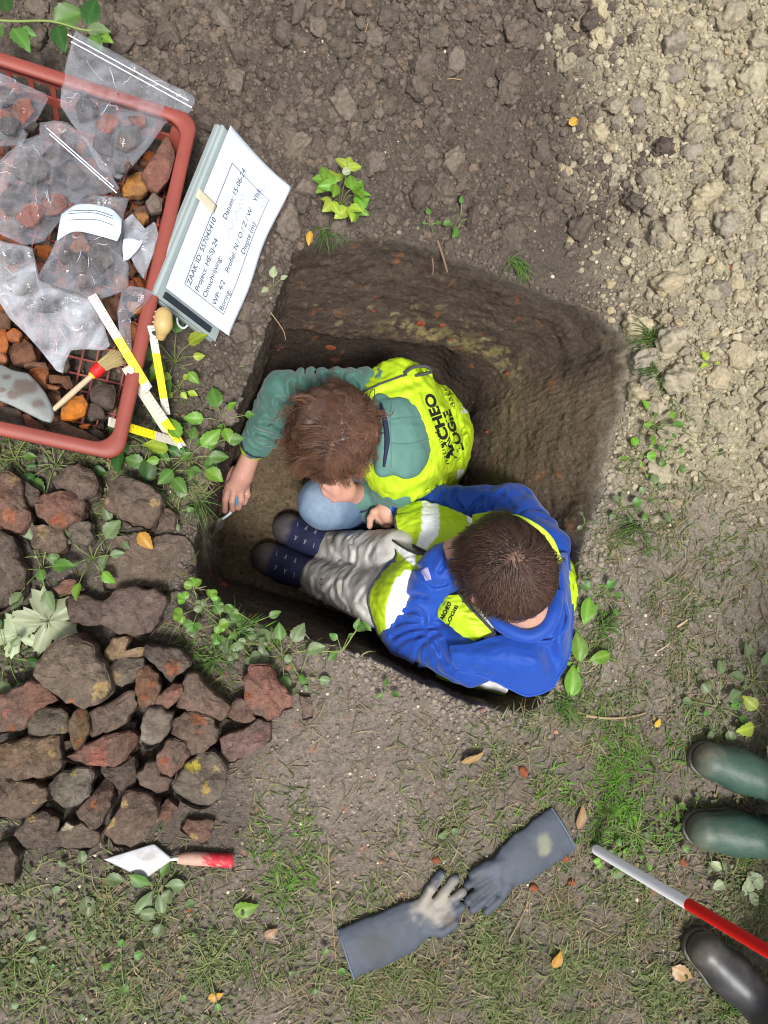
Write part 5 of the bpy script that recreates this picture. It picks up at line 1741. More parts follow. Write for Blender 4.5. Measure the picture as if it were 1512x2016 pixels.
def make_bag(poly, c, h, seed, label, film, zipline=None, wr=.007, fill=None, short=None):
    p3 = PCN(poly, c)
    base = p3.mean(0)
    b = thing('finds_bag', label, 'plastic bag', base, 'bags of finds in the crate')
    v, q = bag_mesh(p3, h, seed, wr=wr)
    obj('film', v, q, film, b)
    rr_ = np.random.default_rng(seed)                       # pale rods painted as line glints along folds of the film
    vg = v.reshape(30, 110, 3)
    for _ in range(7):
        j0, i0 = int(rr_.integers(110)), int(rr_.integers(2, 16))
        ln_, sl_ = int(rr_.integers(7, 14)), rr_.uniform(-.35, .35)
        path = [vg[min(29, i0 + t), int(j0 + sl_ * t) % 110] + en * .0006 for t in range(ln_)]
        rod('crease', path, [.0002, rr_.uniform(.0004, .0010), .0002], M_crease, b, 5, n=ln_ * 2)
    v2, q2 = bag_mesh(p3, -.012, seed + 50, rings=12, wr=.003)
    obj('film', v2 - en * .004, q2, film, b)
    if zipline:
        a, bb_, off = zipline
        tt = np.linspace(0, 1, 16)[:, None]
        for k in (0, off):
            L = PCN([tuple(np.array(a) * (1 - t) + np.array(bb_) * t + np.array((k * .5, k))) for t in tt[:, 0]], c + .012)
            rod('zip_strip', L, .0013, M_zip, b, 5, n=24)
    if fill:
        cen_ = np.array(poly).mean(0)
        fc_ = np.mean([(a[0], a[1]) for a in fill], 0)
        for j, (fx, fy, fr_, colr) in enumerate(fill):
            dx_, dy_ = fx - fc_[0], fy - fc_[1]
            place = ('upper ' if dy_ < -8 else 'lower ' if dy_ > 8 else 'middle ') + ('left' if dx_ < -8 else 'right' if dx_ > 8 else 'centre')
            ring = [(fx + fr_ * math.cos(t) * random.uniform(.55, 1.35), fy + fr_ * math.sin(t) * random.uniform(.55, 1.35)) for t in np.linspace(0, 2 * math.pi, 6, endpoint=False) + random.uniform(0, 1)]
            vv, qq, tt_ = lump_from_outline(PCN(ring, c + h * .35), .012, seed * 10 + j, 18, dome=.04, tilt=random.uniform(-.3, .3), up=en, rough=.003)
            o = obj('sherd', vv, qq, M_shard, smooth=False, cols=stone_cols(vv, colr, BRN, seed + j, dust=.4), ftri=tt_)
            tag(o, ('reddish' if colr[0] > .12 else 'dark grey') + ' sherd, ' + place + ', sealed inside the ' + short, 'sherd', 'sherds inside the ' + short)
    return b
OO = S(160, 84, 58, .55)
GR = S(78, 72, 70, .7)
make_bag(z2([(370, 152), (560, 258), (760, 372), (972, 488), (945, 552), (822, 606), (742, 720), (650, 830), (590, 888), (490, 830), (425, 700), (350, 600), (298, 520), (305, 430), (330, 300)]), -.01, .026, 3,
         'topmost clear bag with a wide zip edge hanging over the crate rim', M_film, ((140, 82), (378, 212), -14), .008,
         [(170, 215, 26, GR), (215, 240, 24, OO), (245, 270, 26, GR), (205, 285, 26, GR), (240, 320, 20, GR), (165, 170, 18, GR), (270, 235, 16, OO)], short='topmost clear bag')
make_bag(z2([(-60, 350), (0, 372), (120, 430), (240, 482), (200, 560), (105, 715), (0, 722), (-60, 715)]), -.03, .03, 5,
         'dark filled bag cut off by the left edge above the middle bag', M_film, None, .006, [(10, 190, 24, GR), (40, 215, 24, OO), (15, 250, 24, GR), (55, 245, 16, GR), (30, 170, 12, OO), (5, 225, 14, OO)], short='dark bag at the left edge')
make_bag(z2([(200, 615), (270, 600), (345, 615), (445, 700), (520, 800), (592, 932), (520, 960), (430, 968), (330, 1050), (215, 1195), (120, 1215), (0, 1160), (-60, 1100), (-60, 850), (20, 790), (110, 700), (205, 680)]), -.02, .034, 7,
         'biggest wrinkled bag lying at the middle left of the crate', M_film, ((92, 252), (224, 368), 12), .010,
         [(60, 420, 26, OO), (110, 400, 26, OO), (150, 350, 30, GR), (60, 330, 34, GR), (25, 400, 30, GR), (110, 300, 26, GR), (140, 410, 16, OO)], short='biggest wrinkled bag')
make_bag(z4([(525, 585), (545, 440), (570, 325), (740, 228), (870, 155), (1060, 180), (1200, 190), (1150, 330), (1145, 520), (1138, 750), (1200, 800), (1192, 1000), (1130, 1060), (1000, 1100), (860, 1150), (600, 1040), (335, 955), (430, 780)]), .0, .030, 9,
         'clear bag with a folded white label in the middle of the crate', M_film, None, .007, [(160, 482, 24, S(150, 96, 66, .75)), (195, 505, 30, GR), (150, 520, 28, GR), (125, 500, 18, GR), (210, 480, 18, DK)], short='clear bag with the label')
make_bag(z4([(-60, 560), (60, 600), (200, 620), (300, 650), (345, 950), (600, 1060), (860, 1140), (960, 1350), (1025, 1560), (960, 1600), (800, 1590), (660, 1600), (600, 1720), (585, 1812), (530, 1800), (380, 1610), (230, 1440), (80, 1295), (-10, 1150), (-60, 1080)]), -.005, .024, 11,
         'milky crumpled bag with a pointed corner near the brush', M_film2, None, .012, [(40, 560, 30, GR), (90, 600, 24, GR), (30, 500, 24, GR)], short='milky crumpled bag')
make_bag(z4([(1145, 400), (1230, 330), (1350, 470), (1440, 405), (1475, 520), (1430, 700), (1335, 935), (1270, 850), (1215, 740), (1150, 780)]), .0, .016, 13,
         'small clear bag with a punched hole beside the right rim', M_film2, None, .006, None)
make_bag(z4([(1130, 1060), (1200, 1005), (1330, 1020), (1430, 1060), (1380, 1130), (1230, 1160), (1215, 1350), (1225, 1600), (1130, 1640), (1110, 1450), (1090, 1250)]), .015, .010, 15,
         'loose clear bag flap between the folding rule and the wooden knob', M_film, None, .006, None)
# folded label in the bag
G = sheet([PCN(z4(r), c) for r, c in (([(570, 335), (745, 240), (1010, 275), (1135, 385)], .034), ([(558, 400), (745, 330), (990, 360), (1130, 450)], .044), ([(545, 480), (745, 430), (960, 450), (1120, 520)], .044), ([(530, 585), (700, 500), (900, 535), (1090, 590)], .036))], 24, 30, .0015, 20)
v, f = thick_grid(G, .0006)
lab = tag(obj('paper_label', v, f, M_label), 'folded pale blue-white paper label inside the clear middle bag', 'label')
lb = bvh(v, f)
for i, y in enumerate((318, 340, 400)):
    w = on_surface(crom(z4([(640, y - 6), (760, y - 12), (900, y - 8), (1050, y + 40)]), 14), lb, .0004)
    w = w[~np.isnan(w[:, 0])]
    if len(w) > 4: rod('printed_line', w, .0006, M_inkp, lab, 4, n=20)
v, f = thick_grid(sheet([PCN(z4(r), .022) for r in ([(1150, 570), (1215, 560), (1330, 595)], [(1140, 650), (1200, 660), (1280, 670)], [(1150, 770), (1190, 760), (1210, 745)])], 10, 10, .001), .0006)
tag(obj('paper_label', v, f, M_label), 'small white paper slip with a torn point by the punched bag', 'label')

# ---- grey muddy trowel lying in the crate
def flat_plate(poly3, th, up, n=60, dish=0.0):
    p = resample(poly3, n); c = p.mean(0)
    ks = (1, .92, .84, .76, .68, .6, .52, .44, .36, .28, .2, .12)
    rings = [c + (p - c) * k + up * (dish * (1 - k ** 2)) for k in ks]
    v = np.concatenate(rings + [(c + up * dish)[None]])
    lo_ = v - up * th
    nk = len(ks)
    i = np.arange(nk * n).reshape(nk, n)
    q = np.stack([i[:-1], np.roll(i, -1, 1)[:-1], np.roll(i, -1, 1)[1:], i[1:]], -1).reshape(-1, 4)
    t = np.stack([i[-1], np.roll(i[-1], -1), np.full(n, nk * n)], 1)
    N_ = len(v)
    side = np.stack([i[0], i[0] + N_, np.roll(i[0], -1) + N_, np.roll(i[0], -1)], 1)
    a, b, d = v[q[0][0]], v[q[0][1]], v[q[0][2]]
    if np.cross(b - a, d - a) @ up < 0: q, t, side = q[:, ::-1], t[:, ::-1], side[:, ::-1]
    return np.concatenate([v, lo_]), np.concatenate([q, q[:, ::-1] + N_, side]), np.concatenate([t, t[:, ::-1] + N_])
blade = PCN(z5([(-330, 600), (-150, 610), (40, 642), (115, 690), (300, 728), (400, 830), (485, 935), (545, 1060), (582, 1172), (552, 1258), (460, 1240), (300, 1162), (150, 1085), (0, 1022), (-200, 930), (-330, 850)]), -.045)
tw = thing('trowel', 'large muddy grey trowel blade lying on the finds in the crate', 'trowel', blade.mean(0))
v, q, t = flat_plate(blade, .002, en, dish=.004)
qx = PIX(v)
mud = np.zeros(len(v))
for mx, my, mr in ((50, 762, 26), (27, 776, 14), (74, 795, 14), (12, 742, 10), (5, 768, 8)):
    mud = np.maximum(mud, sstep(1.25, .75, np.hypot((qx[:, 0] - mx) / mr, (qx[:, 1] - my) / (mr * .62)) + .5 * fbm(v, 70, 2)))
obj('blade', v, q, M_steel, tw, ftri=t, cols=S(150, 154, 152, .5) * (1 - mud[:, None]) + S(86, 76, 70) * mud[:, None])
rod('tang', [PC(-60, 760, -.04), PC(-80, 745, -.01), PC(-95, 735, .0)], .005, M_pipe, tw)
rod('handle', [PC(-95, 735, .0), PC(-140, 700, .005), PC(-185, 665, .005)], [.012, .016, .013], M_wood, tw, 14)

# ---- brush
br = thing('brush', 'round paint brush with pale wooden handle and red ferrule in the crate', 'brush', PC(170, 750, -.05))
h0, h1, h2, h3 = PC(105, 807, -.050), PC(179, 741, -.042), PC(199, 722, -.040), PC(236, 700, -.048)
rod('handle', [h0, h0 * .6 + h1 * .4, h1], [.0045, .0058, .0052], M_pale, br, 12)
rod('collar', [h1 * 1.0, h1 * .8 + h2 * .2], .0075, M_yel, br, 14)
rod('ferrule', [h1 * .85 + h2 * .15, h1 * .5 + h2 * .5, h2], [.009, .0125, .0125], M_red, br, 16)
L = []
ax = (h3 - h2) / np.linalg.norm(h3 - h2); sx_ = np.cross(ax, en); sy_ = np.cross(ax, sx_)
for i in range(260):
    a, r_ = random.uniform(0, 6.28), math.sqrt(random.random())
    o0 = (sx_ * math.cos(a) + sy_ * math.sin(a)) * r_
    ln = random.uniform(.75, 1.05)
    L.append([h2 - ax * .004 + o0 * .0105, h2 + (h3 - h2) * .5 * ln + o0 * .0135, h2 + (h3 - h2) * ln + o0 * random.uniform(.013, .021)])
v, q = tubes(np.array(L), np.array([.0008, .0008, .0005]), 3)
obj('bristles', v, q, M_brist, br)

# ---- folding rule, half open across the rim
fr = thing('folding_rule', 'white and yellow folding rule leaning zigzag over the crate rim', 'ruler', P(300, 800, .03))
def rule_seg(a, b, wd, marks, th=.0032, flip=0):
    a, b = np.array(a), np.array(b)
    d = b - a; L_ = np.linalg.norm(d); d /= L_
    toc = CAMP - (a + b) / 2; toc[2] = abs(toc[2]); upv = np.array((0, 0, 1.0)) - d * d[2]; upv /= np.linalg.norm(upv)
    s_ = np.cross(d, upv)
    n_ = 40
    ts = np.linspace(0, 1, n_)
    prof = [(-.5, 0), (-.5, 1), (-.44, 1.12), (.44, 1.12), (.5, 1), (.5, 0)]
    V = np.array([[a + d * L_ * t + s_ * wd * x + upv * th * y for x, y in prof] for t in ts])
    i = np.arange(n_ * 6).reshape(n_, 6)
    q = np.stack([i[:-1], np.roll(i[:-1], -1, 1), np.roll(i[1:], -1, 1), i[1:]], -1).reshape(-1, 4)
    ends = np.concatenate([[(i[0, 0], i[0, k], i[0, k + 1]) for k in range(1, 5)], [(i[-1, 0], i[-1, k + 1], i[-1, k]) for k in range(1, 5)]])
    cc = np.tile(S(206, 200, 184, .8), (n_ * 6, 1))
    tt = np.repeat(ts, 6)
    for m0, m1 in marks: cc[(tt >= m0) & (tt <= m1)] = S(236, 214, 30, .85)
    seg = obj('segment', V.reshape(-1, 3), q, M_rule, fr, cols=cc, ftri=ends, smooth=False)
    tv, tf = [], []
    for j in range(int(L_ / .010)):                       # centimetre marks
        t = .010 * (j + .5); h_ = wd * (.5 if j % 5 == 0 else .28)
        o_ = a + d * t + upv * th * 1.16 - s_ * wd * .44
        k = len(tv)
        tv += [o_ - d * .0004, o_ + d * .0004, o_ + d * .0004 + s_ * h_, o_ - d * .0004 + s_ * h_]
        tf.append((k, k + 1, k + 2, k + 3))
    obj('scale_marks', np.array(tv), np.array(tf), M_tick, seg, smooth=False)
    return seg
rule_seg(P(181, 582, .20), P(292, 766, .155), .0165, [(.45, .93)])
rule_seg(P(255, 728, .165), P(359, 880, .03), .0165, [(.62, .95)])
rule_seg(P(247, 722, .170), P(340, 868, .036), .0160, [])
rule_seg(P(213, 830, .17), P(352, 872, .034), .0165, [(.18, .62)])
rule_seg(P(298, 640, .17), P(328, 815, .06), .0145, [(.30, .82)])
for a in (P(290, 763, .162), P(356, 876, .040), P(258, 730, .176)):
    rod('hinge', [a, a + (0, 0, .003)], .006, M_steel_h if 'M_steel_h' in globals() else M_zip, fr, 12)

# ---- hand tool with a turned wooden knob on the rim
aw = thing('awl', 'hand tool with a round varnished wooden knob resting on the crate rim', 'tool', P(318, 650, .10))
rod('knob', [P(322, 607, .195), P(322, 618, .20), P(321, 640, .20), P(318, 655, .19), P(316, 664, .18)], [.004, .0155, .0175, .0105, .0085], M_wood, aw, 20, n=24)
rod('shaft', [P(316, 662, .18), P(300, 650, .16), P(296, 610, .15), P(298, 575, .15)], .004, M_pipe, aw)
rod('wire_binding', [P(303 + 4 * math.sin(i * 1.9), 590 + i * 3.4, .158 + .004 * math.cos(i * 1.9)) for i in range(16)], .0016, M_zip, aw, 5, n=70)

# ---- find board: shallow grey case leaning on the crate, printed sheet taped to it
bA, bB, bC, bD = P(437, 236, .175), P(541, 384, .028), P(416, 686, .028), P(304, 580, .175)
bd = thing('document_case', 'grey document case with a printed sheet leaning against the crate', 'case', (bB + bC) / 2)
ul = (bA - bD + bB - bC) / 2; BL = np.linalg.norm(ul); ul /= BL
vs_ = (bB - bA + bC - bD) / 2; vs_ -= (vs_ @ ul) * ul; BW = np.linalg.norm(vs_); vs_ /= BW
bn = np.cross(ul, vs_)
if bn[2] < 0: bn = -bn
bo = bD
def BP(u_, v_, w_): return bo + ul * u_ + vs_ * v_ + bn * w_
def case_box(name, u0, u1, v0, v1, w0, w1, m, bev=.004, parent=bd):
    pr = [(0, 0, w0), (0, 0, w1 - bev), (bev, bev, w1)]
    V = []
    for iu, iv, w_ in pr:
        V += [BP(u0 + iu, v0 + iv, w_), BP(u1 - iu, v0 + iv, w_), BP(u1 - iu, v1 - iv, w_), BP(u0 + iu, v1 - iv, w_)]
    f = [(3, 2, 1, 0), (8, 9, 10, 11)]
    for k in (0, 4):
        for j in range(4): f.append((k + j, k + (j + 1) % 4, k + 4 + (j + 1) % 4, k + 4 + j))
    return obj(name, np.array(V), np.array(f), m, parent, smooth=False)
case_box('case_body', 0, BL, 0, BW, -.026, -.012, M_alu)
case_box('case_lid', 0.001, BL - .001, 0.001, BW - .001, -.0115, -.001, M_alu)
case_box('clip_strip', .006, .018, .02, BW - .03, -.001, .004, M_black, .001)
rod('latch', [BP(-.002, BW * .45, -.02), BP(-.012, BW * .5, -.02), BP(-.012, BW * .58, -.02), BP(-.002, BW * .62, -.02)], .0022, M_zip, bd, 6, n=20)
# the sheet: its lower and right edges curl away from the case
PU0, PU1, PV0, PV1 = .022, BL + .006, .012, BW + .012
def sheet_pt(u_, v_):
    a = np.clip((v_ - PV0) / (PV1 - PV0), 0, 1); b = np.clip((u_ - PU0) / (PU1 - PU0), 0, 1)
    lift = .004 + .012 * a ** 3 * (.4 + .6 * np.sin(b * math.pi * 1.6) ** 2) + .004 * (1 - b) ** 4 + .010 * a ** 4 * b ** 4
    return bo + np.multiply.outer(u_, ul) + np.multiply.outer(v_, vs_) + np.multiply.outer(lift, bn)
U_, V_ = np.meshgrid(np.linspace(PU0, PU1, 40), np.linspace(PV0, PV1, 30), indexing='ij')
G = sheet_pt(U_.ravel(), V_.ravel()).reshape(40, 30, 3)
v, f = thick_grid(G, .0004)
sh = tag(obj('printed_sheet', v, f, M_paper), 'white printed find form taped to the grey document case', 'paper')
def sheet_text(body, u0, v0, size, bold=0.0, m=M_inkp, spacing=1.0):
    tv, tt = text_mesh(body, size, bold, spacing)
    w = sheet_pt(PU0 + u0 + tv[:, 0], PV0 + v0 - tv[:, 1]) + bn * .0007
    obj('lettering', w, tt, m, sh, smooth=False)
PL, PH = PU1 - PU0, PV1 - PV0
k = PL / .345
fu0, fu1, fv0, fv1 = .030 * k, PL - .055 * k, .036, PH - .034
for (a, b) in (((fu0, fv0), (fu1, fv0)), ((fu1, fv0), (fu1, fv1)), ((fu1, fv1), (fu0, fv1)), ((fu0, fv1), (fu0, fv0))):
    uu = np.linspace(PU0 + a[0], PU0 + b[0], 26); vv = np.linspace(PV0 + a[1], PV0 + b[1], 26)
    w = sheet_pt(uu, vv) + bn * .0008
    rod('frame_line', w, .0005, M_inkp, sh, 4, n=30)
gap = (fv1 - fv0)
ts = .0165
sheet_text('ZAAK ID: 557045410', fu0 + .004, fv0 + gap * .13, ts)
sheet_text('Project: HE-SJ-24', fu0 + .004, fv0 + gap * .33, ts)
sheet_text('Datum: 15-06-24', fu0 + .160 * k, fv0 + gap * .33, ts)
sheet_text('Omschrijving:', fu0 + .004, fv0 + gap * .53, ts)
sheet_text('WP: 4/2', fu0 + .004, fv0 + gap * .78, ts)
sheet_text('Profiel: N / O / Z / W', fu0 + .076 * k, fv0 + gap * .78, ts)
sheet_text('Vlak:', fu0 + .236 * k, fv0 + gap * .78, ts)
sheet_text('Boring:', fu0 + .004, fv0 + gap * .96, ts)
sheet_text('Diepte (m):', fu0 + .130 * k, fv0 + gap * .96, ts)
for (u0, v0, L_) in ((.135, .52, .06), (.20, .52, .03), (.25, .85, .025), (.235, .97, .02)):
    pts = [(PU0 + fu0 + u0 * k + L_ * t, PV0 + fv0 + gap * v0 - .004 + .005 * math.sin(t * 19)) for t in np.linspace(0, 1, 14)]
    w = sheet_pt(np.array([a for a, b in pts]), np.array([b for a, b in pts])) + bn * .0008
    rod('pencil_stroke', w, .0005, M_inkf, sh, 4, n=40)
tp = np.array([[sheet_pt(np.array([PU0 + .19 * k + a]), np.array([PV0 + b]))[0] + bn * .0016 for b in np.linspace(-.014, .040, 8)] for a in np.linspace(-.010, .010, 5)])
v, f = thick_grid(tp, .0005)
obj('tape', v, f, M_tape, sh)
# ================================================================== RUBBLE, TOOLS, BOOTS, PLANTS
gh1 = lambda p: float(ground_h(np.array([p[0]]), np.array([p[1]]))[0])
zA = lambda pts: [(x / 2.4387, 880 + y / 2.4387) for x, y in pts]
zB = lambda pts: [(x / 2.4387, 1250 + y / 2.4387) for x, y in pts]
qA = lambda x, y, r, c: (x / 2.4387, 880 + y / 2.4387, r / 2.4387, c)
qB = lambda x, y, r, c: (x / 2.4387, 1250 + y / 2.4387, r / 2.4387, c)
KS = .64
BR1, BR2, BR3 = S(124, 104, 90, KS), S(134, 100, 86, KS), S(112, 98, 88, KS)
RED1, RED2 = S(138, 100, 86, KS), S(162, 112, 98, KS)
GRY, PALE = S(126, 118, 106, KS), S(182, 174, 158, KS)
YM, ORB, SND = S(182, 156, 106, .64), S(164, 104, 74, .6), S(162, 138, 104, .66)
RUB = [
 (zA([(-40, 130), (45, 110), (95, 150), (105, 235), (135, 345), (100, 420), (40, 395), (-40, 385)]), .075, RED1, [qA(60, 160, 40, SND), qA(40, 330, 50, S(170, 110, 84, KS))], 'reddish brick at the left edge just below the crate'),
 (zA([(95, 150), (150, 178), (196, 200), (186, 262), (140, 300), (108, 270)]), .05, BR3, [], 'dark stone wedged behind the reddish left-edge brick'),
 (zA([(248, 160), (290, 108), (380, 68), (440, 125), (468, 180), (445, 228), (390, 248), (330, 205), (268, 195)]), .07, BR1, [], 'dark brown stone nearest the bottom edge of the crate'),
 (zA([(163, 270), (200, 218), (280, 203), (350, 213), (397, 255), (402, 310), (370, 345), (300, 388), (230, 378), (178, 330)]), .075, RED1, [qA(290, 350, 42, ORB), qA(250, 360, 25, S(170, 84, 54, KS))], 'rounded red brick with a bright orange lower break'),
 (zA([(103, 430), (140, 383), (210, 363), (290, 388), (327, 440), (300, 488), (240, 507), (160, 492)]), .06, BR1, [qA(200, 410, 45, SND)], 'oval stone with a sandy patch on its top'),
 (zA([(308, 375), (370, 353), (437, 368), (442, 430), (410, 467), (350, 462), (313, 420)]), .06, GRY, [], 'small grey-brown block beside the oval sandy stone'),
 (zA([(493, 270), (520, 188), (590, 138), (640, 148), (740, 188), (777, 240), (762, 320), (720, 397), (640, 387), (580, 347), (545, 317), (498, 302)]), .085, BR1, [qA(510, 255, 32, SND), qA(735, 265, 38, YM)], 'large brown brick with yellow mortar on two corners'),
 (zA([(757, 310), (800, 293), (847, 330), (837, 387), (790, 402), (753, 377)]), .045, BR2, [], 'small brown stone at the pit side of the mortared brick'),
 (zA([(-40, 400), (60, 430), (82, 500), (112, 590), (106, 690), (60, 762), (-40, 800)]), .06, BR3, [qA(15, 560, 30, GRY)], 'large dark rounded slab cut off by the left edge'),
 (zA([(538, 440), (640, 418), (720, 438), (800, 418), (900, 438), (937, 520), (932, 650), (860, 690), (780, 688), (700, 668), (600, 682), (505, 690), (488, 640), (518, 560)]), .022, S(128, 112, 98, KS), [], 'flat earth-covered slab beside the left pit edge'),
 (zA([(488, 750), (560, 688), (640, 673), (740, 688), (802, 720), (770, 800), (722, 912), (640, 907), (560, 887), (483, 850)]), .075, S(122, 104, 96, KS), [], 'broad purple-brown brick lying below the earth-covered slab'),
 (zA([(308, 730), (400, 713), (485, 738), (490, 850), (420, 862), (328, 837)]), .055, S(112, 96, 88, KS), [], 'dark flat brick left of the broad purple-brown one'),
 (zA([(258, 682), (310, 638), (370, 638), (397, 690), (340, 707), (268, 712)]), .04, RED1, [], 'small red brick bit under the weed leaves'),
 (zB([(153, 190), (200, 88), (260, 23), (350, 8), (430, 58), (492, 140), (522, 235), (517, 290), (460, 347), (390, 347), (300, 322), (228, 262), (163, 217)]), .11, S(136, 120, 104, KS), [qB(485, 260, 62, YM), qB(345, 318, 22, ORB)], 'biggest grey-brown stone of the heap with a yellow mortar corner'),
 (zB([(350, -4), (400, 3), (470, 78), (492, 130), (470, 110), (430, 58), (370, 22)]), .08, S(96, 66, 58, KS), [], 'dark red sliver behind the biggest stone'),
 (zB([(483, 120), (540, 18), (590, -2), (617, 20), (602, 78), (692, 58), (692, 102), (580, 122), (510, 137)]), .07, SND, [], 'ochre stone at the top of the heap'),
 (zB([(508, 155), (540, 123), (600, 108), (682, 113), (692, 150), (650, 212), (590, 252), (533, 237)]), .075, GRY, [qB(550, 205, 40, SND)], 'grey stone with an ochre spot below the ochre one'),
 (zB([(688, 100), (700, 48), (760, 58), (860, 73), (897, 100), (907, 155), (860, 192), (815, 227), (780, 192), (738, 140)]), .08, S(104, 92, 84, KS), [qB(825, 150, 48, ORB)], 'dark stone with a salmon break at the upper right of the heap'),
 (zB([(638, 230), (660, 168), (710, 148), (757, 180), (772, 240), (762, 300), (720, 352), (670, 347), (643, 300)]), .085, S(132, 96, 74, KS), [qB(725, 235, 28, ORB), qB(690, 300, 26, ORB)], 'upright brown brick with orange flecks in mid heap'),
 (zB([(743, 330), (780, 268), (830, 228), (872, 243), (888, 280), (850, 322), (800, 357), (758, 352)]), .085, RED2, [], 'small clean pink-red brick fragment'),
 (zB([(850, 350), (870, 250), (898, 178), (942, 188), (1000, 258), (1107, 345), (1102, 382), (1050, 417), (1000, 392), (940, 372)]), .075, S(136, 110, 98, KS), [], 'large flat reddish slab right of the pink-red fragment'),
 (zB([(1083, 400), (1120, 328), (1160, 293), (1202, 340), (1232, 400), (1170, 427)]), .05, S(132, 104, 92, KS), [], 'small triangular brick between slab and orange-marked brick'),
 (zB([(1168, 220), (1200, 158), (1250, 133), (1302, 158), (1342, 230), (1402, 300), (1402, 350), (1340, 392), (1290, 412), (1230, 382), (1178, 310)]), .075, S(158, 112, 98, KS), [qB(1188, 285, 34, ORB), qB(1240, 330, 18, ORB)], 'rightmost red-brown brick with bright orange marks'),
 (zB([(-40, 300), (60, 258), (150, 213), (262, 290), (267, 320), (160, 367), (130, 432), (60, 472), (-40, 490)]), .085, S(138, 98, 84, KS), [qB(55, 450, 26, ORB), qB(30, 380, 30, RED2)], 'large red brick at the left edge under the biggest stone'),
 (zB([(128, 400), (170, 368), (290, 348), (312, 380), (327, 470), (250, 492), (133, 507)]), .08, S(112, 108, 92, KS), [qB(310, 455, 22, YM)], 'squared grey-green block in the left of the heap'),
 (zB([(323, 450), (350, 368), (385, 343), (412, 370), (422, 470), (400, 527), (360, 542), (333, 500)]), .09, S(126, 100, 70, KS), [qB(385, 375, 24, ORB), qB(375, 515, 26, ORB)], 'narrow upright brick with orange ends'),
 (zB([(423, 380), (480, 343), (600, 278), (642, 278), (637, 370), (590, 442), (500, 472), (428, 492)]), .085, S(126, 102, 90, KS), [], 'plain brown slab right of the narrow orange-ended brick'),
 (zB([(658, 520), (680, 408), (720, 353), (770, 353), (822, 385), (822, 430), (780, 502), (720, 562), (680, 557)]), .095, PALE, [], 'smooth pale grey cobble in the heap'),
 (zB([(818, 430), (880, 378), (940, 368), (1000, 398), (1047, 450), (1042, 510), (990, 552), (920, 577), (880, 542), (828, 490)]), .08, BR1, [qB(950, 405, 42, ORB), qB(965, 460, 22, ORB)], 'rounded brown brick with rust-orange top beside the pale cobble'),
 (zB([(1053, 500), (1190, 438), (1240, 408), (1297, 420), (1302, 512), (1240, 552), (1170, 592), (1110, 622), (1063, 592)]), .06, S(142, 112, 106, KS), [qB(1255, 470, 46, S(150, 108, 104, KS))], 'flat mauve slab at the right end of the heap'),
 (zB([(-40, 540), (120, 503), (277, 498), (287, 610), (257, 697), (120, 702), (-40, 690)]), .09, S(134, 112, 88, KS), [qB(255, 570, 34, YM), qB(60, 560, 30, SND)], 'large squared brick with mossy yellow face at the left edge'),
 (zB([(-40, 692), (120, 704), (217, 730), (222, 800), (160, 842), (90, 892), (-40, 900)]), .07, S(126, 108, 92, KS), [qB(170, 800, 22, YM)], 'broad earthy stone below the mossy squared brick'),
 (zB([(288, 605), (400, 543), (500, 488), (600, 468), (652, 490), (642, 560), (600, 612), (540, 637), (440, 627), (330, 622)]), .095, RED1, [qB(625, 490, 22, ORB), qB(470, 590, 70, S(166, 106, 92, KS))], 'long red wedge-shaped brick across the heap'),
 (zB([(223, 740), (270, 678), (350, 638), (432, 638), (437, 700), (420, 782), (350, 832), (258, 802)]), .085, GRY, [qB(350, 665, 26, S(170, 160, 100, KS))], 'grey wedge stone below the long red brick'),
 (zB([(358, 850), (420, 788), (470, 738), (500, 688), (542, 700), (532, 790), (502, 882), (470, 925), (430, 930)]), .075, S(104, 82, 72, KS), [qB(455, 815, 30, ORB)], 'dark brick with an orange break in the lower heap'),
 (zB([(488, 640), (560, 628), (642, 588), (662, 670), (630, 732), (580, 752), (508, 692)]), .06, S(98, 86, 78, KS), [], 'dark shaded stone under the long red brick'),
 (zB([(743, 590), (790, 518), (840, 498), (892, 520), (907, 590), (870, 642), (820, 692), (768, 672)]), .085, S(134, 104, 90, KS), [qB(790, 610, 34, S(170, 100, 80, KS)), qB(850, 525, 16, ORB)], 'brown brick with a red streak below the pale cobble'),
 (zB([(653, 680), (700, 618), (750, 608), (782, 670), (827, 700), (800, 762), (760, 782), (698, 742)]), .07, S(120, 100, 90, KS), [], 'crumbly brown brick in the lower centre of the heap'),
 (zB([(828, 740), (870, 658), (920, 598), (960, 558), (1022, 568), (1082, 640), (1087, 720), (1050, 802), (960, 842), (868, 822), (838, 780)]), .085, GRY, [qB(925, 635, 56, S(200, 184, 70, KS)), qB(1055, 640, 26, YM), qB(985, 730, 40, S(186, 158, 92, KS))], 'grey brick with bright yellow mortar patches'),
 (zB([(498, 950), (560, 848), (590, 768), (650, 758), (722, 780), (752, 832), (742, 922), (700, 982), (620, 1037), (538, 1022)]), .085, BR1, [qB(580, 810, 40, YM), qB(530, 900, 44, YM)], 'large brown brick with a yellow mortar edge above the red trowel'),
 (zB([(768, 820), (800, 798), (847, 830), (832, 882), (790, 902), (763, 870)]), .05, RED1, [], 'small red stone right of the yellow-edged brick'),
 (zB([(868, 940), (900, 893), (980, 888), (1027, 900), (1012, 962), (970, 1007), (908, 972)]), .03, BR2, [qB(930, 975, 26, YM)], 'flat brick piece with a yellow streak above the trowel handle'),
 (zB([(68, 960), (130, 878), (200, 858), (277, 890), (272, 972), (200, 1022), (108, 1022)]), .05, S(112, 98, 88, KS), [qB(150, 880, 22, YM)], 'earthy dark stone at the lower left of the heap'),
 (zB([(278, 960), (320, 898), (390, 898), (472, 950), (462, 1022), (380, 1052), (298, 1032)]), .05, S(120, 104, 92, KS), [qB(318, 925, 28, S(196, 184, 158, KS))], 'earthy stone with a pale fleck behind the trowel point'),
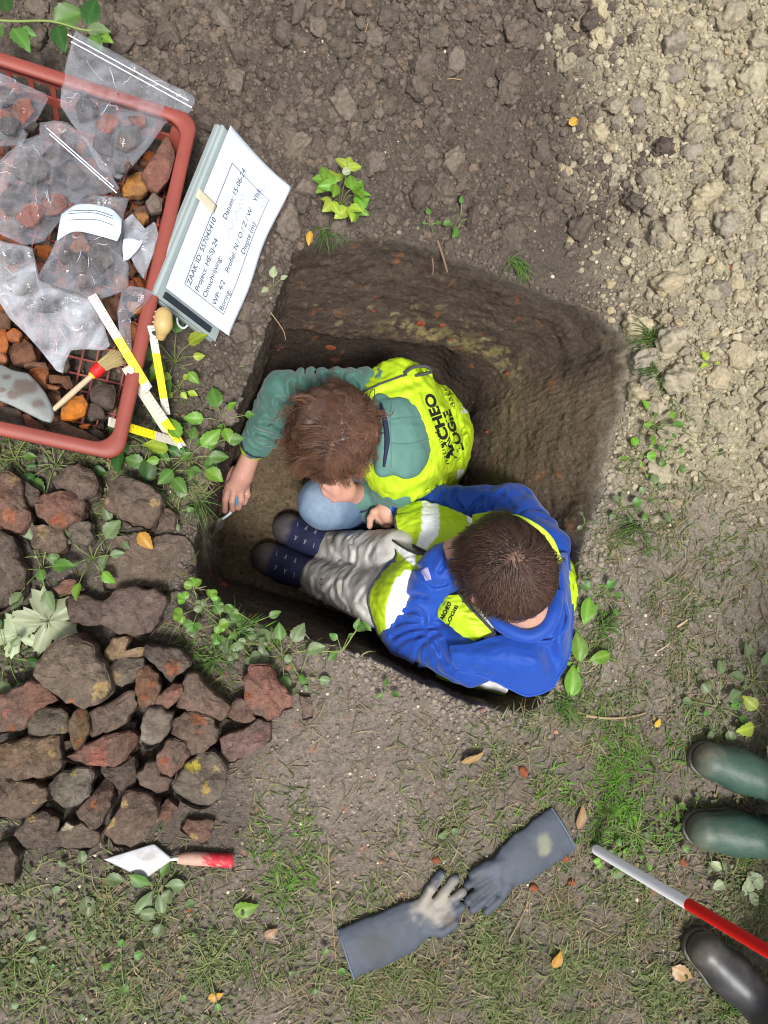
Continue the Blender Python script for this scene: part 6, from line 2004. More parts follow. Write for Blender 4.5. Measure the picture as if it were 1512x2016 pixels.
 (zB([(-40, 1020), (50, 1008), (82, 1060), (62, 1202), (-40, 1192)]), .06, S(100, 88, 78, KS), [], 'dark block at the left edge level with the trowel'),
 (zB([(1438, 290), (1490, 298), (1502, 400), (1458, 412)]), .02, S(158, 132, 120, KS), [], 'small flat pinkish stone right of the orange-marked brick'),
 (zA([(395, 170), (470, 190), (480, 240), (420, 270), (395, 250)]), .03, BR3, [], 'small dark stone half hidden beside the dark brown one'),
 (zA([(330, 255), (405, 290), (425, 340), (395, 360), (350, 345)]), .03, BR3, [], 'small brown stone right of the rounded red brick'),
 (zB([(560, 400), (650, 420), (660, 480), (600, 465), (545, 450)]), .05, BR3, [], 'small shaded stone left of the pale cobble'),
 (zB([(270, 500), (330, 510), (350, 560), (300, 590), (280, 560)]), .05, BR3, [], 'small dark stone between mossy brick and red wedge'),
 (zB([(860, 545), (930, 580), (900, 620), (850, 600)]), .05, BR1, [], 'small stone under the rust-topped brick'),
 (zB([(420, 930), (500, 960), (500, 1010), (440, 990)]), .03, BR3, [], 'small earthy stone left of the yellow-edged brick'),
]
for i, (poly, h, base, spots, lab) in enumerate(RUB):
    poly = (np.array(poly) - np.mean(poly, 0)) * 1.035 + np.mean(poly, 0)
    zt = h * .95
    p3 = PN(np.array(poly), np.full(len(poly), zt))
    v, q, t = lump_from_outline(p3, zt + .012, 900 + i, 40, dome=.10, tilt=random.uniform(-.16, .16), rough=.0055 if h > .03 else .004)
    cc = stone_cols(v, base, RED1 if i % 3 == 0 else BR3, 900 + i, spots, dust=.72, amt=.4, split=True)
    o = obj('broken_brick' if i not in (5, 9, 27) else 'stone', v, q, M_stone, cols=cc, ftri=t, smooth=(i == 27))
    spot_attr(o, v, spots)
    tag(o, lab, 'stone' if i in (5, 9, 27) else 'brick', 'bricks and stones heaped left of the pit')
    for (sx_, sy_, sr_, sc_) in spots[:0]: pass

# ---- brick fragments standing out of the pit walls
for (x, y, r_) in ((828, 636, 11), (872, 640, 9), (650, 683, 12), (436, 1152, 12), (888, 668, 6), (915, 905, 8), (1000, 735, 7), (735, 612, 6), (960, 850, 7)):
    h_, nn, _, _ = PIT_BVH.ray_cast(Vector(CAMP), Vector(RAY(x, y)), 4)
    if h_ is None: continue
    v, f = lump(2, 40 + x, .4, 1.4, 5)
    s_ = r_ * .00135
    v = v * (s_, s_ * .55, s_ * .5) + np.array(h_)
    obj('brick_fragment', v, f, M_shard, pit_wall, cols=np.tile(S(156, 84, 54, .5), (len(v), 1)) * (1 + .3 * fbm(v, 90, 2))[:, None])

# ---- small brick chips lying in the grass
CHIPS = [(1029, 1520, 12, 'above the right glove cuff'), (1050, 1747, 10, 'below the right glove palm'), (1124, 1737, 9, 'between right glove and pole tip'),
         (1108, 1686, 12, 'touching the right glove cuff'), (857, 1692, 9, 'above the glove fingertips'), (1342, 1697, 11, 'beside the white pole section'), (372, 1786, 8, 'below the red trowel handle'), (1010, 183, 8, 'on the dark spoil, topmost'), (1382, 562, 9, 'on the clay spoil at right')]
for i, (x, y, r_, w_) in enumerate(CHIPS):
    c_ = P(x, y, 0); c_[2] = gh1(c_)
    v, f = lump(1, 60 + i, .35, 1.3, 4)
    a = random.uniform(0, 3)
    v = v * (r_ * .00105, r_ * .0008, r_ * .00065)
    v = v @ np.array([[math.cos(a), math.sin(a), 0], [-math.sin(a), math.cos(a), 0], [0, 0, 1]]) + c_ + (0, 0, r_ * .0004)
    tag(obj('brick_chip', v, f, M_shard, cols=np.tile(S(168, 96, 64, .55), (len(v), 1)), smooth=False), 'small orange brick chip ' + w_, 'brick chip', 'loose brick chips')

# ---- pointing trowel with worn red handle
tr_ = thing('trowel', 'diamond pointing trowel with worn red wooden handle below the rubble heap', 'trowel', P(300, 1695, .005))
bl = PN([(203, 1692), (303, 1661), (341, 1692), (286, 1731)], np.array([.012, .014, .02, .012]))
v, q, t = flat_plate(bl, .0016, np.array((0, 0, 1.0)), n=48, dish=.002)
mud = sstep(.05, .3, fbm(v, 40, 3)) * .5
obj('blade', v, q, M_steel, tr_, ftri=t, cols=S(196, 198, 204, .6) * (1 - mud[:, None]) + S(130, 120, 110) * mud[:, None])
rod('tang', [P(336, 1692, .02), P(345, 1691, .028), P(354, 1691, .022)], .0032, M_zip, tr_, 8)
L = crom([P(350, 1691, .020), P(375, 1690, .020), P(410, 1692, .020), P(445, 1694, .020), P(460, 1694, .020)], 26)
rd = np.interp(np.linspace(0, 1, 26), [0, .1, .3, .6, .9, 1], [.0085, .0105, .0125, .0125, .0135, .0105])
v, q, t = tubes(L[None], rd[None], 18, cap=True)
tt_ = (PIX(v)[:, 0] - 350) / 110
redm = (sstep(.42, .55, tt_ + .25 * fbm(v * (1, 6, 6), 60, 3)) * sstep(-.35, .05, fbm(v * (.6, 5, 5) + 4, 80, 3) + .10))[:, None]
obj('handle', v, q, mat('worn_red_handle', None, .6, noise=(80, .12)), tr_, ftri=t, cols=S(196, 158, 140, .72) * (1 - redm) + S(192, 40, 58, .75) * redm)
# ---- the trowel in use
tu = thing('trowel', 'trowel with a bright blue handle held in the hand of the crouching person', 'trowel', P(445, 1015, PIT_Z))
rod('handle', [P(480, 957, -.478), P(470, 972, -.497), P(462, 990, -.512), P(457, 1001, -.522)], [.010, .0125, .011, .008], mat('blue_rubber_grip', S(40, 150, 206, .75), .5), tu, 14)
rod('tang', [P(457, 1001, -.522), P(453, 1010, -.530), P(446, 1016, -.532), P(438, 1022, -.535)], [.006, .0045, .004, .0035], M_zip, tu, 10)
bl = PP([(443, 1016, -.536), (424, 1022, -.53), (404, 1050, -.515), (418, 1052, -.535), (438, 1040, -.545)])
v, q, t = flat_plate(bl, .0016, np.array((.2, 0, .98)), n=40, dish=.001)
obj('blade', v, q, M_steel, tu, ftri=t, cols=np.tile(S(140, 134, 124, .7), (len(v), 1)))

# ---- rubber gauntlets
M_glove = mat('grey_blue_rubber_glove', None, .62, noise=(30, .12), bump=(160, .3, .002), spec=.35)
def glove(label, cuff, palm, wristp, fingers, cutn, muds, shade):
    pts = [np.array(a) for a in cuff] + [np.array(palm)] + [np.array(a) for f in fingers for a in f]
    sd = Sdf(np.min(pts, 0) - .08, np.max(pts, 0) + .08, .0034)
    fl = ((0, 0, 1), 3.6)
    rc = [.046, .044, .042, .044]
    sd.chain([np.array(a) for a in cuff] + [np.array(wristp), np.array(palm)], list(np.linspace(.050, .043, len(cuff))) + [.041, .037], k=.02, flat=fl)
    for f in fingers: sd.chain([np.array(a) for a in f], np.linspace(.0125, .0098, len(f)), k=.003, flat=((0, 0, 1), 1.15))
    c0, c1 = np.array(cuff[0]), np.array(cuff[1])
    d = c0 - c1
    sd.cutplane(c0, d)
    sd.cutplane((0, 0, .002), (0, 0, -1))
    sd.near(lambda p: .0045 * fbm(p, 17, 3) + .0022 * (fbm(p, 34, 2, ridged=True) - .5))
    v, q = sd.mesh()
    px = PIX(v)
    c = np.tile(S(84, 93, 106, .52) * shade, (len(v), 1)) * (1 + .25 * fbm(v, 14, 3))[:, None]
    for mx, my, rx, ry, colr, st in muds:
        m = st * sstep(1.3, .5, np.hypot((px[:, 0] - mx) / rx, (px[:, 1] - my) / ry) + .8 * fbm(v, 40, 3))[:, None]
        c = c * (1 - m) + colr * m
    g = thing('rubber_glove', label, 'glove', np.array(palm) * (1, 1, 0), 'pair of rubber gloves')
    obj('glove_shell', v, q, M_glove, g, cols=np.clip(c, .01, 1))
    w_ = np.array(wristp)
    n_ = np.cross((0, 0, 1), d / np.linalg.norm(d))
    a0 = c0 * .97 + c1 * .03
    rod('cuff_hem', [a0 - n_ * .049 + (0, 0, .002), a0 - n_ * .02 + (0, 0, .0125), a0 + n_ * .02 + (0, 0, .0125), a0 + n_ * .049 + (0, 0, .002)], .0022, M_glove_h, g, 6, n=20)
M_glove_h = mat('glove_hem', S(98, 112, 130, .7), .6)
Z = .012
GM, DKM = S(160, 152, 140, .8), S(52, 54, 56)
glove('left rubber glove, palm caked with pale mud, cuff pointing lower left', [P(680, 1880, Z), P(730, 1858, Z), P(780, 1835, Z)], P(826, 1808, Z), P(798, 1826, Z),
      [[P(828, 1784, Z), P(850, 1748, Z), P(867, 1722, Z)], [P(842, 1792, Z), P(872, 1760, Z), P(897, 1730, Z)], [P(850, 1803, Z), P(884, 1778, Z), P(911, 1755, Z)], [P(850, 1814, Z), P(884, 1803, Z), P(907, 1785, Z)], [P(838, 1830, Z), P(868, 1833, Z), P(894, 1817, Z + .004)]], None,
      [(850, 1780, 45, 40, GM, .8), (745, 1870, 34, 24, DKM, .7), (890, 1750, 30, 25, GM, .5), (725, 1850, 20, 14, DKM, .5), (885, 1815, 14, 12, S(80, 72, 64), .7)], 1.0)
glove('right rubber glove with curled fingers, cuff pointing upper right', [P(1110, 1630, Z), P(1075, 1655, Z), P(1040, 1680, Z)], P(1000, 1712, Z), P(1022, 1694, Z),
      [[P(985, 1697, Z), P(952, 1711, Z), P(929, 1722, Z)], [P(978, 1712, Z), P(944, 1728, Z), P(921, 1741, Z + .003)], [P(978, 1728, Z), P(945, 1752, Z), P(923, 1772, Z + .004)], [P(984, 1740, Z), P(955, 1770, Z), P(932, 1790, Z)], [P(1000, 1742, Z), P(985, 1768, Z), P(958, 1793, Z)]], None,
      [(1072, 1665, 15, 22, S(132, 132, 112, .8), .8), (935, 1745, 40, 30, DKM, .35), (975, 1715, 25, 15, S(80, 84, 100), .4)], 1.0)

# ---- ranging pole
tip, far_p = P(1171, 1671, .012), P(1514, 1874, .47)
pd = far_p - tip; pd /= np.linalg.norm(pd)
def closest_t(px, py):
    ts = np.linspace(0, 2.2, 2000); q = PIX(tip + ts[:, None] * pd)
    return ts[np.argmin(np.hypot(q[:, 0] - px, q[:, 1] - py))]
d1 = closest_t(1352, 1786)
pole = thing('ranging_pole', 'red and white ranging pole slanting up from the grass at lower right', 'pole', tip)
M_pw = mat('white_pole_paint', S(236, 236, 240, .95), .5, noise=(30, .04)); M_pr = mat('red_pole_paint', S(226, 24, 22, .75), .45, noise=(30, .06), vary=None)
rod('tip', [tip - pd * .012, tip + pd * .006], [.004, .0098], M_zip, pole, 16)
t0_ = .005; k = 0
while t0_ < 1.5:
    t1_ = d1 if k == 0 else t0_ + d1
    rod('white_section' if k % 2 == 0 else 'red_section', [tip + pd * t0_, tip + pd * t1_], .0102, M_pw if k % 2 == 0 else M_pr, pole, 20)
    t0_ = t1_; k += 1

# ---- bystanders: only their boots and legs come near the frame
M_bootg = mat('green_rubber', None, .5, noise=(35, .22), spec=.4, bump=(90, .3, .004)); M_bootk = mat('black_rubber', None, .45, noise=(25, .2), spec=.5, bump=(60, .12, .004))
M_leg = mat('dark_trousers', S(52, 56, 62), .9, noise=(30, .1))
def boot(parent, toe, d, m, colr, mudc, shaft_tilt):
    d = np.array(d, float); d /= np.linalg.norm(d)
    n_ = np.cross((0, 0, 1), d)
    z0 = gh1(toe)
    toe = np.array((toe[0], toe[1], z0))
    heel = toe + d * .245
    sd = Sdf(np.minimum(toe, heel) - .13, np.maximum(toe, heel) + np.array((.14, .14, .50)), .006)
    sd.chain([toe + d * .045 + (0, 0, .042), toe + d * .11 + (0, 0, .045), heel - d * .06 + (0, 0, .05)], [.038, .042, .036], k=.02)
    ank = heel - d * .035 + np.array((0, 0, .11))
    sd.cap(toe + d * .13 + (0, 0, .052), ank, .030, .044, k=.025)
    sd.cap(heel - d * .04 + (0, 0, .04), ank, .042, .052, k=.02)
    top = ank + np.array(shaft_tilt) + (0, 0, .26)
    sd.cap(ank, top, .049, .064, k=.02, wr=(.0018, 30, 2.0))
    sd.cutplane(top - (0, 0, .02), top - ank)
    sd.cutplane(toe + (0, 0, .014), (0, 0, -1))
    v, q = sd.mesh()
    mm = (sstep(.075, .0, (v - toe) @ d + .03 * fbm(v, 30, 2)) * .7 + sstep(.035, .02, v[:, 2] - z0) * .6) * (.7 + .8 * fbm(v, 26, 3))
    mm = np.clip(mm + .35 * sstep(.05, .4, fbm(v * (1, 1, .5), 16, 4)), 0, .9)[:, None]
    b = obj('boot', v, q, m, parent, cols=colr * (1 - mm) + mudc * mm)
    so = Sdf(np.minimum(toe, heel) - .1, np.maximum(toe, heel) + .1, .006)
    so.chain([toe + d * .045 + (0, 0, .02), toe + d * .11 + (0, 0, .02), heel - d * .055 + (0, 0, .02)], [.0395, .0435, .0375], k=.02)
    so.cutplane(toe + (0, 0, .020), (0, 0, 1)); so.cutplane(toe, (0, 0, -1))
    v, q = so.mesh()
    obj('sole', v, q, M_bootk, b, cols=np.tile(S(70, 66, 58), (len(v), 1)))
    rod('seam', [toe + d * .155 + n_ * .045 + (0, 0, .05), toe + d * .145 + n_ * .02 + (0, 0, .099), toe + d * .145 - n_ * .02 + (0, 0, .099), toe + d * .155 - n_ * .045 + (0, 0, .05)], .0012, m_seam, b, 5, n=20)
    return top
m_seam = mat('boot_seam', S(96, 130, 118, .7), .5)
def bystander(label, boots, m, colr, mudc):
    c_ = np.mean([b[0] for b in boots], 0)
    pr = thing('person', label, 'person', (c_[0] + .15, c_[1], 0))
    tops = [boot(pr, np.array(t), d, m, colr, mudc, tl) for t, d, tl in boots]
    mid = np.mean(tops, 0)
    fwd = np.array(boots[0][1], float); fwd /= np.linalg.norm(fwd)
    hip = np.array((mid[0] + fwd[0] * .10, mid[1] + fwd[1] * .10, .93))
    lat = (tops[1] - tops[0]); lat[2] = 0; lat /= np.linalg.norm(lat)
    sd = Sdf(np.min([*tops, hip], 0) - .25, np.max([*tops, hip], 0) + .25, .011)
    for s_, tp_ in ((-1, tops[0]), (1, tops[1])):
        h_ = hip + lat * .085 * s_
        kn = (tp_ * .72 + h_ * .28)
        sd.chain([tp_ - (0, 0, .06), kn, h_], [.060, .070, .095], k=.03)
    sd.ell(hip + (0, 0, .06), (.17, .15, .14), k=.05)
    sd.near(lambda p: .006 * fbm(p, 12, 3))
    v, q = sd.mesh()
    obj('trousers', v, q, M_leg, pr)
bystander('person standing at the right edge in muddy green rubber boots', [(P(1343, 1478, 0), (1, -.36, 0), (.02, -.01, 0)), (P(1330, 1622, 0), (1, -.12, 0), (.02, .0, 0))], M_bootg, S(58, 84, 73, .8), S(118, 112, 94, .8))
bystander('person standing at the lower right corner in black rubber boots', [(P(1340, 1828, 0), (.72, -.70, 0), (.02, -.02, 0)), (P(1560, 1850, 0), (.85, -.52, 0), (.02, -.02, 0))], M_bootk, S(42, 42, 44), S(96, 88, 78))

# ---- leaves
def leaf_mesh(kind, m, nx=12, ny=3, seed=0):
    r = np.random.default_rng(seed)
    t = np.linspace(0, 1, nx)
    if kind == 'ovate': w = .34 * np.sin(math.pi * t ** .75) ** .9 + .0
    elif kind == 'round': w = .46 * np.sqrt(np.clip(1 - (2 * t - 1) ** 2, 0, 1))
    elif kind == 'long': w = .22 * np.sin(math.pi * t ** .85) ** .8
    elif kind == 'plantain': w = .30 * np.sin(math.pi * np.clip(t * 1.05 - .05, 0, 1) ** 1.1) ** .7 + .03 * (t < .12)
    w = np.maximum(w, .012)
    s = np.linspace(-1, 1, 2 * ny + 1)
    ser = 1 + .07 * np.where(np.arange(nx) % 2 == 0, 1, -1)
    V, C = [], []
    for i in range(nx):
        for j, a in enumerate(s):
            ww = w[i] * (ser[i] if abs(a) == 1 and kind == 'ovate' else 1)
            z = .10 * abs(a) * w[i] * 2 - .22 * t[i] ** 2 + .03 * math.sin(7 * t[i] + 3 * a + seed) * abs(a)
            V.append((t[i], a * ww, z + .08 * t[i]))
            C.append(1.0 + .35 * math.exp(-(a / .10) ** 2) + .06 * math.sin(t[i] * 34 + abs(a) * 9))
    me = mk_mesh('leaf', np.array(V), grid_faces(nx, 2 * ny + 1)[:, ::-1], np.repeat(np.array(C)[:, None], 3, 1), True)
    me.materials.append(m)
    return me
def leaf_mat(name, colr, trans=.25):
    m = mat(name, colr, .45, noise=(7, .16), spec=.35, vary=.20, trans=trans)
    nt = m.node_tree                                       # veins and midrib from the Col attribute
    a = nt.nodes.new('ShaderNodeAttribute'); a.attribute_name = 'Col'
    b = nt.nodes['Principled BSDF']
    src = b.inputs['Base Color'].links[0].from_socket
    mx = nt.nodes.new('ShaderNodeVectorMath'); mx.operation = 'MULTIPLY'
    nt.links.new(src, mx.inputs[0]); nt.links.new(a.outputs['Vector'], mx.inputs[1])
    nt.links.new(mx.outputs[0], b.inputs['Base Color'])
    return m
LK = .56
LM = {'bright': leaf_mat('bright_leaf', S(122, 172, 56, LK)), 'mid': leaf_mat('green_leaf', S(98, 142, 62, LK)), 'deep': leaf_mat('dark_leaf', S(58, 104, 44, LK)),
      'dull': leaf_mat('dusty_leaf', S(122, 142, 96, LK)), 'lime': leaf_mat('lime_leaf', S(176, 200, 70, LK)), 'pale': leaf_mat('withered_leaf', S(178, 190, 150, LK), .15), 'gold': leaf_mat('yellow_leaf', S(220, 176, 66, LK), .15), 'brown': leaf_mat('brown_leaf', S(172, 138, 98, LK), .1)}
LEAF = {(k, c): [leaf_mesh(k, LM[c], seed=j) for j in range(2)] for k in ('ovate', 'round', 'long', 'plantain') for c in LM}
M_stem = mat('green_stem', S(150, 170, 96, LK), .6); M_stemd = mat('dry_stem', S(168, 146, 110, .7), .8)
def leaf_q(direction, roll=0.0):
    d = Vector(direction).normalized()
    z = Vector((0, 0, 1))
    y = z.cross(d)
    if y.length < 1e-3: y = Vector((0, 1, 0))
    y.normalize(); z = d.cross(y)
    q = Matrix((d, y, z)).transposed().to_quaternion()
    return q @ Quaternion((1, 0, 0), roll)
PR = np.random.default_rng(77)
def add_leaf(parent, pos, direction, size, key, roll=None):
    return link('leaf', LEAF[key][int(PR.integers(2))], pos, parent, rot=leaf_q(direction, PR.uniform(-.5, .5) if roll is None else roll), scale=(size, size * PR.uniform(.85, 1.15), size))
def plant(px, py, label, key, n=7, spread=.05, size=.035, tri=False, height=.05, name='weed', lean=(0, 0), z=None, keys=None):
    if key[0] == 'round': size *= .72
    if py > 1600: n, size = max(2, int(n * .75)), size * .8
    b = P(px, py, 0); b[2] = gh1(b) if z is None else z
    if z is not None: b = P(px, py, z)
    pl = thing(name, label, 'weed', b, 'weeds around the pit')
    for i in range(n):
        a = 2 * math.pi * (i + PR.uniform(-.3, .3)) / n
        rr = spread * PR.uniform(.35, 1.0)
        tipp = b + np.array((math.cos(a) * rr + lean[0], math.sin(a) * rr + lean[1], height * PR.uniform(.35, 1.1)))
        mid = (b + tipp) / 2 + (0, 0, height * .25)
        rod('stem', [b, mid, tipp], [.0012, .0007], M_stem, pl, 4, n=7)
        dirv = np.array((math.cos(a), math.sin(a), PR.uniform(-.1, .35)))
        kk = key if not keys or PR.random() < .6 else keys[int(PR.integers(len(keys)))]
        if tri:
            for da in (-1.15, 0, 1.15):
                c_, s_ = math.cos(a + da), math.sin(a + da)
                add_leaf(pl, tipp, (c_, s_, PR.uniform(-.05, .25)), size * PR.uniform(.75, 1.1), kk)
        else:
            add_leaf(pl, tipp, dirv, size * PR.uniform(.5, 1.2), kk)
    return pl
B_, M_, D_, U_l, LI, PA = ('ovate', 'bright'), ('ovate', 'mid'), ('ovate', 'deep'), ('ovate', 'dull'), ('ovate', 'lime'), ('ovate', 'pale')
RB, RM, RU, LG, PLb, PLu = ('round', 'bright'), ('round', 'mid'), ('round', 'dull'), ('long', 'mid'), ('plantain', 'bright'), ('plantain', 'dull')
plant(668, 412, 'bright upright weed growing at the top left corner of the pit', B_, 9, .042, .034, True, .10, keys=[LI])
plant(345, 715, 'leafy weed under the wooden knob beside the crate', M_, 8, .055, .042, False, .06, keys=[B_, LI])
plant(352, 770, 'yellowing low weed right of the folding rule', LI, 5, .03, .032, False, .03)
plant(300, 880, 'dark green weed below the lower right crate corner', D_, 9, .06, .042, False, .05, keys=[M_])
plant(372, 905, 'broad-leaved bright weed at the end of the folding rule', B_, 9, .06, .044, False, .06, keys=[M_, LI])
plant(330, 930, 'low green weed above the mortared brick', M_, 7, .05, .038, False, .04)
plant(438, 830, 'bright weed on the left pit edge beside the sleeve', B_, 6, .05, .040, False, .05, keys=[M_])
plant(425, 870, 'small dusty weed below the bright one at the left pit edge', ('ovate', 'mid'), 4, .04, .032, False, .03)
plant(240, 860, 'dark weed half under the crate', D_, 7, .06, .04, False, .03)
plant(395, 1195, 'clover-like weed at the lower left corner of the pit', RB, 7, .055, .026, True, .06, keys=[RM])
plant(440, 1225, 'dusty three-leaved weed along the lower pit edge', RM, 7, .06, .026, True, .05, keys=[RU])
plant(470, 1265, 'grey-green weed among grass at the lower pit edge', RU, 6, .05, .026, True, .03)
plant(500, 1225, 'pair of leaves on a long stalk over the lower pit edge', M_, 3, .05, .032, False, .06)
plant(555, 1290, 'leafy weed above the orange-marked brick', U_l, 8, .055, .036, False, .04, keys=[M_])
plant(590, 1330, 'low dusty weed right of the orange-marked brick', RU, 6, .045, .026, False, .03)
sh_ = plant(672, 1282, 'thin creeping shoot reaching over the pit below the trousers', M_, 3, .03, .026, False, .03, lean=(.0, .02))
rod('runner', [P(585, 1282, .012), P(640, 1282, .02), P(672, 1281, .03), P(695, 1250, .05), P(712, 1225, .06)], .0014, M_stem, sh_, 5, n=24)
for a in ((712, 1225), (700, 1240), (722, 1232)): add_leaf(sh_, P(a[0], a[1], .06), (PR.uniform(-1, 1), PR.uniform(-1, 1), .2), .026, M_)
plant(85, 1120, 'broad green leaves between the dark left slab and dark flat brick', M_, 6, .055, .045, False, .05, keys=[U_l])
plant(185, 1100, 'leaning weed beside the flat earth-covered slab', U_l, 7, .05, .042, False, .06, keys=[B_])
plant(80, 1095, 'round-leaved weed by the dark left slab', RM, 4, .03, .035, False, .03)
plant(20, 1290, 'dark weed at the left edge above the red brick', D_, 7, .06, .045, False, .05, keys=[U_l])
plant(110, 915, 'low weed in the shadow below the crate', D_, 8, .08, .035, False, .03)
plant(30, 905, 'weed at the left edge below the crate', M_, 7, .06, .038, False, .04)
plant(230, 1050, 'small weed between the rounded brick and the mortared brick', U_l, 6, .045, .030, False, .03)
plant(350, 1010, 'straggly pale weed right of the mortared brick', ('ovate', 'mid'), 5, .045, .030, False, .04, keys=[U_l])
plant(1265, 850, 'bright weed on the right pit edge by the pale clay', B_, 8, .045, .030, False, .05, keys=[M_])
plant(1245, 905, 'second bright weed on the right pit edge, lower', RB, 6, .04, .028, False, .04, keys=[B_])
plant(1300, 900, 'small dusty weed on the clay right of the pit', RM, 5, .035, .022, False, .03)
plant(1275, 985, 'dusty round-leaved weed right of the pit', RU, 7, .045, .028, False, .03, keys=[RM])
plant(1220, 1000, 'flat dusty weed at the right pit edge', RU, 5, .03, .028, False, .02)
plant(1150, 1030, 'tiny leaf pair at the right pit edge near the yellow collar', RU, 3, .02, .022, False, .02)
plant(1348, 740, 'small yellow-green sprout on the clay', LI, 3, .015, .022, False, .03)
plant(905, 438, 'small bright leaves at the upper pit edge', ('ovate', 'mid'), 4, .035, .026, False, .02)
plant(845, 448, 'tiny seedling at the upper pit edge', M_, 4, .025, .016, False, .02)
plant(538, 565, 'pale sprout on the left pit edge below the printed sheet', PA, 3, .02, .024, False, .02)
pl_ = plant(1135, 1300, 'large plantain beside the blue hood', PLb, 4, .02, .02, False, .02)
for a, dr, sz in (((1135, 1245), (.1, -1), .062), ((1128, 1310), (-.1, -1), .066), ((1150, 1230), (.25, 1), .06), ((1120, 1290), (-.7, .2), .05), ((1160, 1300), (1, .25), .05)):
    add_leaf(pl_, P(a[0], a[1], .02), (dr[0], dr[1], .12), sz, PLb, 0.1)
plant(1180, 1170, 'grassy weed with round leaves right of the blue jacket', RM, 5, .04, .032, False, .03)
plant(1500, 1420, 'yellow-green broad leaves at the right edge above the green boots', LI, 6, .05, .050, False, .05, keys=[B_])
plant(1410, 1390, 'trampled dusty weed above the upper green boot', RU, 9, .08, .035, False, .02, keys=[RM])
plant(1480, 1340, 'dusty weed at the right edge', U_l, 7, .06, .035, False, .03)
plant(1360, 1600, 'weed tucked beside the lower green boot toe', RM, 5, .04, .026, False, .02)
plant(1250, 1640, 'bright clover patch plant below the grass tuft', RB, 12, .09, .024, False, .03, keys=[RM])
plant(1195, 1680, 'low clover at the tip of the ranging pole', RM, 9, .06, .024, False, .02, keys=[RB])
plant(1300, 1680, 'clover above the white pole section', RM, 9, .07, .024, False, .02, keys=[RB, RU])
plant(1440, 1720, 'dusty pale leaves between lower green boot and pole', ('ovate', 'pale'), 7, .07, .045, False, .02, keys=[RU])
plant(1400, 1660, 'dusty weed below the lower green boot', RU, 8, .06, .03, False, .02, keys=[RM])
plant(310, 1740, 'plantain rosette just below the red-handled trowel', PLu, 7, .025, .055, False, .02, keys=[('plantain', 'mid')])
plant(165, 1720, 'dusty leaves left of the trowel point', U_l, 7, .05, .042, False, .02)
plant(325, 1790, 'dusty rounded leaf cluster below the plantain rosette', RU, 6, .04, .045, False, .02)
plant(240, 1880, 'small paired green leaves low in the left turf', RM, 6, .05, .03, False, .03)
plant(30, 1880, 'creeping weed at the lower left edge', U_l, 7, .06, .032, False, .03)
plant(90, 1960, 'clover mat in the lower left corner', RU, 14, .11, .022, False, .02, keys=[RM])
plant(410, 1900, 'loose clover in the grass at lower left', RU, 9, .08, .022, False, .02, keys=[RM])
plant(885, 1630, 'single dusty round leaf on bare soil above the gloves', RU, 2, .008, .042, False, .01)
plant(625, 1900, 'small weed in the grass left of the left glove', RM, 6, .05, .026, False, .02)
plant(755, 1358, 'tiny sprout on bare soil below the blue sleeve', M_, 3, .012, .020, False, .03)
# twig with leaves over the crate's upper corner
tg = thing('leafy_twig', 'leafy green twig lying over the top corner of the crate', 'twig', P(40, 45, .12))
rod('stem', [P(-30, 38, .16), P(30, 42, .16), P(100, 42, .17), P(160, 58, .17), P(200, 62, .165)], [.0028, .0016], M_stem, tg, 6, n=30)
for x, y, dx, dy, sz, kk in ((15, 25, -.2, 1, .06, D_), (25, 55, .6, -.8, .055, M_), (40, 60, 1, -.3, .03, M_), (105, 40, .9, .35, .062, M_), (112, 50, .3, -1, .055, D_), (172, 50, .25, 1, .06, D_), (170, 60, 1, .1, .045, U_l), (178, 66, .5, -.8, .04, M_), (195, 68, .9, -.5, .03, B_), (0, 30, -1, .3, .05, D_), (5, 50, -.6, -.6, .05, M_)):
    add_leaf(tg, P(x, y, .168), (dx, dy, .1), sz, kk)

# ---- fallen leaves
def maple(name, px, py, size, key, ang, label, z=.012, lobes=5):
    ths = np.linspace(0, 2 * math.pi, 60, endpoint=False)
    rr = .55 + .45 * np.abs(np.cos(lobes / 2 * (ths + .0))) ** .7 + .06 * np.sin(ths * 11 + 1) * np.sin(ths * 3)
    rr *= 1 - .55 * np.exp(-((np.abs(ths - math.pi)) / .35) ** 2)
    rr *= 1 + .10 * np.sin(ths * 23)
    c = P(px, py, z); c[2] = gh1(c) + z
    V = []
    for k in (1, .7, .4, .05):
        V.append(np.column_stack([np.cos(ths + ang) * rr * k, np.sin(ths + ang) * rr * k, .08 * np.sin(ths * 2.3 + k * 3) * k]) * size + c)
    v = np.concatenate(V)
    i = np.arange(240).reshape(4, 60)
    q = np.stack([i[:-1], np.roll(i, -1, 1)[:-1], np.roll(i, -1, 1)[1:], i[1:]], -1).reshape(-1, 4)
    t = np.array([(i[-1, 0], i[-1, k + 1], i[-1, k]) for k in range(1, 59)])
    return tag(obj(name, v, q, LM[key], cols=np.tile(1 + .35 * np.exp(-(np.sin(lobes / 2 * ths) / .12) ** 2), 4)[:, None].repeat(3, 1), ftri=t), label, 'leaf')
maple('fallen_leaf', 95, 1222, .065, 'pale', .6, 'large withered pale maple leaf above the biggest stone', .02)
maple('fallen_leaf', 35, 1250, .045, 'pale', 2.0, 'smaller withered leaf at the left edge beside the maple leaf', .015)
def fallen(px, py, size, key, ang, label, curl=0.2, kind='ovate', z=.008):
    c = P(px, py, 0); c[2] = gh1(c) + z
    l = link('fallen_leaf', LEAF[(kind, key)][0], c, None, rot=leaf_q((math.cos(ang), math.sin(ang), .1), curl), scale=(size, size, size))
    return tag(l, label, 'leaf')
fallen(280, 1052, .042, 'gold', -.9, 'yellow leaf on the earth-covered slab beside the pit', z=.04)
fallen(458, 1790, .050, 'bright', .1, 'bright green leaf lying on bare turf right of the trowel')
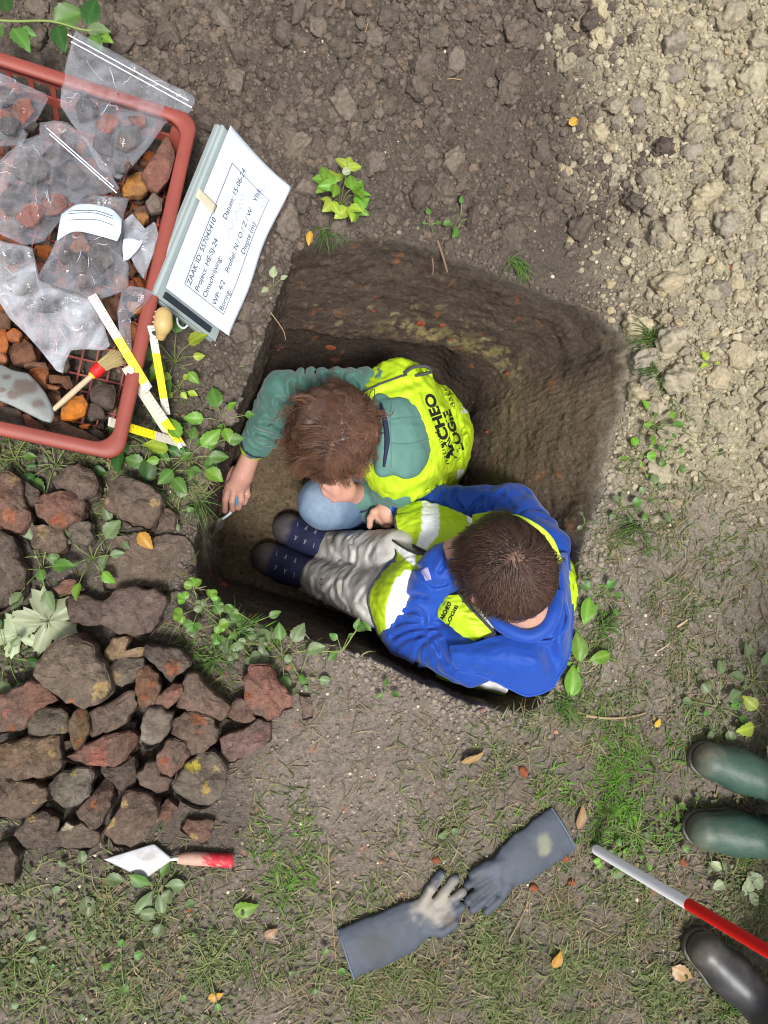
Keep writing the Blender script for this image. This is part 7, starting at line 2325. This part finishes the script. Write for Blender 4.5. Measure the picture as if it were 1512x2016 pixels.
fallen(905, 1498, .055, 'brown', .3, 'curled brown dead leaf on bare soil above the gloves', .9)
fallen(1100, 275, .028, 'gold', .5, 'small yellow leaf on the dark spoil', z=.02)
fallen(1085, 1900, .036, 'gold', 1.0, 'yellowed leaf in the grass below the right glove')
fallen(410, 1962, .030, 'gold', .2, 'pale yellow leaf in the grass at lower left')
fallen(1320, 1900, .05, 'brown', -.6, 'brown dead leaf left of the black boot')
fallen(1285, 1430, .022, 'gold', .9, 'tiny pale leaf above the bright grass tuft')
fallen(1135, 1630, .05, 'brown', 1.3, 'straw-coloured dead leaf beside the right glove cuff', kind='long')
fallen(1290, 1755, .035, 'brown', 2.3, 'brown curled leaf above the white pole section')
fallen(1200, 1725, .045, 'dull', .7, 'dusty upturned leaf below the pole tip')
fallen(1460, 1760, .05, 'pale', 1.2, 'withered grey leaf below the green boots')
fallen(1495, 1745, .045, 'pale', 2.2, 'withered grey leaf at the right edge below the green boots')
fallen(520, 1840, .030, 'brown', .4, 'small curled brown leaf right of the bright green leaf')
fallen(610, 462, .034, 'gold', -1.7, 'yellow blade hanging at the top left pit corner', kind='long', z=.02)
# white petal on the bright weed
fallen(664, 396, .018, 'pale', .4, 'small white feather caught on the bright weed', z=.11, kind='round')

# ---- twigs
def twig(pts, r_, label, m=None):
    L = [P(a, b, 0) for a, b in pts]
    for l in L: l[2] = gh1(l) + .006
    tag(rod('twig', L, [r_, r_ * .6], m or M_stemd, None, 6, n=24), label, 'twig', 'dry twigs')
M_twd = mat('dark_twig', S(112, 90, 74), .9)
twig([(860, 478), (868, 500), (876, 525), (880, 538)], .0035, 'short brown stick at the upper pit edge', M_twd)
twig([(850, 512), (852, 528), (851, 542)], .002, 'thin stick left of the short brown stick', M_twd)
twig([(1150, 1408), (1200, 1413), (1245, 1408), (1268, 1402)], .0032, 'long bare twig below the blue jacket hood')
twig([(528, 612), (545, 635), (558, 655), (562, 672)], .0012, 'pale straw hanging over the left pit edge')
twig([(1330, 1234), (1342, 1226), (1350, 1220)], .003, 'white splinter on trodden soil right of the pit', M_pale)
twig([(1290, 1282), (1305, 1274), (1316, 1266)], .002, 'second pale splinter on trodden soil', M_pale)
twig([(645, 1640), (648, 1720), (655, 1820), (662, 1900), (664, 1960)], .0010, 'very long thin root across the bare soil')
twig([(1492, 1190), (1500, 1215), (1512, 1240)], .003, 'dark stick at the right edge', M_twd)
twig([(0, 1830), (20, 1810), (32, 1792)], .002, 'short brown stick at the lower left edge', M_twd)
twig([(1000, 1850), (1030, 1790), (1042, 1745)], .0013, 'long straw rising below the right glove')
twig([(708, 120), (716, 95), (726, 82)], .0012, 'pale rootlet on the dark spoil')
twig([(870, 190), (885, 186), (897, 190)], .0016, 'curved rootlet on the dark spoil')

# ---- grass: nobody could count it
def grass(n, blobs, l0, l1, pal, flat, seed, wd=(.0008, .0017), box=(-350, 1850, -200, 2400), bright=None):
    r = np.random.default_rng(seed)
    w = pick(n, lambda q, w_: blobmask(q[:, 0], q[:, 1], blobs) * (.08 + .92 * patchy(w_[:, 0] + seed * .37, w_[:, 1])) * (.35 + 1.1 * np.clip(fbm(np.column_stack([w_, np.zeros(len(w_))]) + seed, 22, 2) + .25, 0, 1)), box)
    n = len(w)
    z = ground_h(w[:, 0], w[:, 1])
    ang = r.uniform(0, 2 * math.pi, n)
    ln = r.uniform(l0, l1, n)
    el = r.uniform(.08, flat, n)
    bend = r.uniform(-.9, .5, n)
    pts = []
    for t in np.linspace(0, 1, 5):
        a = ang + bend * t
        h = np.sin(el) * ln * t * (1.15 - .75 * t)
        pts.append(np.column_stack([w[:, 0] + np.cos(a) * ln * t * np.cos(el * .5), w[:, 1] + np.sin(a) * ln * t * np.cos(el * .5), z + .002 + h]))
    L = np.stack(pts, 1)
    sd = np.column_stack([-np.sin(ang), np.cos(ang), r.uniform(-.5, .5, n)])
    wd_ = r.uniform(wd[0], wd[1], n)
    prof = np.array([.8, 1, .9, .6, .1])
    A = L - sd[:, None] * (wd_[:, None] * prof)[..., None]
    B = L + sd[:, None] * (wd_[:, None] * prof)[..., None]
    V = np.stack([A, B], 2).reshape(-1, 3)
    i = np.arange(n * 10).reshape(n, 5, 2)
    q = np.stack([i[:, :-1, 0], i[:, :-1, 1], i[:, 1:, 1], i[:, 1:, 0]], -1).reshape(-1, 4)
    pal = np.array(pal)
    c = pal[r.integers(0, len(pal), n)] * r.uniform(.65, 1.3, n)[:, None]
    if bright is not None:
        px = PIX(np.column_stack([w, z]))
        m = r.random(n) < blobmask(px[:, 0], px[:, 1], bright)
        c[m] = S(112, 164, 52, LK) * r.uniform(.7, 1.25, (m.sum(), 1))
    return V, q, np.repeat(c, 10, 0)
M_grass = mat('grass_blades', None, .6, spec=.25, trans=.25)
BRIGHT = [(1230, 1550, 110, 100, .95), (1180, 1190, 50, 60, .8), (470, 1240, 110, 60, .6), (1150, 1560, 60, 50, .5), (560, 1700, 60, 80, .5), (1500, 1620, 80, 80, .4)]
v, q, c = grass(32000, GRASS, .010, .036, [S(128, 142, 84, LK), S(108, 128, 66, LK), S(144, 150, 100, LK), S(94, 114, 58, LK), S(160, 154, 112, LK)], .6, 5, bright=BRIGHT)
obj('grass', v, q, M_grass, cols=c, kind='stuff', origin=np.zeros(3))
STRAW = [(1000, 1850, 300, 170, .9), (1350, 1850, 200, 170, .8), (1050, 1700, 200, 160, .6), (700, 1900, 250, 110, .7), (300, 1850, 300, 150, .4), (1300, 1200, 260, 260, .5), (1150, 1470, 200, 120, .6), (480, 1260, 140, 80, .5), (390, 1000, 60, 140, .6), (1210, 760, 60, 140, .3), (650, 1400, 250, 140, .18)]
v, q, c = grass(4800, STRAW, .015, .06, [S(160, 146, 110, .6), S(144, 132, 96, .6), S(172, 160, 126, .6), S(126, 112, 84, .6)], .35, 9, wd=(.0005, .0011))
obj('dry_grass', v, q, M_grass, cols=c, kind='stuff', origin=np.zeros(3))
# tufts of longer grass that hang into the pit
def tuft(px, py, label, n=26, ln=.07, lean=(0, -1), seed=1, z=None):
    r = np.random.default_rng(seed)
    b = P(px, py, 0); b[2] = gh1(b)
    L = []
    for i in range(n):
        d = np.array(lean) + r.normal(0, .55, 2)
        d = np.array((d[0], d[1], 0)) / (np.linalg.norm(d) + .01)
        o_ = b + np.array((*r.normal(0, .008, 2), 0))
        l_ = ln * r.uniform(.5, 1.15)
        L.append([o_, o_ + d * l_ * .45 + (0, 0, l_ * .38), o_ + d * l_ * .85 + (0, 0, l_ * .30), o_ + d * l_ * 1.05 + (0, 0, l_ * .10)])
    v, q = tubes(np.array(L), np.array([.0011, .0012, .0008, .0003]), 3)
    c = np.repeat(np.array([S(104, 150, 66, LK), S(130, 158, 84, LK), S(84, 124, 54, LK)])[r.integers(0, 3, n)], 12, 0)
    tag(obj('grass_tuft', v, q, M_grass, cols=c), label, 'grass tuft', 'grass tufts on the pit edge')
tuft(1005, 515, 'green grass tuft leaning into the pit at the upper edge', 34, .055, (.6, -.8), 1)
tuft(1255, 690, 'grass tuft at the upper right pit corner', 30, .075, (-1, .1), 2)
tuft(1262, 755, 'dry grass tuft below the upper right corner tuft', 24, .06, (-1, -.2), 3)
tuft(1250, 1030, 'long dry blades leaning into the pit on the right', 22, .09, (-1, -.35), 4)
tuft(395, 985, 'thin blades on the left pit edge beside the bent hand', 26, .06, (.2, -.6), 5)
tuft(640, 455, 'short grass at the foot of the bright corner weed', 22, .05, (0, -1), 6)
tuft(455, 625, 'sparse blades below the printed sheet', 12, .045, (.5, .3), 7)
tuft(1180, 1230, 'grass clump right of the blue hood', 40, .05, (.4, .3), 8)
tuft(1100, 1380, 'grass clump below the blue hood', 40, .045, (.2, -.4), 9)
tuft(425, 1300, 'grass clump above the flat reddish slab', 40, .05, (.2, .2), 10)
tuft(460, 1245, 'wiry grass at the lower pit edge', 40, .06, (.3, .1), 11)
tuft(1440, 1980, 'fresh grass under the black boot', 40, .06, (.2, .2), 12)
# ground cover of tiny leaves
r = np.random.default_rng(31)
w = pick(2600, lambda q, w_: blobmask(q[:, 0], q[:, 1], COVER))
n = len(w)
lv = np.array([(0, 0, 0), (.35, .30, .05), (.75, .27, .04), (1, 0, -.05), (.75, -.27, .04), (.35, -.30, .05)])
lf = np.array([(0, 3, 2, 1), (0, 5, 4, 3)])
ang = r.uniform(0, 6.28, n); tl = r.uniform(-.4, .4, n)
R_ = np.zeros((n, 3, 3)); R_[:, 0, 0] = np.cos(ang); R_[:, 0, 1] = -np.sin(ang); R_[:, 1, 0] = np.sin(ang); R_[:, 1, 1] = np.cos(ang); R_[:, 2, 2] = 1; R_[:, 2, 0] = tl; R_[:, 2, 1] = -tl
pal = np.array([S(98, 112, 66, LK), S(116, 126, 88, LK), S(84, 98, 54, LK), S(128, 132, 100, LK), S(150, 136, 100, LK)])
sz = r.uniform(.005, .013, n)
v, f, c = scatter([(lv, lf[:, ::-1])], np.column_stack([w, ground_h(w[:, 0], w[:, 1]) + r.uniform(.002, .014, n)]), sz, R_, pal[r.integers(0, 5, n)] * r.uniform(.7, 1.3, (n, 1)))
obj('ground_cover', v, f, M_grass, cols=c, kind='stuff', origin=np.zeros(3))
